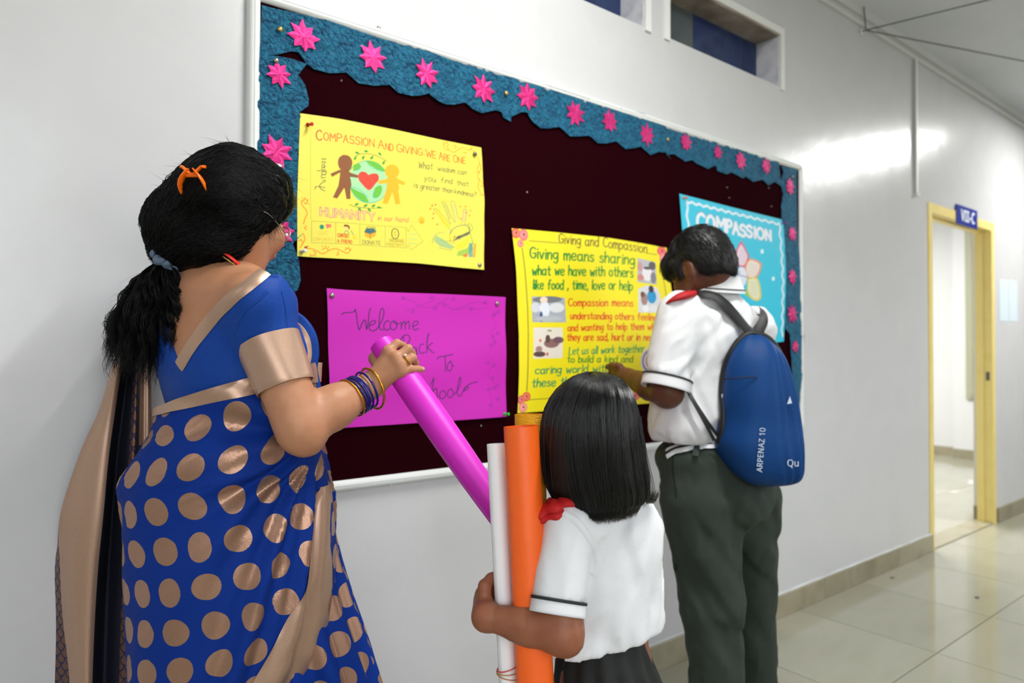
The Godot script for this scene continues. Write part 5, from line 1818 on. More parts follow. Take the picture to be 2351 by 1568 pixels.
	b.edit(func(p: Vector3, d: float) -> float:
		var near := smoothstep(0.16, 0.02, p.distance_to(pit))
		var low := smoothstep(chest.y - 0.02, chest.y - 0.12, p.y)
		return d - 0.004 * n.get_noise_3d(p.x, p.y * 0.5, p.z) - 0.011 * near * (crease(n, p * 1.5, pull, 0.25) - 0.28) - 0.006 * low * (crease(n, p * 2.2, R_, 0.3) - 0.28), 0.03)
	b.cut(at(375, 935, 1.335), -U)
	var plain := b.twin()
	plain.d = b.d.duplicate()
	# neckline: a deep V read off its near side and mirrored on the far side of the spine
	var edge := px_path(b, "590,618 560,642 520,672 480,712 440,760 412,802 396,832")
	var tip := edge[edge.size() - 1]
	b.edit(func(p: Vector3, d: float) -> float:
		if p.y < tip.y:
			return d
		var w := 0.0
		for i in edge.size() - 1:
			if edge[i].y >= p.y and edge[i + 1].y < p.y:
				var t := (p.y - edge[i + 1].y) / (edge[i].y - edge[i + 1].y)
				w = lerpf((edge[i + 1] - tip).dot(her_right), (edge[i] - tip).dot(her_right), t)
		if p.y >= edge[0].y:
			w = (edge[0] - tip).dot(her_right) + (p.y - edge[0].y) * 0.5
		return maxf(d, minf((w - absf((p - tip).dot(her_right))) * 0.8, p.y - tip.y)), 0.05)
	part(body_mesh([b]), "blouse", M.silk, who, "royal blue silk blouse")
	# gold cuff round the sleeve
	var cuff_end := sh_r.lerp(elbow, 0.695)
	var cuff_axis := (cuff_end - cuff_top).normalized()
	var list := []
	for i in 9:
		var t := i / 8.0
		list.append([cuff_top.lerp(cuff_end, t) , cuff_axis, lerpf(0.0565, 0.0505, t), lerpf(0.0575, 0.0515, t)])
	for i in 3:
		list.append([cuff_end - cuff_axis * (0.006 * i), cuff_axis, 0.0480 - 0.001 * i, 0.0485 - 0.001 * i])
	part(rings(list, 49, R_, func(th, v): return 0.0012 * sin(th * 5.0 + v * 3.0)), "sleeve_cuff", M.gold_cloth, who, "gold sleeve cuff")
	# gold trim along the neckline
	part(ribbon(plain, px_path(plain, "600,622 568,648 528,680 488,720 449,768 421,810 402,842"), 0.024, 0.0030), "neckline_trim", M.gold_cloth, who, "gold neckline trim")
	part(ribbon(plain, px_path(plain, "606,668 584,690 560,708 540,735 528,770", 0.9), 0.006, 0.0016, 0.002), "armhole_seam", M.silk, who)
	part(ribbon(plain, px_path(plain, "640,668 648,700 652,735 655,760", 0.9), 0.004, 0.0014, 0.002), "sleeve_seam", M.silk, who)
	# saree wrapped round the hips
	var rows := 150
	var cols := 181
	var pts := loft_points(WAIST, cols, rows, woman_fold, 2.0, func(th, v): return 0.045 * cos(th) * maxf(0.0, 1.0 - v * 6.0) + 0.012 * maxf(0.0, 1.0 - v * 8.0))
	part(grid_mesh(pts, rows, cols, true, cloth_uv(pts, rows, cols, 0.16)), "saree_wrap", M.saree, who, "blue saree cloth with woven gold dots")
	# top border of the wrap
	var bv := PackedVector3Array()
	for r in 8:
		for c in cols:
			var i := r * cols + c
			var out := (pts[i] - who.position)
			out.y = 0
			var mid := Vector3((pts[r * cols].x + pts[r * cols + cols / 2].x) / 2, 0, (pts[r * cols].z + pts[r * cols + cols / 2].z) / 2)
			out = Vector3(pts[i].x, 0, pts[i].z) - mid
			bv.append(pts[i] + out.normalized() * 0.0025 + U * 0.004)
	part(grid_mesh(bv, 8, cols, true), "waist_border", M.gold_cloth, who, "gold border at the waist")
	# gold border band running down the front edge of the wrap
	var band := PackedVector3Array()
	var edge_l := [[741, 1115], [741, 1132], [728, 1282], [693, 1383], [643, 1483], [598, 1568], [540, 1680], [500, 1900]]
	var edge_r := [[747, 1110], [751, 1132], [757, 1282], [752, 1383], [734, 1483], [699, 1568], [640, 1680], [600, 1900]]
	for i in 61:
		var g := i / 60.0 * (edge_l.size() - 1)
		var k := mini(int(g), edge_l.size() - 2)
		var t := g - k
		var lx := cubic_interpolate(edge_l[k][0], edge_l[k + 1][0], edge_l[maxi(k - 1, 0)][0], edge_l[mini(k + 2, 7)][0], t)
		var rx := cubic_interpolate(edge_r[k][0], edge_r[k + 1][0], edge_r[maxi(k - 1, 0)][0], edge_r[mini(k + 2, 7)][0], t)
		var py := cubic_interpolate(edge_l[k][1], edge_l[k + 1][1], edge_l[maxi(k - 1, 0)][1], edge_l[mini(k + 2, 7)][1], t)
		for c in 9:
			var x := lerpf(rx, lx, c / 8.0)
			band.append(on_wrap(x, py) - F_ * (0.006 + 0.0015 * sin(c * 1.6 + i * 0.15)) + R_ * 0.003)
	part(grid_mesh(band, 61, 9), "edge_border", M.gold_cloth, who, "gold border down the front edge")
	# pleats under the wrap
	var pl := [[430, 742, 1050, 1.385, 0.12], [420, 748, 1150, 1.39, 0.13], [420, 757, 1220, 1.39, 0.135], [420, 778, 1310, 1.39, 0.14], [420, 805, 1400, 1.39, 0.145], [420, 836, 1490, 1.39, 0.15], [420, 861, 1568, 1.39, 0.15], [420, 905, 1720, 1.39, 0.155], [420, 950, 1950, 1.39, 0.16], [420, 985, 2130, 1.39, 0.165]]
	var pp := loft_points(pl, 161, 70, func(th, v): return (0.004 + 0.010 * v) * sin(th * 16.0 + sin(v * 4.0)) - 0.004, 2.0)
	part(grid_mesh(pp, 70, 161, true, cloth_uv(pp, 70, 161, 0.1)), "pleats", M.saree, who, "pleated blue saree cloth with gold dots")
	build_drape(who, b, ahead, her_right, sh_l, waist, chest)
	build_pallu(who, sh_l)
	var hair_field := woman_hair(who, head, hb, c7)
	woman_trinkets(who, head, hb, wrist, elbow, c7, hair_field)

# point of the wrap's camera side under a pixel
func on_wrap(px: float, py: float) -> Vector3:
	var m := WAIST.size()
	var i := 0
	while i < m - 2 and WAIST[i + 1][2] < py:
		i += 1
	var t: float = (py - WAIST[i][2]) / (WAIST[i + 1][2] - WAIST[i][2])
	var l: float = lerpf(WAIST[i][0], WAIST[i + 1][0], t)
	var r: float = lerpf(WAIST[i][1], WAIST[i + 1][1], t)
	var dep: float = lerpf(WAIST[i][3], WAIST[i + 1][3], t)
	var hd: float = lerpf(WAIST[i][4], WAIST[i + 1][4], t)
	var c := clampf((px - (l + r) / 2) / ((r - l) / 2), -1.0, 1.0)
	var p := at((l + r) / 2, py, dep)
	var fold := woman_fold(-acos(c), (i + t) / (m - 1))
	return p + R_ * (c * ((r - l) / 2 * dep / FOCAL + fold)) - F_ * ((hd + fold) * sqrt(maxf(0.0, 1.0 - c * c)))

# metres along the cloth: u round, v down, turned by `skew`
func cloth_uv(p: PackedVector3Array, rows: int, cols: int, skew: float) -> PackedVector2Array:
	var out := PackedVector2Array()
	out.resize(p.size())
	var start := cols * 3 / 4
	var down := PackedFloat32Array()
	down.resize(cols)
	for r in rows:
		var u := 0.0
		for k in cols:
			# run from the middle of the camera's side both ways
			var c := k
			if r > 0:
				down[c] += p[r * cols + c].distance_to(p[(r - 1) * cols + c])
			if k > 0:
				u += p[r * cols + c].distance_to(p[r * cols + c - 1])
			out[r * cols + c] = Vector2(u, 0)
		var shift := out[r * cols + cols / 4].x
		for c in cols:
			var a := out[r * cols + c].x - shift
			var b := p[0].y - p[r * cols + cols / 4].y
			out[r * cols + c] = Vector2(a * cos(skew) + b * sin(skew), -a * sin(skew) + b * cos(skew))
	return out

func build_drape(who: Node3D, b: Field, ahead: Vector3, her_right: Vector3, sh_l: Vector3, waist: Vector3, chest: Vector3) -> void:
	# the edge of the cloth that climbs across her front to the far shoulder
	var path := px_world([[640, 735, 1.345], [668, 748, 1.335], [688, 775, 1.33], [694, 810, 1.33], [690, 850, 1.325], [700, 900, 1.32], [712, 950, 1.32]])
	part(ribbon_free(path, 0.055, (-F_ + R_ * 0.5).normalized()), "saree_drape", M.silk, who, "blue saree cloth across the front")
	var rim := PackedVector3Array()
	for q in path:
		rim.append(q + R_ * 0.010 - F_ * 0.008)
	part(ribbon_free(rim, 0.012, (-F_ + R_ * 0.5).normalized()), "drape_border", M.gold_cloth, who, "gold border of the drape")

func build_pallu(who: Node3D, sh_l: Vector3) -> void:
	# the loose end hanging down her back: columns of the hanging folds by height: [px, depth]
	var ys := [700, 790, 860, 950, 1050, 1190, 1300, 1420, 1568, 1720]
	var cols := [
		[[300, 288, 275, 255, 225, 150, 108, 104, 96, 90], 1.405],
		[[285, 262, 240, 212, 168, 124, 124, 130, 146, 150], 1.375],
		[[300, 272, 252, 230, 196, 165, 160, 164, 172, 176], 1.355],
		[[312, 283, 266, 252, 238, 225, 214, 206, 200, 198], 1.365],
		[[318, 296, 282, 270, 258, 246, 238, 232, 228, 226], 1.425],
		[[325, 305, 296, 290, 284, 276, 272, 266, 262, 258], 1.380],
		[[332, 312, 305, 303, 300, 296, 296, 300, 306, 310], 1.375],
		[[338, 318, 312, 316, 322, 330, 335, 340, 345, 350], 1.42],
	]
	var rows := 60
	var grid := []
	for c in cols:
		var line := PackedVector3Array()
		for i in ys.size():
			line.append(Vector3(c[0][i], ys[i], c[1] + 0.006 * sin(i * 1.3 + c[1] * 40.0)))
		line = spline(line, 7)
		var out := PackedVector3Array()
		for q in line:
			out.append(at(q.x, q.y, q.z))
		grid.append(out)
	rows = grid[0].size()
	# each run of columns is its own cloth region
	for region in [["loose_end", 0, 1, M.scale_cloth, "blue and gold scale brocade of the loose end"], ["loose_end_border", 1, 3, M.gold_cloth, "broad gold border of the loose end"], ["loose_end_lining", 3, 5, M.navy, ""], ["loose_end", 5, 6, M.scale_cloth, "bronze scale brocade fold of the loose end"], ["loose_end_lining", 6, 7, M.navy, ""]]:
		var v := PackedVector3Array()
		var uv := PackedVector2Array()
		var first: int = region[1]
		var last: int = region[2]
		var m := (last - first) * 6 + 1
		for r in rows:
			var ctrl := PackedVector3Array()
			for k in cols.size():
				ctrl.append(grid[k][r])
			var u := 0.0
			for j in m:
				var g := first + float(j) / 6.0
				var k := mini(int(g), cols.size() - 2)
				var q := ctrl[k].cubic_interpolate(ctrl[k + 1], ctrl[maxi(k - 1, 0)], ctrl[mini(k + 2, cols.size() - 1)], g - k)
				if j > 0:
					u += q.distance_to(v[v.size() - 1])
				v.append(q)
				uv.append(Vector2(u, -q.y))
		part(grid_mesh(v, rows, m, false, uv), region[0], region[3], who, region[4])
	# gold fold near the body
	var gp := PackedVector3Array()
	for i in 24:
		var t := i / 23.0
		for c in 7:
			var s := c / 6.0
			gp.append(at(lerpf(312 - 4 * t, 336 + 2 * t, s), lerpf(810, 1025, t), 1.37 + 0.03 * s + 0.006 * sin(s * 6.0)))
	part(grid_mesh(gp, 24, 7), "loose_end_fold", M.gold_cloth, who, "gold fold of the loose end beside the back")

func woman_hand(wrist: Vector3, elbow: Vector3) -> Field:
	var c := at(905, 830, 1.335)
	var h := Field.new(c - Vector3.ONE * 0.105, c + Vector3.ONE * 0.105, 0.0032)
	var P := func(x: float, y: float, dd: float) -> Vector3:
		return at(730.0 + x / 4.3556, 640.0 + y / 4.3556, dd)
	var w2 := wrist.lerp(elbow, 0.12)
	h.bone(w2, wrist, 0.0275, 0.026, 0.01, F_, 0.9)
	var mcp := [P.call(690, 722, 1.308), P.call(770, 790, 1.300), P.call(806, 862, 1.298), P.call(818, 932, 1.300)]
	for i in 4:
		h.bone(wrist + (mcp[i] - wrist) * 0.05, mcp[i], 0.0180, 0.0098, 0.012)
		h.ball(mcp[i], Vector3.ONE * 0.0112, 0.006)
	finger(h, [mcp[0], P.call(775, 648, 1.320), P.call(835, 672, 1.350), P.call(842, 745, 1.376)], 0.0092, 0.0074, 0.003)
	finger(h, [mcp[1], P.call(888, 700, 1.314), P.call(925, 752, 1.348), P.call(905, 815, 1.377)], 0.0094, 0.0074, 0.003)
	finger(h, [mcp[2], P.call(932, 792, 1.315), P.call(958, 848, 1.348), P.call(935, 900, 1.375)], 0.0090, 0.0072, 0.003)
	finger(h, [mcp[3], P.call(920, 905, 1.308), P.call(985, 906, 1.326), P.call(1028, 909, 1.336)], 0.0082, 0.0062, 0.003)
	# thumb goes round behind the roll
	finger(h, [wrist.lerp(mcp[0], 0.45) + F_ * 0.012, P.call(560, 800, 1.355), P.call(600, 730, 1.388), P.call(660, 720, 1.405)], 0.0145, 0.0095, 0.008)
	return h

func woman_hair(who: Node3D, head: Vector3, hb: Basis, c7: Vector3) -> Field:
	var hair := mat(Color(0.009, 0.008, 0.009), 0.45)
	hair.metallic_specular = 0.34
	M.hair = hair
	var hp := func(x: float, y: float, z: float) -> Vector3: return head + hb.x * x + hb.y * y + hb.z * z
	var tie := at(374, 598, 1.30)
	var f := Field.new(head - Vector3(0.30, 0.20, 0.30), head + Vector3(0.2, 0.18, 0.22), 0.007)
	f.ball(hp.call(0, 0.026, -0.022), Vector3(0.083, 0.094, 0.097), 0.02, hb)
	f.ball(at(598, 440, 1.315), Vector3(0.046, 0.052, 0.055), 0.03)
	f.ball(at(612, 448, 1.375), Vector3(0.043, 0.050, 0.058), 0.03)
	f.ball(at(470, 455, 1.31), Vector3(0.072, 0.068, 0.078), 0.04)
	f.ball(at(408, 520, 1.31), Vector3(0.068, 0.073, 0.073), 0.04)
	f.bone(at(520, 540, 1.29), at(548, 498, 1.278), 0.043, 0.038, 0.04)
	f.bone(at(430, 565, 1.30), tie, 0.052, 0.020, 0.03)
	f.ball(at(470, 558, 1.30), Vector3(0.053, 0.043, 0.058), 0.04)
	f.ball(hp.call(0.0, -0.055, 0.085), Vector3(0.075, 0.07, 0.055), 0.01, hb, true)
	var hn := cloth_noise(43, 16.0)
	var comb := (tie - at(620, 430, 1.29)).normalized()
	f.edit(func(p: Vector3, d: float) -> float:
		var q := p - comb * (p.dot(comb) * 0.75)
		return d - 0.0050 * hn.get_noise_3dv(q) - 0.0030 * hn.get_noise_3dv(q * 2.6), 0.02)
	var tail := Field.new(at(220, 590, 1.30) - Vector3(0, 0.26, 0.12), at(440, 590, 1.30) + Vector3(0, 0.03, 0.12), 0.009)
	tail.bone(tie, at(352, 650, 1.29), 0.014, 0.012, 0.02)
	tail.bone(at(352, 650, 1.29), at(335, 750, 1.285), 0.014, 0.010, 0.03)
	part(body_mesh([f, tail]), "hair", hair, who, "long black wavy hair tied low")
	rng.seed = 41
	var list := []
	var clip := at(432, 405, 1.285)
	for i in 4600:
		# a start anywhere on the side of the head that shows, combed to the clip or the tie
		var px := rng.randf_range(318, 650)
		var py := rng.randf_range(335, 580)
		if i % 4 == 0:
			px = rng.randf_range(540, 655)
			py = rng.randf_range(345, 490)
		var start := skin_at(f, px, py, 0.95)
		if f.value(start) > 0.003:
			var back := (at(500, 470, 1.31) - start)
			start = f.snap(at(px, py, 1.31))
			if absf(f.value(start)) > 0.004:
				continue
		var front := smoothstep(430.0, 560.0, px) * smoothstep(520.0, 420.0, py)
		var goal := clip if rng.randf() < front else tie
		goal += Vector3(rng.randf_range(-0.014, 0.014), rng.randf_range(-0.014, 0.018), rng.randf_range(-0.014, 0.014))
		var p := PackedVector3Array()
		var bow := Vector3(0, rng.randf_range(0.0, 0.025), 0) - F_ * rng.randf_range(0.0, 0.02)
		var ph := rng.randf() * TAU
		var tidy := goal.distance_to(clip) < 0.04
		var wav := rng.randf_range(0.0002, 0.0009) if tidy else rng.randf_range(0.0006, 0.0026)
		var lift := rng.randf_range(0.0006, 0.0022) if tidy else rng.randf_range(0.0008, 0.0042)
		var reach := minf(1.0, rng.randf_range(0.05, 0.13) / maxf(0.01, start.distance_to(goal)))
		for k in 10:
			var t := k / 9.0 * reach
			var q := f.snap(start.lerp(goal, t) + bow * sin(PI * t))
			q += f.slope(q) * (lift * sin(PI * clampf(k / 9.0, 0.08, 0.92))) + Vector3(sin(t * 26 + ph), cos(t * 21 + ph), sin(t * 29 + ph)) * wav
			p.append(q)
		list.append(p)
	part(strands(list, 0.0008), "hair_strands", hair, who)
	# pony tail: wavy locks, each a clump of strands
	var locks := []
	var thin := []
	for c in 100:
		var spread := rng.randf_range(-1.0, 1.0)
		var depth := rng.randf_range(-1.0, 1.0)
		var len_ := rng.randf_range(0.72, 1.0) - 0.16 * absf(spread)
		var end := at(312 + 82 * spread, lerpf(640, 884, len_), 1.285 + 0.05 * depth)
		var mid := at(330 + 84 * spread, 690 - 16 * absf(spread), 1.28 + 0.066 * depth)
		var a0 := tie + R_ * (0.010 * spread) + F_ * (0.012 * depth)
		var ph0 := rng.randf() * TAU
		var fr0 := rng.randf_range(9, 16)
		var wav0 := rng.randf_range(0.005, 0.011)
		for s in 34:
			var off := Vector3(rng.randf_range(-1, 1), rng.randf_range(-1, 1), rng.randf_range(-1, 1)) * 0.0055
			var ph := rng.randf() * TAU
			var fray := rng.randf_range(0.001, 0.0042)
			var reach := rng.randf_range(0.75, 1.08)
			var p := PackedVector3Array()
			for k in 17:
				var t := k / 16.0 * reach
				var q := a0 * (1 - t) * (1 - t) + mid * (2 * t * (1 - t)) + end * t * t
				q += Vector3(sin(t * fr0 + ph0), 0.3 * cos(t * fr0 * 0.8 + ph0), cos(t * fr0 * 1.1 + ph0)) * wav0 * minf(1.0, t * 3.0)
				q += off * minf(1.0, 0.25 + t * 1.6) + Vector3(sin(t * 33 + ph), cos(t * 27 + ph), cos(t * 37 + ph)) * fray * t
				p.append(q)
			locks.append(p)
	for i in 220:
		var a := tie.lerp(at(335, 760, 1.28), rng.randf())
		var out := at(rng.randf_range(228, 310), rng.randf_range(640, 870), 1.27 + rng.randf_range(-0.05, 0.05))
		var p := PackedVector3Array()
		var ph := rng.randf() * TAU
		var reach := rng.randf_range(0.5, 1.0)
		var curl := rng.randf_range(0.004, 0.010)
		for k in 22:
			var t := k / 21.0 * reach
			p.append(a.lerp(out, t) + Vector3(sin(t * 19 + ph), 0.8 * cos(t * 16 + ph), cos(t * 22 + ph)) * curl * minf(1.0, 0.3 + t) - Vector3.UP * (0.05 * t * t) + Vector3.UP * 0.03 * t)
		thin.append(p)
	var tf := part(strands(thin, 0.00035), "stray_hairs", hair, who)
	tf.set_meta("kind", "stuff")
	part(strands(locks, 0.00085), "pony_tail", hair, who, "wavy black pony tail")
	var fly := []
	for i in 520:
		var q0 := f.snap(at(rng.randf_range(318, 600), rng.randf_range(345, 560), 1.2) + F_ * 0.12)
		var dir := (f.slope(q0) + Vector3(rng.randf_range(-0.6, 0.6), rng.randf_range(-0.2, 0.7), rng.randf_range(-0.6, 0.6)) - R_ * 0.4).normalized()
		var p := PackedVector3Array()
		var l := rng.randf_range(0.008, 0.034)
		var bend := Vector3(rng.randf_range(-1, 1), rng.randf_range(-1.5, 0.2), rng.randf_range(-1, 1)) * l * 0.8
		for k in 8:
			var t := k / 7.0
			p.append(q0 - f.slope(q0) * 0.004 + dir * (l * t) + bend * t * t - R_ * (0.01 * t))
		fly.append(p)
	var fo := part(strands(fly, 0.0004), "stray_hairs", hair, who)
	fo.set_meta("kind", "stuff")
	return f

func woman_trinkets(who: Node3D, head: Vector3, hb: Basis, wrist: Vector3, elbow: Vector3, c7: Vector3, hf: Field) -> void:
	# orange claw clip: two curved jaws and a spring barrel
	var orange := mat(Color(0.95, 0.42, 0.02), 0.25)
	var cl := skin_at(hf, 434, 406, 0.9) - F_ * 0.004
	var clip := part(tube(PackedVector3Array([cl - R_ * 0.011 + Vector3(0, 0.006, 0), cl + R_ * 0.011 + Vector3(0, 0.006, 0)]), PackedFloat32Array([0.0045]), 10), "hair_clip", orange, who, "orange plastic claw clip")
	for s in [-1.0, 1.0]:
		var p := PackedVector3Array()
		for k in 9:
			var t := k / 8.0
			p.append(cl + R_ * (s * (0.004 + 0.018 * sin(t * 2.4)) ) + Vector3(0, 0.016 - 0.050 * t, 0) + F_ * (0.03 * t * t - 0.006))
		subpart(tube(p, PackedFloat32Array([0.004, 0.006, 0.008, 0.009, 0.009, 0.008, 0.007, 0.005, 0.003]), 10, false, 0.35), "clip_jaw", orange, clip)
		var q := PackedVector3Array([cl + R_ * (s * 0.004) + Vector3(0, 0.008, 0), cl + R_ * (s * 0.016) + Vector3(0, 0.020, -0.002), cl + R_ * (s * 0.022) + Vector3(0, 0.021, 0)])
		subpart(tube(spline(q, 4), PackedFloat32Array([0.007]), 10, false, 0.4), "clip_lever", orange, clip)
	# grey scrunchie: a ruffled ring
	var tie := at(374, 598, 1.295)
	var ax := (at(350, 650, 1.29) - at(430, 565, 1.30)).normalized()
	var e1 := ax.cross(F_).normalized()
	var e2 := ax.cross(e1)
	var rp := PackedVector3Array()
	var rr := PackedFloat32Array()
	for i in 72:
		var a := TAU * i / 72.0
		rp.append(tie + (e1 * cos(a) + e2 * sin(a)) * 0.029 + ax * (0.004 * sin(a * 9.0)))
		rr.append(0.0090 + 0.0030 * sin(a * 13.0))
	part(tube(rp, rr, 10, true), "scrunchie", mat(Color(0.36, 0.43, 0.52), 0.7), who, "blue grey cloth scrunchie")
	# earring, glasses, necklace
	var ear := skin_at(hf, 570, 529, 0.9) - F_ * 0.003
	var ball := SphereMesh.new()
	ball.radius = 0.0045
	ball.height = 0.009
	var o := put(ball, "earring", M.brass, who, ear - who.position)
	var cord := px_world([[494, 570, 1.268], [510, 580, 1.256], [526, 592, 1.256], [543, 606, 1.268]])
	part(tube(spline(cord, 6), PackedFloat32Array([0.005]), 8, false, 0.35), "red_cord", mat(Color(0.85, 0.12, 0.05), 0.5), who, "red lanyard round the neck")
	var chain := PackedVector3Array()
	for q in spline(px_world([[492, 576, 1.266], [506, 588, 1.254], [520, 598, 1.254], [536, 611, 1.264]]), 8):
		chain.append(q)
	part(tube(chain, PackedFloat32Array([0.0016]), 6), "gold_chain", M.brass, who)
	# glasses: temple arm, rim and tinted lens
	var wirem := mat(Color(0.62, 0.58, 0.55), 0.25, 0.9)
	var lc := at(634, 540, 1.375)
	var lr := PackedVector3Array()
	for i in 32:
		var a := TAU * i / 32.0
		lr.append(lc + hb.x * (cos(a) * 0.027) + hb.y * (sin(a) * 0.021))
	var specs := part(tube(lr, PackedFloat32Array([0.0012]), 6, true), "glasses", wirem, who, "thin metal framed glasses")
	var temple := px_world([[598, 482, 1.262], [612, 490, 1.275], [632, 512, 1.31], [650, 535, 1.345]])
	subpart(tube(spline(temple, 5), PackedFloat32Array([0.0011]), 6), "temple", wirem, specs)
	var glass := mat(Color(0.85, 0.55, 0.62, 0.35), 0.05)
	glass.transparency = BaseMaterial3D.TRANSPARENCY_ALPHA
	var gv := PackedVector3Array([lc])
	gv.append_array(lr)
	var gi := PackedInt32Array()
	for i in 32:
		gi.append_array([0, 1 + i, 1 + (i + 1) % 32])
	subpart(smooth_mesh(gv, gi), "lens", glass, specs)
	var hinge := put(ball, "hinge", M.white_plastic, specs, at(651, 536, 1.345))
	hinge.scale = Vector3.ONE * 0.7
	# bangles and ring
	var arm := (wrist - elbow).normalized()
	var gold := mat(Color(0.83, 0.60, 0.20), 0.28, 1.0)
	var blue := mat(Color(0.012, 0.02, 0.40), 0.16)
	var on_arm := func(px: float, drop: float) -> Vector3:
		return elbow.lerp(wrist, (px - 682.0) / 168.0) - Vector3.UP * drop
	part(ring_band(on_arm.call(850.0, 0.007), (arm + R_ * 0.12 - Vector3.UP * 0.12).normalized(), 0.0405, 0.0022, 10, 0.35), "bangle", gold, who, "loose gold bangle")
	for k in 5:
		part(ring_band(on_arm.call([836.0, 820.0, 815.5, 811.0, 806.5][k], 0.003), (arm + Vector3(0, 0.04 * sin(k * 2.0), 0.03 * cos(k * 3.0)) + (R_ * 0.12 if k == 0 else Vector3.ZERO)).normalized(), 0.0358, 0.0021), "bangle", blue, who, "shiny blue glass bangle")
	part(ring_band(on_arm.call(798.0, 0.002), arm, 0.0372, 0.0018, 10, 0.3), "bangle", gold, who, "thin gold bangle")
	var ringp := part(ring_band(at(931, 826, 1.308), (at(943, 824, 1.315) - at(916, 840, 1.310)).normalized(), 0.0118, 0.0018), "finger_ring", gold, who, "gold finger ring")
	var stone := put(ball, "ring_stone", mat(Color(0.9, 0.8, 0.75), 0.15), ringp, at(927, 816, 1.297))
	stone.scale = Vector3(0.8, 0.6, 0.8)

func px_world(list: Array) -> PackedVector3Array:
	var out := PackedVector3Array()
	for q in list:
		out.append(at(q[0], q[1], q[2]))
	return out

# ---------------------------------------------------------------- rolls of chart paper
# a sheet rolled up: a spiral wall swept from a to b
func roll_mesh(a: Vector3, b: Vector3, ra: float, rb: float, turns: float, gap: float, start: float, flap := 0.0, belly := 0.0) -> ArrayMesh:
	var ax := (b - a).normalized()
	var e1 := ax.cross(F_ if absf(ax.dot(F_)) < 0.9 else R_).normalized()
	var e2 := ax.cross(e1)
	var rows := 24
	var cols := int(turns * 40)
	var v := PackedVector3Array()
	var uv := PackedVector2Array()
	for r in rows:
		var t := float(r) / (rows - 1)
		for c in cols:
			var k := float(c) / (cols - 1)
			var th := start - TAU * turns * k
			var rad := lerpf(ra, rb, t) + belly * sin(PI * pow(t, 0.8)) - gap * turns * k
			if c < 8:
				rad += flap * pow(1.0 - c / 8.0, 2.0) * t
			v.append(a.lerp(b, t) + (e1 * cos(th) + e2 * sin(th)) * rad)
			uv.append(Vector2(k * turns * TAU * rad, t * a.distance_to(b)))
	return grid_mesh(v, rows, cols, false, uv)

func paper_mat(c: Color, rough := 0.55) -> StandardMaterial3D:
	var m := mat(Color(1, 1, 1), rough)
	m.albedo_texture = noise_tex(0.03, 256, 120 + int(c.r * 90), [c.darkened(0.02), c, c.lightened(0.02)], 3)
	tri(m, 4.0)
	return m

func build_rolls() -> void:
	var mag := thing("paper_roll", "magenta chart paper roll gripped by the woman", "paper roll", at(1180, 1228, 1.215))
	var a := at(871, 789, 1.352)
	var b := at(1180, 1228, 1.215)
	var pm := paper_mat(Color(0.82, 0.11, 0.75), 0.45)
	part(roll_mesh(a, b, 0.0235, 0.0210, 3.4, 0.0010, 3.9, 0.005, 0.006), "rolled_sheet", pm, mag)
	# the inner sheet, rolled a little off centre
	var low := (-R_ * 0.8 - Vector3.UP * 0.55).normalized()
	part(roll_mesh(a.lerp(b, 0.12) + low * 0.004 + F_ * 0.012, b + low * 0.008 + F_ * 0.012, 0.0205, 0.0185, 1.0, 0.0010, 2.9, 0.0, 0.006), "inner_sheet", pm, mag)
	var white := thing("paper_roll", "thin white chart paper roll under the girl's arm", "paper roll", at(1172, 1640, 1.06))
	part(roll_mesh(at(1137, 1022, 1.09), at(1172, 1640, 1.06), 0.0145, 0.0165, 4.0, 0.0007, 2.2, 0.001), "rolled_sheet", paper_mat(Color(0.93, 0.93, 0.935), 0.5), white)
	for k in 3:
		var c := at(1166, 1540 + 10 * k, 1.063)
		part(ring_band(c, (at(1137, 1022, 1.09) - at(1172, 1640, 1.06) + R_ * (0.10 * (k - 1))).normalized(), 0.0175, 0.0009, 6), "rubber_band", mat([Color(0.80, 0.25, 0.22), Color(0.75, 0.55, 0.30), Color(0.72, 0.50, 0.28)][k], 0.6), white, "thin rubber band")
	var orange := thing("paper_roll", "thick orange chart paper roll hugged by the girl", "paper roll", at(1233, 1640, 1.045))
	part(roll_mesh(at(1196, 981, 1.06), at(1233, 1640, 1.035), 0.0275, 0.0290, 3.2, 0.0008, 2.6, 0.001), "rolled_sheet", paper_mat(Color(0.98, 0.40, 0.09), 0.45), orange)
	var yellow := thing("paper_roll", "yellow crepe paper roll beside the girl's hair", "paper roll", at(1224, 1500, 1.13))
	var ym := paper_mat(Color(0.96, 0.68, 0.02), 0.7)
	var crep := noise_tex(0.05, 256, 133, [], 3)
	ym.uv1_triplanar = false
	ym.uv1_scale = Vector3(6, 30, 1)
	bump(ym, crep, 0.15)
	part(roll_mesh(at(1216, 953, 1.135), at(1228, 1500, 1.115), 0.0255, 0.026, 4.0, 0.0010, 2.4, 0.001), "rolled_sheet", ym, yellow)

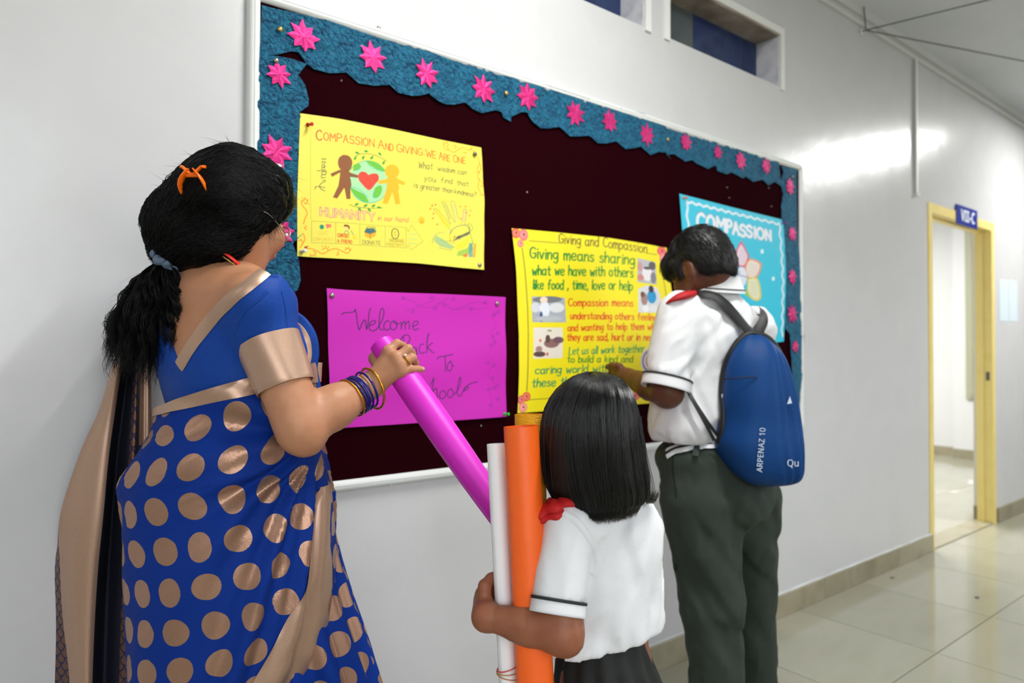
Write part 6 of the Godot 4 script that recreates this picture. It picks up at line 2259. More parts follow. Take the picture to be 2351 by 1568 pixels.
# ---------------------------------------------------------------- heads shared by the children: features in the head's own axes, scaled
func head_field(head: Vector3, hb: Basis, k: float, cell: float) -> Field:
	var f := Field.new(head - Vector3.ONE * 0.155 * k, head + Vector3.ONE * 0.155 * k, cell)
	var hp := func(x: float, y: float, z: float) -> Vector3: return head + (hb.x * x + hb.y * y + hb.z * z) * k
	f.ball(hp.call(0, 0.02, -0.012), Vector3(0.074, 0.098, 0.096) * k, 0.02, hb)
	f.ball(hp.call(0, -0.045, 0.035), Vector3(0.056, 0.072, 0.055) * k, 0.03, hb)
	f.ball(hp.call(0, -0.100, 0.046), Vector3(0.028, 0.022, 0.026) * k, 0.03, hb)
	for s in [-1.0, 1.0]:
		f.ball(hp.call(0.040 * s, -0.035, 0.052), Vector3(0.027, 0.026, 0.026) * k, 0.02, hb)
		f.bone(hp.call(0.052 * s, -0.05, 0.0), hp.call(0.018 * s, -0.100, 0.042), 0.021 * k, 0.019 * k, 0.02)
		f.ball(hp.call(0.030 * s, 0.0, 0.085), Vector3(0.016, 0.010, 0.010) * k, 0.012, hb, true)
		f.ball(hp.call(0.030 * s, 0.0, 0.074), Vector3(0.013, 0.011, 0.012) * k, 0.006, hb)
		# ear: a rim, a hollow and a lobe
		var e: Vector3 = hp.call(0.076 * s, -0.010, -0.010)
		f.ball(e, Vector3(0.010, 0.033, 0.021) * k, 0.006, hb)
		f.ball(hp.call(0.086 * s, -0.006, -0.006), Vector3(0.006, 0.020, 0.012) * k, 0.004, hb, true)
	f.bone(hp.call(0, 0.005, 0.082), hp.call(0, -0.042, 0.104), 0.008 * k, 0.012 * k, 0.014)
	f.ball(hp.call(0, -0.046, 0.092), Vector3(0.018, 0.009, 0.012) * k, 0.010, hb)
	f.ball(hp.call(0, -0.072, 0.083), Vector3(0.022, 0.006, 0.008) * k, 0.006, hb)
	f.ball(hp.call(0, -0.081, 0.080), Vector3(0.018, 0.006, 0.008) * k, 0.006, hb)
	return f

func head_basis(face: Vector3, tilt_deg: float) -> Basis:
	var t := deg_to_rad(tilt_deg)
	var hf := face * cos(t) - Vector3.UP * sin(t)
	var hu := Vector3.UP * cos(t) + face * sin(t)
	return Basis(hf.cross(hu).normalized(), hu, hf)

func shirt_material(seed_: int) -> StandardMaterial3D:
	var m := mat(Color(1, 1, 1), 0.75)
	m.albedo_texture = noise_tex(0.05, 256, seed_, [Color(0.83, 0.835, 0.84), Color(0.86, 0.863, 0.868), Color(0.845, 0.85, 0.855)], 3)
	tri(m, 6.0, true)
	return m

# crease pattern in metres: sharp ridges along `dir`
func crease(n: FastNoiseLite, p: Vector3, along: Vector3, stretch := 0.35) -> float:
	var q := p - along * (p.dot(along) * (1.0 - stretch))
	var v := n.get_noise_3d(q.x, q.y, q.z)
	return (0.5 - absf(v)) * 0.6 + v * 0.4

# ---------------------------------------------------------------- the girl
const BOB := [[1352, 1378, 855, 1.10, 0.020], [1316, 1420, 868, 1.10, 0.055], [1281, 1447, 900, 1.10, 0.078], [1256, 1461, 945, 1.10, 0.088], [1248, 1469, 1000, 1.10, 0.092], [1250, 1476, 1060, 1.10, 0.090], [1257, 1484, 1110, 1.10, 0.086], [1275, 1478, 1148, 1.10, 0.078], [1296, 1442, 1166, 1.10, 0.068]]

func bob_point(th: float, v: float, grow: float) -> Vector3:
	var m := BOB.size()
	var g := clampf(v, 0.0, 1.0) * (m - 1)
	var i := mini(int(g), m - 2)
	var t := g - i
	var s := []
	for k in 5:
		s.append(cubic_interpolate(BOB[i][k], BOB[i + 1][k], BOB[maxi(i - 1, 0)][k], BOB[mini(i + 2, m - 1)][k], t))
	var a: float = (s[1] - s[0]) / 2.0 * s[3] / FOCAL + grow
	return at((s[0] + s[1]) / 2.0, s[2], s[3]) + R_ * cos(th) * a + F_ * sin(th) * (s[4] + grow)

func build_girl() -> void:
	var U := Vector3.UP
	var face := (R_ * -0.5 + F_ * 0.866).normalized()
	var left := (R_ * -0.866 - F_ * 0.5).normalized()
	var hips := at(1395, 1560, 1.12)
	var who := thing("person", "small girl with a black bob and white shirt hugging paper rolls", "person", Vector3(hips.x, 0, hips.z))
	var neck := at(1372, 1160, 1.115)
	var chest := at(1398, 1300, 1.12)
	var waist := at(1392, 1450, 1.12)
	var sh_l := at(1303, 1212, 1.055)
	var sh_r := at(1462, 1212, 1.175)
	var elbow := at(1292, 1462, 1.005)
	var wrist := at(1116, 1424, 1.045)
	var across := -left
	var trunk := Basis(across, U, face)
	var f := Field.new(Vector3(hips.x - 0.30, -0.01, hips.z - 0.26), Vector3(hips.x + 0.24, 1.02, hips.z + 0.28), 0.010)
	f.ball(chest, Vector3(0.084, 0.11, 0.060), 0.02, trunk)
	f.ball(waist, Vector3(0.076, 0.11, 0.062), 0.02, trunk)
	f.ball(hips, Vector3(0.080, 0.08, 0.065), 0.02, trunk)
	f.bone(sh_l, sh_r, 0.035, 0.035, 0.03)
	f.bone(neck - U * 0.05, neck + U * 0.05, 0.042, 0.036, 0.03)
	f.bone(sh_l, elbow, 0.034, 0.029, 0.015)
	f.bone(elbow, elbow.lerp(wrist, 0.45), 0.0295, 0.0275, 0.015)
	f.bone(elbow.lerp(wrist, 0.45), wrist, 0.0275, 0.0195, 0.015)
	f.ball(elbow - U * 0.010 + R_ * 0.006, Vector3.ONE * 0.0225, 0.015)
	var el_r := sh_r - U * 0.11 + face * 0.12 + left * 0.02
	f.bone(sh_r, el_r, 0.034, 0.028, 0.015)
	f.bone(el_r, el_r + face * 0.09 + left * 0.10, 0.028, 0.020, 0.015)
	for s in [-1.0, 1.0]:
		var j: Vector3 = hips + across * (0.036 * s)
		f.bone(j, Vector3(j.x, 0.34, j.z), 0.042, 0.036, 0.02)
		f.bone(Vector3(j.x, 0.34, j.z), Vector3(j.x, 0.06, j.z), 0.04, 0.028, 0.02)
		f.bone(Vector3(j.x, 0.035, j.z) - face * 0.02, Vector3(j.x, 0.025, j.z) + face * 0.11, 0.03, 0.024, 0.02)
	# left hand reaching round behind the rolls
	var hc := at(1125, 1390, 1.075)
	var h := Field.new(hc - Vector3(0.085, 0.07, 0.085), hc + Vector3(0.085, 0.07, 0.085), 0.003)
	h.bone(elbow.lerp(wrist, 0.86), wrist, 0.0205, 0.0190, 0.01)
	var mcp := [at(1108, 1366, 1.090), at(1104, 1382, 1.090), at(1104, 1398, 1.088), at(1108, 1412, 1.084)]
	for i in 4:
		h.bone(wrist, mcp[i], 0.0165, 0.0105, 0.012)
	var tips := [[1132, 1356, 1.106, 1160, 1352, 1.108], [1130, 1374, 1.106, 1164, 1372, 1.108], [1130, 1391, 1.104, 1162, 1391, 1.107], [1130, 1407, 1.101, 1154, 1409, 1.104]]
	for i in 4:
		var t: Array = tips[i]
		finger(h, [mcp[i], at(t[0], t[1], t[2]), at(t[3], t[4], t[5])], 0.0085, 0.0062)
	finger(h, [wrist.lerp(mcp[0], 0.4), at(1112, 1352, 1.070), at(1126, 1336, 1.085), at(1140, 1326, 1.096)], 0.0105, 0.0070, 0.006)
	# head
	var hb := head_basis((R_ * -0.62 + F_ * 0.78).normalized(), 8.0)
	var head := at(1356, 1008, 1.112)
	var hd := head_field(head, hb, 0.78, 0.005)
	hd.bone(head - U * 0.03, neck + U * 0.01, 0.04, 0.037, 0.02)
	part(body_mesh([f, hd, h]), "body", skin_material(Color(0.56, 0.34, 0.235), 91), who)
	# shirt
	var shirt := shirt_material(140)
	M.shirt = shirt
	var b := Field.new(Vector3(chest.x - 0.22, 0.60, chest.z - 0.22), Vector3(chest.x + 0.22, 1.0, chest.z + 0.22), 0.006)
	b.ball(chest + U * 0.012, Vector3(0.103, 0.125, 0.080), 0.03, trunk)
	b.ball(waist - U * 0.012, Vector3(0.105, 0.11, 0.090), 0.05, trunk)
	b.ball(at(1335, 1515, 1.10), Vector3(0.075, 0.07, 0.075), 0.03)
	b.bone(sh_l + across * 0.012, sh_r - across * 0.008, 0.040, 0.040, 0.035)
	b.bone(neck - U * 0.05, neck - U * 0.008, 0.055, 0.044, 0.03)
	var hem := at(1279, 1418, 1.012)
	var arm_dir := (hem - sh_l).normalized()
	var cuff_c := sh_l.lerp(hem, 0.86)
	b.bone(sh_r, sh_r.lerp(el_r, 0.7), 0.042, 0.04, 0.025)
	var n := cloth_noise(17, 7.0)
	var fold_dir := (at(1480, 1200, 1.15) - at(1390, 1480, 1.05)).normalized()
	b.edit(func(p: Vector3, d: float) -> float: return d - 0.018 * (crease(n, p * 1.8, fold_dir, 0.22) - 0.28) - 0.011 * (crease(n, p * 3.4 + Vector3.ONE, U, 0.3) - 0.28), 0.035)
	var sleeve := b.twin()
	sleeve.bone(sh_l, hem, 0.042, 0.0395, 0.022)
	sleeve.edit(func(p: Vector3, d: float) -> float: return d - 0.007 * (crease(n, p * 2.5, arm_dir, 0.3) - 0.28), 0.03)
	sleeve.cut(cuff_c, arm_dir)
	b.merge(sleeve, 0.014)
	var hem_a := at(1272, 1572, 1.05)
	var hem_b := at(1385, 1512, 1.04)
	var hem_c := at(1492, 1486, 1.12)
	var hem_n := -(hem_c - hem_a).cross(F_).normalized()
	if hem_n.y > 0:
		hem_n = -hem_n
	b.cut(hem_b, hem_n)
	part(body_mesh([b]), "shirt", shirt, who, "white school shirt")
	# cuff with a dark piping line
	var side := R_
	var list := []
	for i in 6:
		var t := i / 5.0
		list.append([cuff_c.lerp(hem, t * 1.12) - arm_dir * 0.002, arm_dir, 0.0405 + 0.0015 * t, 0.0405 + 0.0015 * t])
	for i in 3:
		list.append([cuff_c.lerp(hem, 1.12) - arm_dir * (0.002 + 0.008 * i), arm_dir, 0.0390, 0.0390])
	part(rings(list, 41, side, func(th, v): return 0.0016 * sin(th * 3.0 + 0.6)), "sleeve_cuff", shirt, who, "white sleeve cuff with dark piping")
	var cuffn: Node3D = who.get_node("sleeve_cuff")
	subpart(rings([[cuff_c - arm_dir * 0.004, arm_dir, 0.0405, 0.0405], [cuff_c - arm_dir * 0.003, arm_dir, 0.0424, 0.0424], [cuff_c, arm_dir, 0.0424, 0.0424], [cuff_c + arm_dir * 0.001, arm_dir, 0.0405, 0.0405]], 41, side, func(th, v): return 0.0016 * sin(th * 3.0 + 0.6)), "cuff_piping", mat(Color(0.09, 0.11, 0.12), 0.7), cuffn, "dark piping on the cuff")
	# armhole seam
	part(ribbon(b, px_path(b, "1296,1182 1325,1200 1352,1235 1372,1275 1376,1305 1362,1325"), 0.012, 0.0022, 0.002), "armhole_seam", shirt, who)
	# red scarf at the collar
	var red := mat(Color(0.72, 0.04, 0.05), 0.7)
	tri(red, 5.0)
	for q in [[[[1319, 1154, 1.060], [1295, 1160, 1.038], [1272, 1168, 1.034], [1250, 1178, 1.046]], 0.018, 0.5], [[[1316, 1168, 1.055], [1296, 1176, 1.036], [1272, 1186, 1.034], [1250, 1190, 1.046]], 0.015, 0.55], [[[1300, 1156, 1.080], [1278, 1160, 1.062], [1256, 1170, 1.066]], 0.015, 0.7]]:
		var path := spline(px_world(q[0]), 6)
		var rr := PackedFloat32Array()
		for i in path.size():
			rr.append(q[1] * (0.85 + 0.22 * sin(i * 0.9 + q[2] * 9.0)))
		part(tube(path, rr, 14, false, q[2]), "scarf", red, who, "red scarf fold")
	# dark green skirt
	var skirt_m := mat(Color(0.055, 0.075, 0.060), 0.8)
	M.uniform = skirt_m
	var sk := loft_points([[1300, 1468, 1425, 1.12, 0.078], [1288, 1480, 1475, 1.12, 0.092], [1280, 1494, 1515, 1.12, 0.104], [1278, 1520, 1580, 1.12, 0.110], [1262, 1560, 1700, 1.12, 0.130], [1245, 1590, 1900, 1.12, 0.150]], 97, 30, func(th, v): return 0.010 * v * sin(th * 14.0), 2.0)
	part(grid_mesh(sk, 30, 97, true), "skirt", skirt_m, who, "dark green school skirt")
	# hair: a bob, combed down from the crown
	var hair := mat(Color(0.010, 0.009, 0.010), 0.30)
	hair.metallic_specular = 0.55
	var rows := 40
	var cols := 73
	var hv := PackedVector3Array()
	for r in rows:
		for c in cols:
			hv.append(bob_point(-TAU * c / (cols - 1), float(r) / (rows - 1), -0.004))
	part(grid_mesh(hv, rows, cols, true), "hair", hair, who, "straight black bob")
	rng.seed = 51
	var locks := []
	for i in 4200:
		var th := rng.randf() * TAU
		if rng.randf() < 0.75:
			th = -rng.randf() * PI
		var clump := sin(th * 23.0) * 0.6 + sin(th * 41.0 + 1.0) * 0.4
		var grow := 0.001 + 0.0026 * rng.randf() + 0.0014 * clump
		var v0 := rng.randf_range(0.0, 0.12) if rng.randf() < 0.7 else rng.randf_range(0.1, 0.6)
		var v1 := rng.randf_range(0.90, 1.0)
		var drift := rng.randf_range(-0.10, 0.10)
		var p := PackedVector3Array()
		for k in 15:
			var t := k / 14.0
			p.append(bob_point(th + drift * t + 0.03 * sin(t * 6.0 + th * 5.0), lerpf(v0, v1, t), grow * minf(1.0, 0.3 + t * 3.0)))
		var tip := p[14] - p[13]
		p.append(p[14] + tip * rng.randf_range(0.3, 1.0) - U * rng.randf_range(0.0, 0.010))
		locks.append(p)
	# the flick at the right
	for i in 200:
		var th := -rng.randf_range(0.0, 0.5)
		var p := PackedVector3Array()
		for k in 10:
			p.append(bob_point(th, lerpf(0.4, 0.84, k / 9.0), 0.003 + 0.004 * rng.randf()))
		var e := at(1486 + rng.randf_range(-6, 34), 1132 + rng.randf_range(-6, 12), 1.10 + rng.randf_range(-0.03, 0.03))
		var a := p[9]
		for k in 5:
			var t := (k + 1) / 5.0
			p.append(a.lerp(e, t) - U * 0.010 * sin(PI * t))
		locks.append(p)
	part(strands(locks, 0.0007), "hair_strands", hair, who)
	var fly := []
	for i in 40:
		var th := -rng.randf_range(0.0, 1.3) if i < 28 else -rng.randf() * PI
		var p := PackedVector3Array()
		var g := rng.randf_range(0.004, 0.02)
		for k in 12:
			var t := k / 11.0
			p.append(bob_point(th + 0.1 * t, lerpf(rng.randf_range(0.05, 0.1), 0.9, t), 0.003 + g * t * t))
		locks.append(p)
		fly.append(p)
	var fo := part(strands(fly, 0.0004), "stray_hairs", hair, who)
	fo.set_meta("kind", "stuff")

# ---------------------------------------------------------------- the boy
func build_boy() -> void:
	var U := Vector3.UP
	var face := (R_ * -0.45 + F_ * 0.89).normalized()
	var left := (R_ * -0.89 - F_ * 0.45).normalized()
	var trunk := Basis(-left, U, face)
	var hips := at(1652, 1110, 2.12)
	var who := thing("person", "boy in a white shirt and dark trousers pinning up the tall yellow poster", "person", Vector3(hips.x, 0, hips.z))
	var neck := at(1640, 668, 2.11)
	var chest := at(1640, 800, 2.12)
	var belly := at(1612, 950, 2.12)
	var sh_l := at(1566, 722, 2.04)
	var sh_r := at(1744, 752, 2.21)
	var elbow := at(1537, 902, 2.02)
	var wrist := at(1446, 868, 2.235)
	var f := Field.new(Vector3(hips.x - 0.50, 0.60, hips.z - 0.50), Vector3(hips.x + 0.36, 1.46, hips.z + 0.34), 0.012)
	f.ball(chest, Vector3(0.140, 0.17, 0.100), 0.03, trunk)
	f.ball(belly, Vector3(0.130, 0.16, 0.11), 0.03, trunk)
	f.bone(sh_l, sh_r, 0.055, 0.055, 0.05)
	f.bone(neck - U * 0.05, neck + U * 0.05, 0.066, 0.058, 0.03)
	f.bone(sh_l, elbow, 0.050, 0.045, 0.02)
	f.bone(elbow, elbow.lerp(wrist, 0.4), 0.0465, 0.043, 0.02)
	f.bone(elbow.lerp(wrist, 0.4), wrist, 0.043, 0.0295, 0.02)
	var el_r := sh_r - U * 0.20 + face * 0.16 - left * 0.03
	f.bone(sh_r, el_r, 0.044, 0.042, 0.02)
	f.bone(el_r, el_r + face * 0.12 + left * 0.12 + U * 0.06, 0.045, 0.03, 0.02)
	var h := boy_hand(wrist, elbow)
	var hb := head_basis((R_ * -0.62 + F_ * 0.78).normalized(), 24.0)
	var head := at(1612, 617, 2.10)
	var hd := head_field(head, hb, 0.98, 0.006)
	hd.bone(head - hb.y * 0.03 - hb.z * 0.02, neck + U * 0.0, 0.062, 0.062, 0.03)
	part(body_mesh([f, hd, h]), "body", skin_material(Color(0.36, 0.205, 0.130), 92), who)
	# hair: short, cropped at the nape
	var hair := mat(Color(0.010, 0.009, 0.009), 0.5)
	bump(hair, noise_tex(0.12, 128, 150, [], 3), 0.10) if false else null
	var hr := Field.new(head - Vector3.ONE * 0.15, head + Vector3.ONE * 0.16, 0.006)
	var hp := func(x: float, y: float, z: float) -> Vector3: return head + hb.x * x + hb.y * y + hb.z * z
	hr.ball(hp.call(0, 0.034, -0.014), Vector3(0.083, 0.100, 0.104), 0.02, hb)
	hr.ball(hp.call(0, -0.015, -0.055), Vector3(0.070, 0.060, 0.058), 0.03, hb)
	hr.ball(hp.call(0, 0.045, 0.070), Vector3(0.066, 0.045, 0.045), 0.03, hb)
	for s in [-1.0, 1.0]:
		hr.bone(hp.call(0.072 * s, 0.03, 0.026), hp.call(0.070 * s, -0.012, 0.026), 0.014, 0.007, 0.015)
		hr.ball(hp.call(0.088 * s, -0.012, -0.014), Vector3(0.026, 0.036, 0.024), 0.008, hb, true)
	hr.ball(hp.call(0, -0.06, 0.09), Vector3(0.10, 0.080, 0.062), 0.01, hb, true)
	var hn := cloth_noise(23, 60.0)
	hr.edit(func(p: Vector3, d: float) -> float: return d - 0.0015 * hn.get_noise_3dv(p), 0.02)
	hr.cut(at(1668, 632, 2.05), (-hb.y * 0.92 + hb.z * 0.15 - U * 0.3).normalized())
	part(body_mesh([hr]), "hair", hair, who, "short black hair")
	rng.seed = 61
	var tufts := []
	for i in 2200:
		var q := hr.snap(head + Vector3(rng.randf_range(-1, 1), rng.randf_range(-0.3, 1), rng.randf_range(-1, 1)).normalized() * 0.11)
		if absf(hr.value(q)) > 0.002:
			continue
		var nn := hr.slope(q)
		var comb := (-hb.y * 0.8 + hb.z * 0.5 * signf((q - head).dot(hb.z)) + Vector3(rng.randf_range(-0.4, 0.4), rng.randf_range(-0.3, 0.2), rng.randf_range(-0.4, 0.4)))
		comb = (comb - nn * comb.dot(nn)).normalized()
		var p := PackedVector3Array()
		for k in 5:
			var t := k / 4.0
			p.append(q + comb * (0.024 * t) + nn * (0.0004 + 0.0016 * sin(PI * t) ))
		tufts.append(p)
	part(strands(tufts, 0.0008), "hair_strands", hair, who)
	# shirt
	var b := Field.new(Vector3(hips.x - 0.42, 0.82, hips.z - 0.42), Vector3(hips.x + 0.36, 1.44, hips.z + 0.34), 0.009)
	b.ball(chest, Vector3(0.168, 0.185, 0.128), 0.03, trunk)
	b.ball(belly, Vector3(0.160, 0.17, 0.145), 0.06, trunk)
	b.ball(at(1590, 990, 2.10), Vector3(0.115, 0.07, 0.115), 0.05)
	b.bone(sh_l, sh_r, 0.066, 0.056, 0.05)
	b.bone(neck - U * 0.05, neck - U * 0.01, 0.09, 0.074, 0.04)
	var hem := at(1531, 893, 2.0)
	var arm_dir := (hem - sh_l).normalized()
	var cuff_c := sh_l.lerp(hem, 0.88)
	b.bone(sh_r, sh_r.lerp(el_r, 0.8) + R_ * 0.015, 0.066, 0.074, 0.04)
	var smooth_b := b.twin()
	smooth_b.d = b.d.duplicate()
	var n := cloth_noise(27, 4.0)
	var fold_dir := (at(1600, 900, 2.0) - at(1560, 720, 2.0)).normalized()
	var fold_2 := (at(1480, 900, 2.0) - at(1610, 780, 2.0)).normalized()
	b.edit(func(p: Vector3, d: float) -> float: return d - 0.024 * (crease(n, p * 2.4, fold_2, 0.3) - 0.28) - 0.016 * (crease(n, p * 4.6 + Vector3.ONE, fold_dir, 0.3) - 0.28), 0.05)
	var sleeve := b.twin()
	sleeve.bone(sh_l, hem, 0.072, 0.070, 0.035)
	sleeve.edit(func(p: Vector3, d: float) -> float: return d - 0.024 * (crease(n, p * 3.6, fold_2, 0.35) - 0.28), 0.04)
	sleeve.cut(cuff_c, arm_dir)
	b.merge(sleeve, 0.02)
	b.cut(at(1600, 1022, 2.02), -U)
	part(body_mesh([b]), "shirt", M.shirt, who, "white school shirt")
	var list := []
	for i in 6:
		var t := i / 5.0
		list.append([cuff_c.lerp(hem, t * 1.2) - arm_dir * 0.003, arm_dir, 0.0715, 0.0715])
	for i in 3:
		list.append([cuff_c.lerp(hem, 1.2) - arm_dir * (0.003 + 0.012 * i), arm_dir, 0.0685, 0.0685])
	var cuffn := part(rings(list, 41, R_, func(th, v): return 0.003 * sin(th * 3.0)), "sleeve_cuff", M.shirt, who, "white sleeve cuff with dark piping")
	var dark := mat(Color(0.07, 0.085, 0.09), 0.7)
	subpart(rings([[cuff_c - arm_dir * 0.006, arm_dir, 0.0715, 0.0715], [cuff_c - arm_dir * 0.005, arm_dir, 0.0740, 0.0740], [cuff_c - arm_dir * 0.001, arm_dir, 0.0740, 0.0740], [cuff_c, arm_dir, 0.0715, 0.0715]], 41, R_, func(th, v): return 0.003 * sin(th * 3.0)), "cuff_piping", dark, cuffn, "dark piping on the cuff")
	# collar: a folded band round the neck
	var cax := (U * 0.9 + face * -0.12).normalized()
	var cc := at(1646, 656, 2.105)
	var col := []
	for q in [[0.030, 0.064], [0.034, 0.0665], [0.030, 0.070], [0.012, 0.078], [-0.006, 0.087], [-0.016, 0.090]]:
		col.append([cc + cax * q[0], -cax, q[1] * 1.08, q[1]])
	var collar := part(rings(col, 41, -left), "collar", M.shirt, who, "white shirt collar")
	subpart(rings([[cc - cax * 0.004, -cax, 0.0945, 0.088], [cc - cax * 0.0045, -cax, 0.0955, 0.089], [cc - cax * 0.0065, -cax, 0.0963, 0.0898], [cc - cax * 0.007, -cax, 0.0953, 0.0888]], 41, -left), "collar_piping", dark, collar, "dark piping on the collar")
	# red scarf end on the shoulder
	var red := mat(Color(0.66, 0.03, 0.06), 0.7)
	var sp := spline(px_world([[1600, 672, 2.04], [1576, 677, 2.0], [1550, 686, 1.99], [1534, 696, 2.01]]), 6)
	part(tube(sp, PackedFloat32Array([0.016, 0.018, 0.019, 0.020, 0.021, 0.022, 0.022, 0.021, 0.020, 0.018, 0.016, 0.014, 0.012, 0.010, 0.009, 0.008, 0.007, 0.006, 0.005]), 14, false, 0.55), "scarf", red, who, "red scarf on the shoulder")
	# trousers
	var tm := mat(Color(1, 1, 1), 0.82)
	tm.albedo_texture = noise_tex(0.05, 256, 160, [Color(0.125, 0.165, 0.135), Color(0.155, 0.195, 0.160), Color(0.140, 0.180, 0.148)], 4)
	tri(tm, 5.0, true)
	var t := Field.new(Vector3(hips.x - 0.34, -0.005, hips.z - 0.34), Vector3(hips.x + 0.34, 0.95, hips.z + 0.34), 0.011)
	t.ball(at(1650, 1120, 2.12), Vector3(0.175, 0.13, 0.150), 0.05, trunk)
	t.ball(at(1618, 1055, 2.11), Vector3(0.150, 0.08, 0.140), 0.05, trunk)
	t.ball(at(1705, 1150, 2.04), Vector3(0.10, 0.10, 0.09), 0.05, trunk)
	var kl := at(1640, 1390, 2.06)
	var al := at(1655, 1652, 2.06)
	var kr := at(1735, 1375, 2.20)
	var ar := at(1748, 1640, 2.20)
	t.bone(at(1612, 1150, 2.07), kl, 0.122, 0.094, 0.03)
	t.bone(kl, al, 0.094, 0.080, 0.03)
	t.bone(at(1722, 1150, 2.17), kr, 0.110, 0.070, 0.03)
	t.bone(kr, ar, 0.072, 0.066, 0.03)
	t.ball(at(1768, 1350, 2.17), Vector3(0.022, 0.03, 0.03), 0.03)
	var tn := cloth_noise(37, 4.0)
	var down := (at(1705, 1260, 2.05) - at(1570, 1080, 2.05)).normalized()
	t.edit(func(p: Vector3, d: float) -> float: return d - 0.026 * (crease(tn, p * 2.3, down, 0.22) - 0.28) - 0.012 * (crease(tn, p * 4.4, U, 0.4) - 0.28), 0.05)
	t.cut(Vector3(0, al.y - 0.05, 0), -U)
	t.cut(at(1600, 1012, 2.02), U)
	part(body_mesh([t]), "trousers", tm, who, "dark green school trousers")
	for q in [al, ar]:
		var s := Field.new(Vector3(q.x - 0.2, -0.01, q.z - 0.24), Vector3(q.x + 0.2, 0.16, q.z + 0.2), 0.009)
		s.bone(Vector3(q.x, 0.045, q.z) - face * 0.04, Vector3(q.x, 0.035, q.z) + face * 0.15, 0.043, 0.034, 0.02)
		s.bone(Vector3(q.x, 0.04, q.z), Vector3(q.x, 0.10, q.z), 0.045, 0.042, 0.02)
		s.cut(Vector3.ZERO, -U)
		part(body_mesh([s]), "shoe", mat(Color(0.02, 0.02, 0.02), 0.3), who, "black school shoe")
	# belt: white with a dark stripe, and a loop
	var belt := part(ribbon(t, px_path(t, "1538,1046 1560,1036 1590,1030 1620,1027 1650,1026 1680,1028", 1.6), 0.034, 0.010, 0.003), "belt", mat(Color(0.82, 0.83, 0.84), 0.6), who, "white belt")
	subpart(ribbon(t, px_path(t, "1538,1046 1560,1036 1590,1030 1620,1027 1650,1026 1680,1028", 1.6), 0.0085, 0.013, 0.002), "belt_stripe", mat(Color(0.05, 0.08, 0.07), 0.7), belt, "dark belt stripe")
	part(ribbon(t, px_path(t, "1607,1020 1606,1032 1604,1044 1602,1054", 1.6), 0.016, 0.016, 0.002), "belt_loop", tm, who)
	part(ribbon(t, px_path(t, "1550,1050 1549,1075 1553,1110 1560,1150", 1.6), 0.006, 0.001, 0.002), "pocket_seam", mat(Color(0.03, 0.04, 0.035), 0.9), who, "dark pocket slit")
	build_backpack(smooth_b, face, left)
	# the strip he is sticking down
	var st := put(bevel_box(Vector3(0.040, 0.016, 0.002), 0.0006), "tape_strip", mat(Color(0.86, 0.86, 0.62), 0.5), null, on_wall(1397, 858, 0.030))
	st.rotation = Vector3(0.2, 0.3, 0.35)
	tag(st, "pale yellow strip of paper tape at the boy's fingers", "tape")

func boy_hand(wrist: Vector3, elbow: Vector3) -> Field:
	var c := at(1420, 855, 2.30)
	var h := Field.new(c - Vector3.ONE * 0.13, c + Vector3.ONE * 0.13, 0.004)
	h.bone(elbow.lerp(wrist, 0.84), wrist, 0.0325, 0.029, 0.012)
	var mcp := [at(1420, 845, 2.275), at(1420, 855, 2.285), at(1422, 865, 2.29), at(1426, 874, 2.29)]
	for m in mcp:
		h.bone(wrist, m, 0.023, 0.0145, 0.014)
	finger(h, [mcp[0], at(1410, 840, 2.31), at(1402, 845, 2.335)], 0.0115, 0.0085)
	finger(h, [mcp[1], at(1408, 852, 2.32), at(1404, 858, 2.345)], 0.0115, 0.0085)
	finger(h, [mcp[2], at(1411, 866, 2.325), at(1408, 870, 2.35)], 0.011, 0.0082)
	finger(h, [mcp[3], at(1416, 877, 2.32), at(1413, 880, 2.345)], 0.0098, 0.0075)
	finger(h, [wrist.lerp(mcp[0], 0.35), at(1424, 842, 2.255), at(1408, 840, 2.29), at(1398, 843, 2.32)], 0.0135, 0.0095, 0.007)
	return h

const BAG := [[1722, 1742, 764, 1.985, 0.02], [1700, 1772, 780, 1.985, 0.05], [1682, 1796, 808, 1.98, 0.07], [1671, 1809, 845, 1.975, 0.082], [1665, 1822, 905, 1.97, 0.090], [1662, 1832, 965, 1.97, 0.093], [1653, 1840, 1015, 1.965, 0.095], [1662, 1843, 1052, 1.965, 0.094], [1684, 1843, 1085, 1.965, 0.085], [1712, 1832, 1106, 1.965, 0.065], [1745, 1800, 1118, 1.965, 0.02]]

func bag_point(px: float, py: float) -> Vector3:
	var m := BAG.size()
	var i := 0
	while i < m - 2 and BAG[i + 1][2] < py:
		i += 1
	var t: float = (py - BAG[i][2]) / (BAG[i + 1][2] - BAG[i][2])
	var s := []
	for k in 5:
		s.append(lerpf(BAG[i][k], BAG[i + 1][k], t))
	var c := clampf((px - (s[0] + s[1]) / 2) / ((s[1] - s[0]) / 2), -1.0, 1.0)
	return at((s[0] + s[1]) / 2, py, s[3]) + R_ * (c * (s[1] - s[0]) / 2 * s[3] / FOCAL) - F_ * (s[4] * pow(maxf(0.0, 1.0 - pow(absf(c), 2.4)), 1.0 / 2.4))

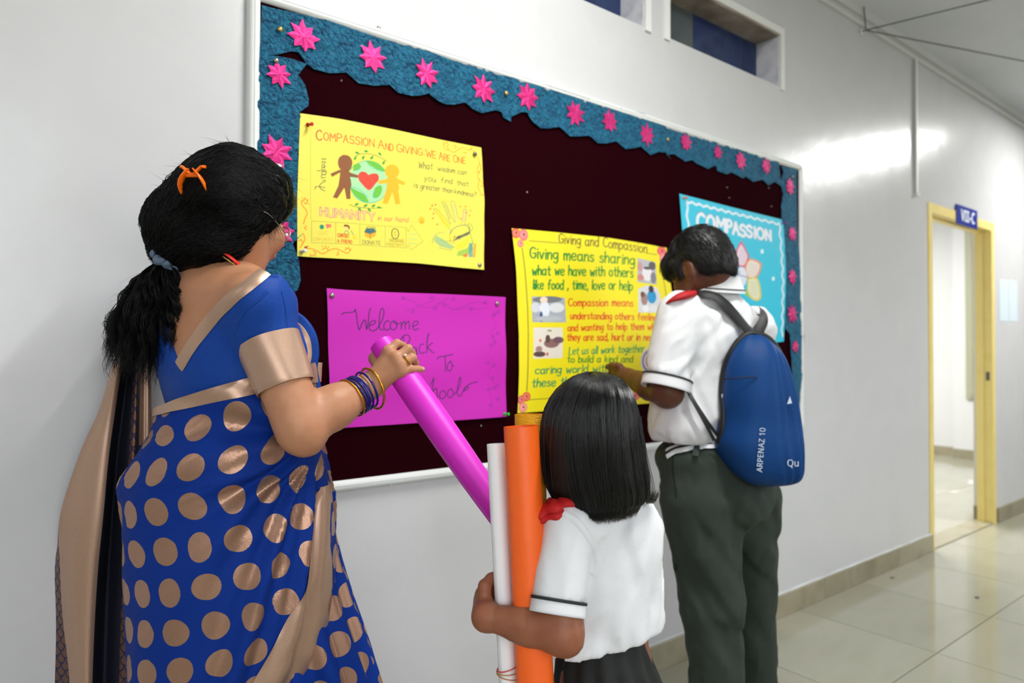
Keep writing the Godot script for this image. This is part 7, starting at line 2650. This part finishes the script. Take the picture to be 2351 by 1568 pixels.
func build_backpack(shirt: Field, face: Vector3, left: Vector3) -> void:
	var base := at(1765, 1110, 1.97)
	var bag := thing("backpack", "blue backpack with black straps on the boy's back", "backpack", base)
	var blue := mat(Color(1, 1, 1), 0.55)
	blue.albedo_texture = noise_tex(0.06, 256, 170, [Color(0.02, 0.19, 0.38), Color(0.035, 0.235, 0.46), Color(0.028, 0.21, 0.42)], 4)
	blue.metallic_specular = 0.3
	tri(blue, 5.0, true)
	var wr := func(th: float, v: float) -> float:
		var right_ := smoothstep(0.1, 0.7, cos(th))
		return right_ * 0.0075 * sin(th * 22.0 + v * 2.0) * smoothstep(0.1, 0.4, v) + 0.003 * sin(th * 5.0 + v * 9.0)
	var pts := loft_points(BAG, 121, 70, wr, 2.4)
	var body_ := part(grid_mesh(pts, 70, 121, true), "bag_body", blue, bag, "blue bag cloth")
	var black := mat(Color(0.030, 0.034, 0.036), 0.55)
	# piping along the edge that lies against the back
	var pipe := PackedVector3Array()
	for q in [[1654, 1018], [1660, 985], [1664, 940], [1664, 905], [1670, 850], [1682, 810], [1702, 780], [1730, 764], [1765, 778], [1796, 808], [1808, 840]]:
		pipe.append(bag_point(clampf(q[0], 0, 9999), maxf(q[1], 766)) + F_ * 0.004)
	part(tube(spline(pipe, 6), PackedFloat32Array([0.010]), 10), "edge_piping", black, bag, "black edge piping")
	part(ribbon_free(px_world([[1668, 872, 1.915], [1690, 870, 1.895], [1715, 868, 1.888], [1745, 866, 1.886]]), 0.004, -F_), "seam", mat(Color(0.012, 0.07, 0.22), 0.7), bag)
	# shoulder straps over the shirt
	part(ribbon(shirt, px_path(shirt, "1606,680 1625,679 1645,684 1668,701 1692,728 1716,756 1730,768", 1.5), 0.034, 0.014, 0.004), "shoulder_strap", black, bag, "black shoulder strap")
	part(ribbon(shirt, px_path(shirt, "1742,712 1752,722 1754,736 1747,753 1736,770", 1.5), 0.046, 0.014, 0.004), "shoulder_strap", black, bag, "black shoulder strap")
	for k in 2:
		part(ribbon_free(px_world([[1581 - 2 * k, 890, 1.985], [1600 - 2 * k, 925, 1.955], [1628 - 4 * k, 968 + 4 * k, 1.945], [1652 - 6 * k, 1002 + 12 * k, 1.955]]), 0.010, -F_), "lower_strap", black, bag, "thin black lower strap")
	part(ribbon_free(px_world([[1583, 900, 1.982], [1603, 935, 1.956], [1628, 975, 1.947], [1650, 1010, 1.957]]), 0.008, -F_), "strap_webbing", mat(Color(0.75, 0.77, 0.78), 0.6), bag, "white strap webbing")
	# zip pulls
	for q in [[1664, 912], [1820, 905]]:
		put(bevel_box(Vector3(0.010, 0.014, 0.006), 0.002), "zip_pull", mat(Color(0.85, 0.86, 0.86), 0.4), bag, bag_point(q[0], q[1]) - F_ * 0.006 - base)
	# print
	var font := SystemFont.new()
	font.font_names = PackedStringArray(["Droid Sans"])
	var print_m := mat(Color(0.75, 0.80, 0.86), 0.5)
	var turn := Basis(R_, Vector3.UP, -F_)
	for q in [["ARPENAZ 10", 1724, 1024, 0.022, PI / 2.0 - 0.08, 600], ["Qu", 1797, 1054, 0.026, 0.0, 400]]:
		var tm := TextMesh.new()
		tm.text = q[0]
		tm.font = font
		tm.font_size = 64
		tm.pixel_size = q[3] / 64.0
		tm.depth = 0.0008
		var o := put(tm, "printed_lettering", print_m, body_, bag_point(q[1], q[2]) - F_ * 0.011)
		o.basis = turn * Basis(Vector3.BACK, q[4])
	var tri_pts := PackedVector3Array()
	var c := bag_point(1794, 916) - F_ * 0.008
	tri_pts.append_array([c + Vector3.UP * 0.012, c + R_ * 0.006 - Vector3.UP * 0.008, c - R_ * 0.008 - Vector3.UP * 0.010])
	put(flat_mesh(tri_pts), "printed_triangle", print_m, body_)

# a flat strap through points that faces a given way
func ribbon_free(p: PackedVector3Array, width: float, facing: Vector3) -> ArrayMesh:
	p = spline(p, 6)
	var v := PackedVector3Array()
	var n := p.size()
	for i in n:
		var t := (p[mini(i + 1, n - 1)] - p[maxi(i - 1, 0)]).normalized()
		var side := t.cross(facing).normalized()
		var nn := side.cross(t)
		for q in [[-0.5, 0.0], [-0.4, 0.0012], [0.4, 0.0012], [0.5, 0.0], [0.4, -0.0012], [-0.4, -0.0012], [-0.5, 0.0]]:
			v.append(p[i] + side * (width * q[0]) + nn * q[1])
	return grid_mesh(v, n, 7, true)

func _ready() -> void:
	rng.seed = 11
	set_camera()
	make_materials()
	set_light()
	build_setting()
	build_board()
	build_woman()
	build_rolls()
	build_girl()
	build_boy()
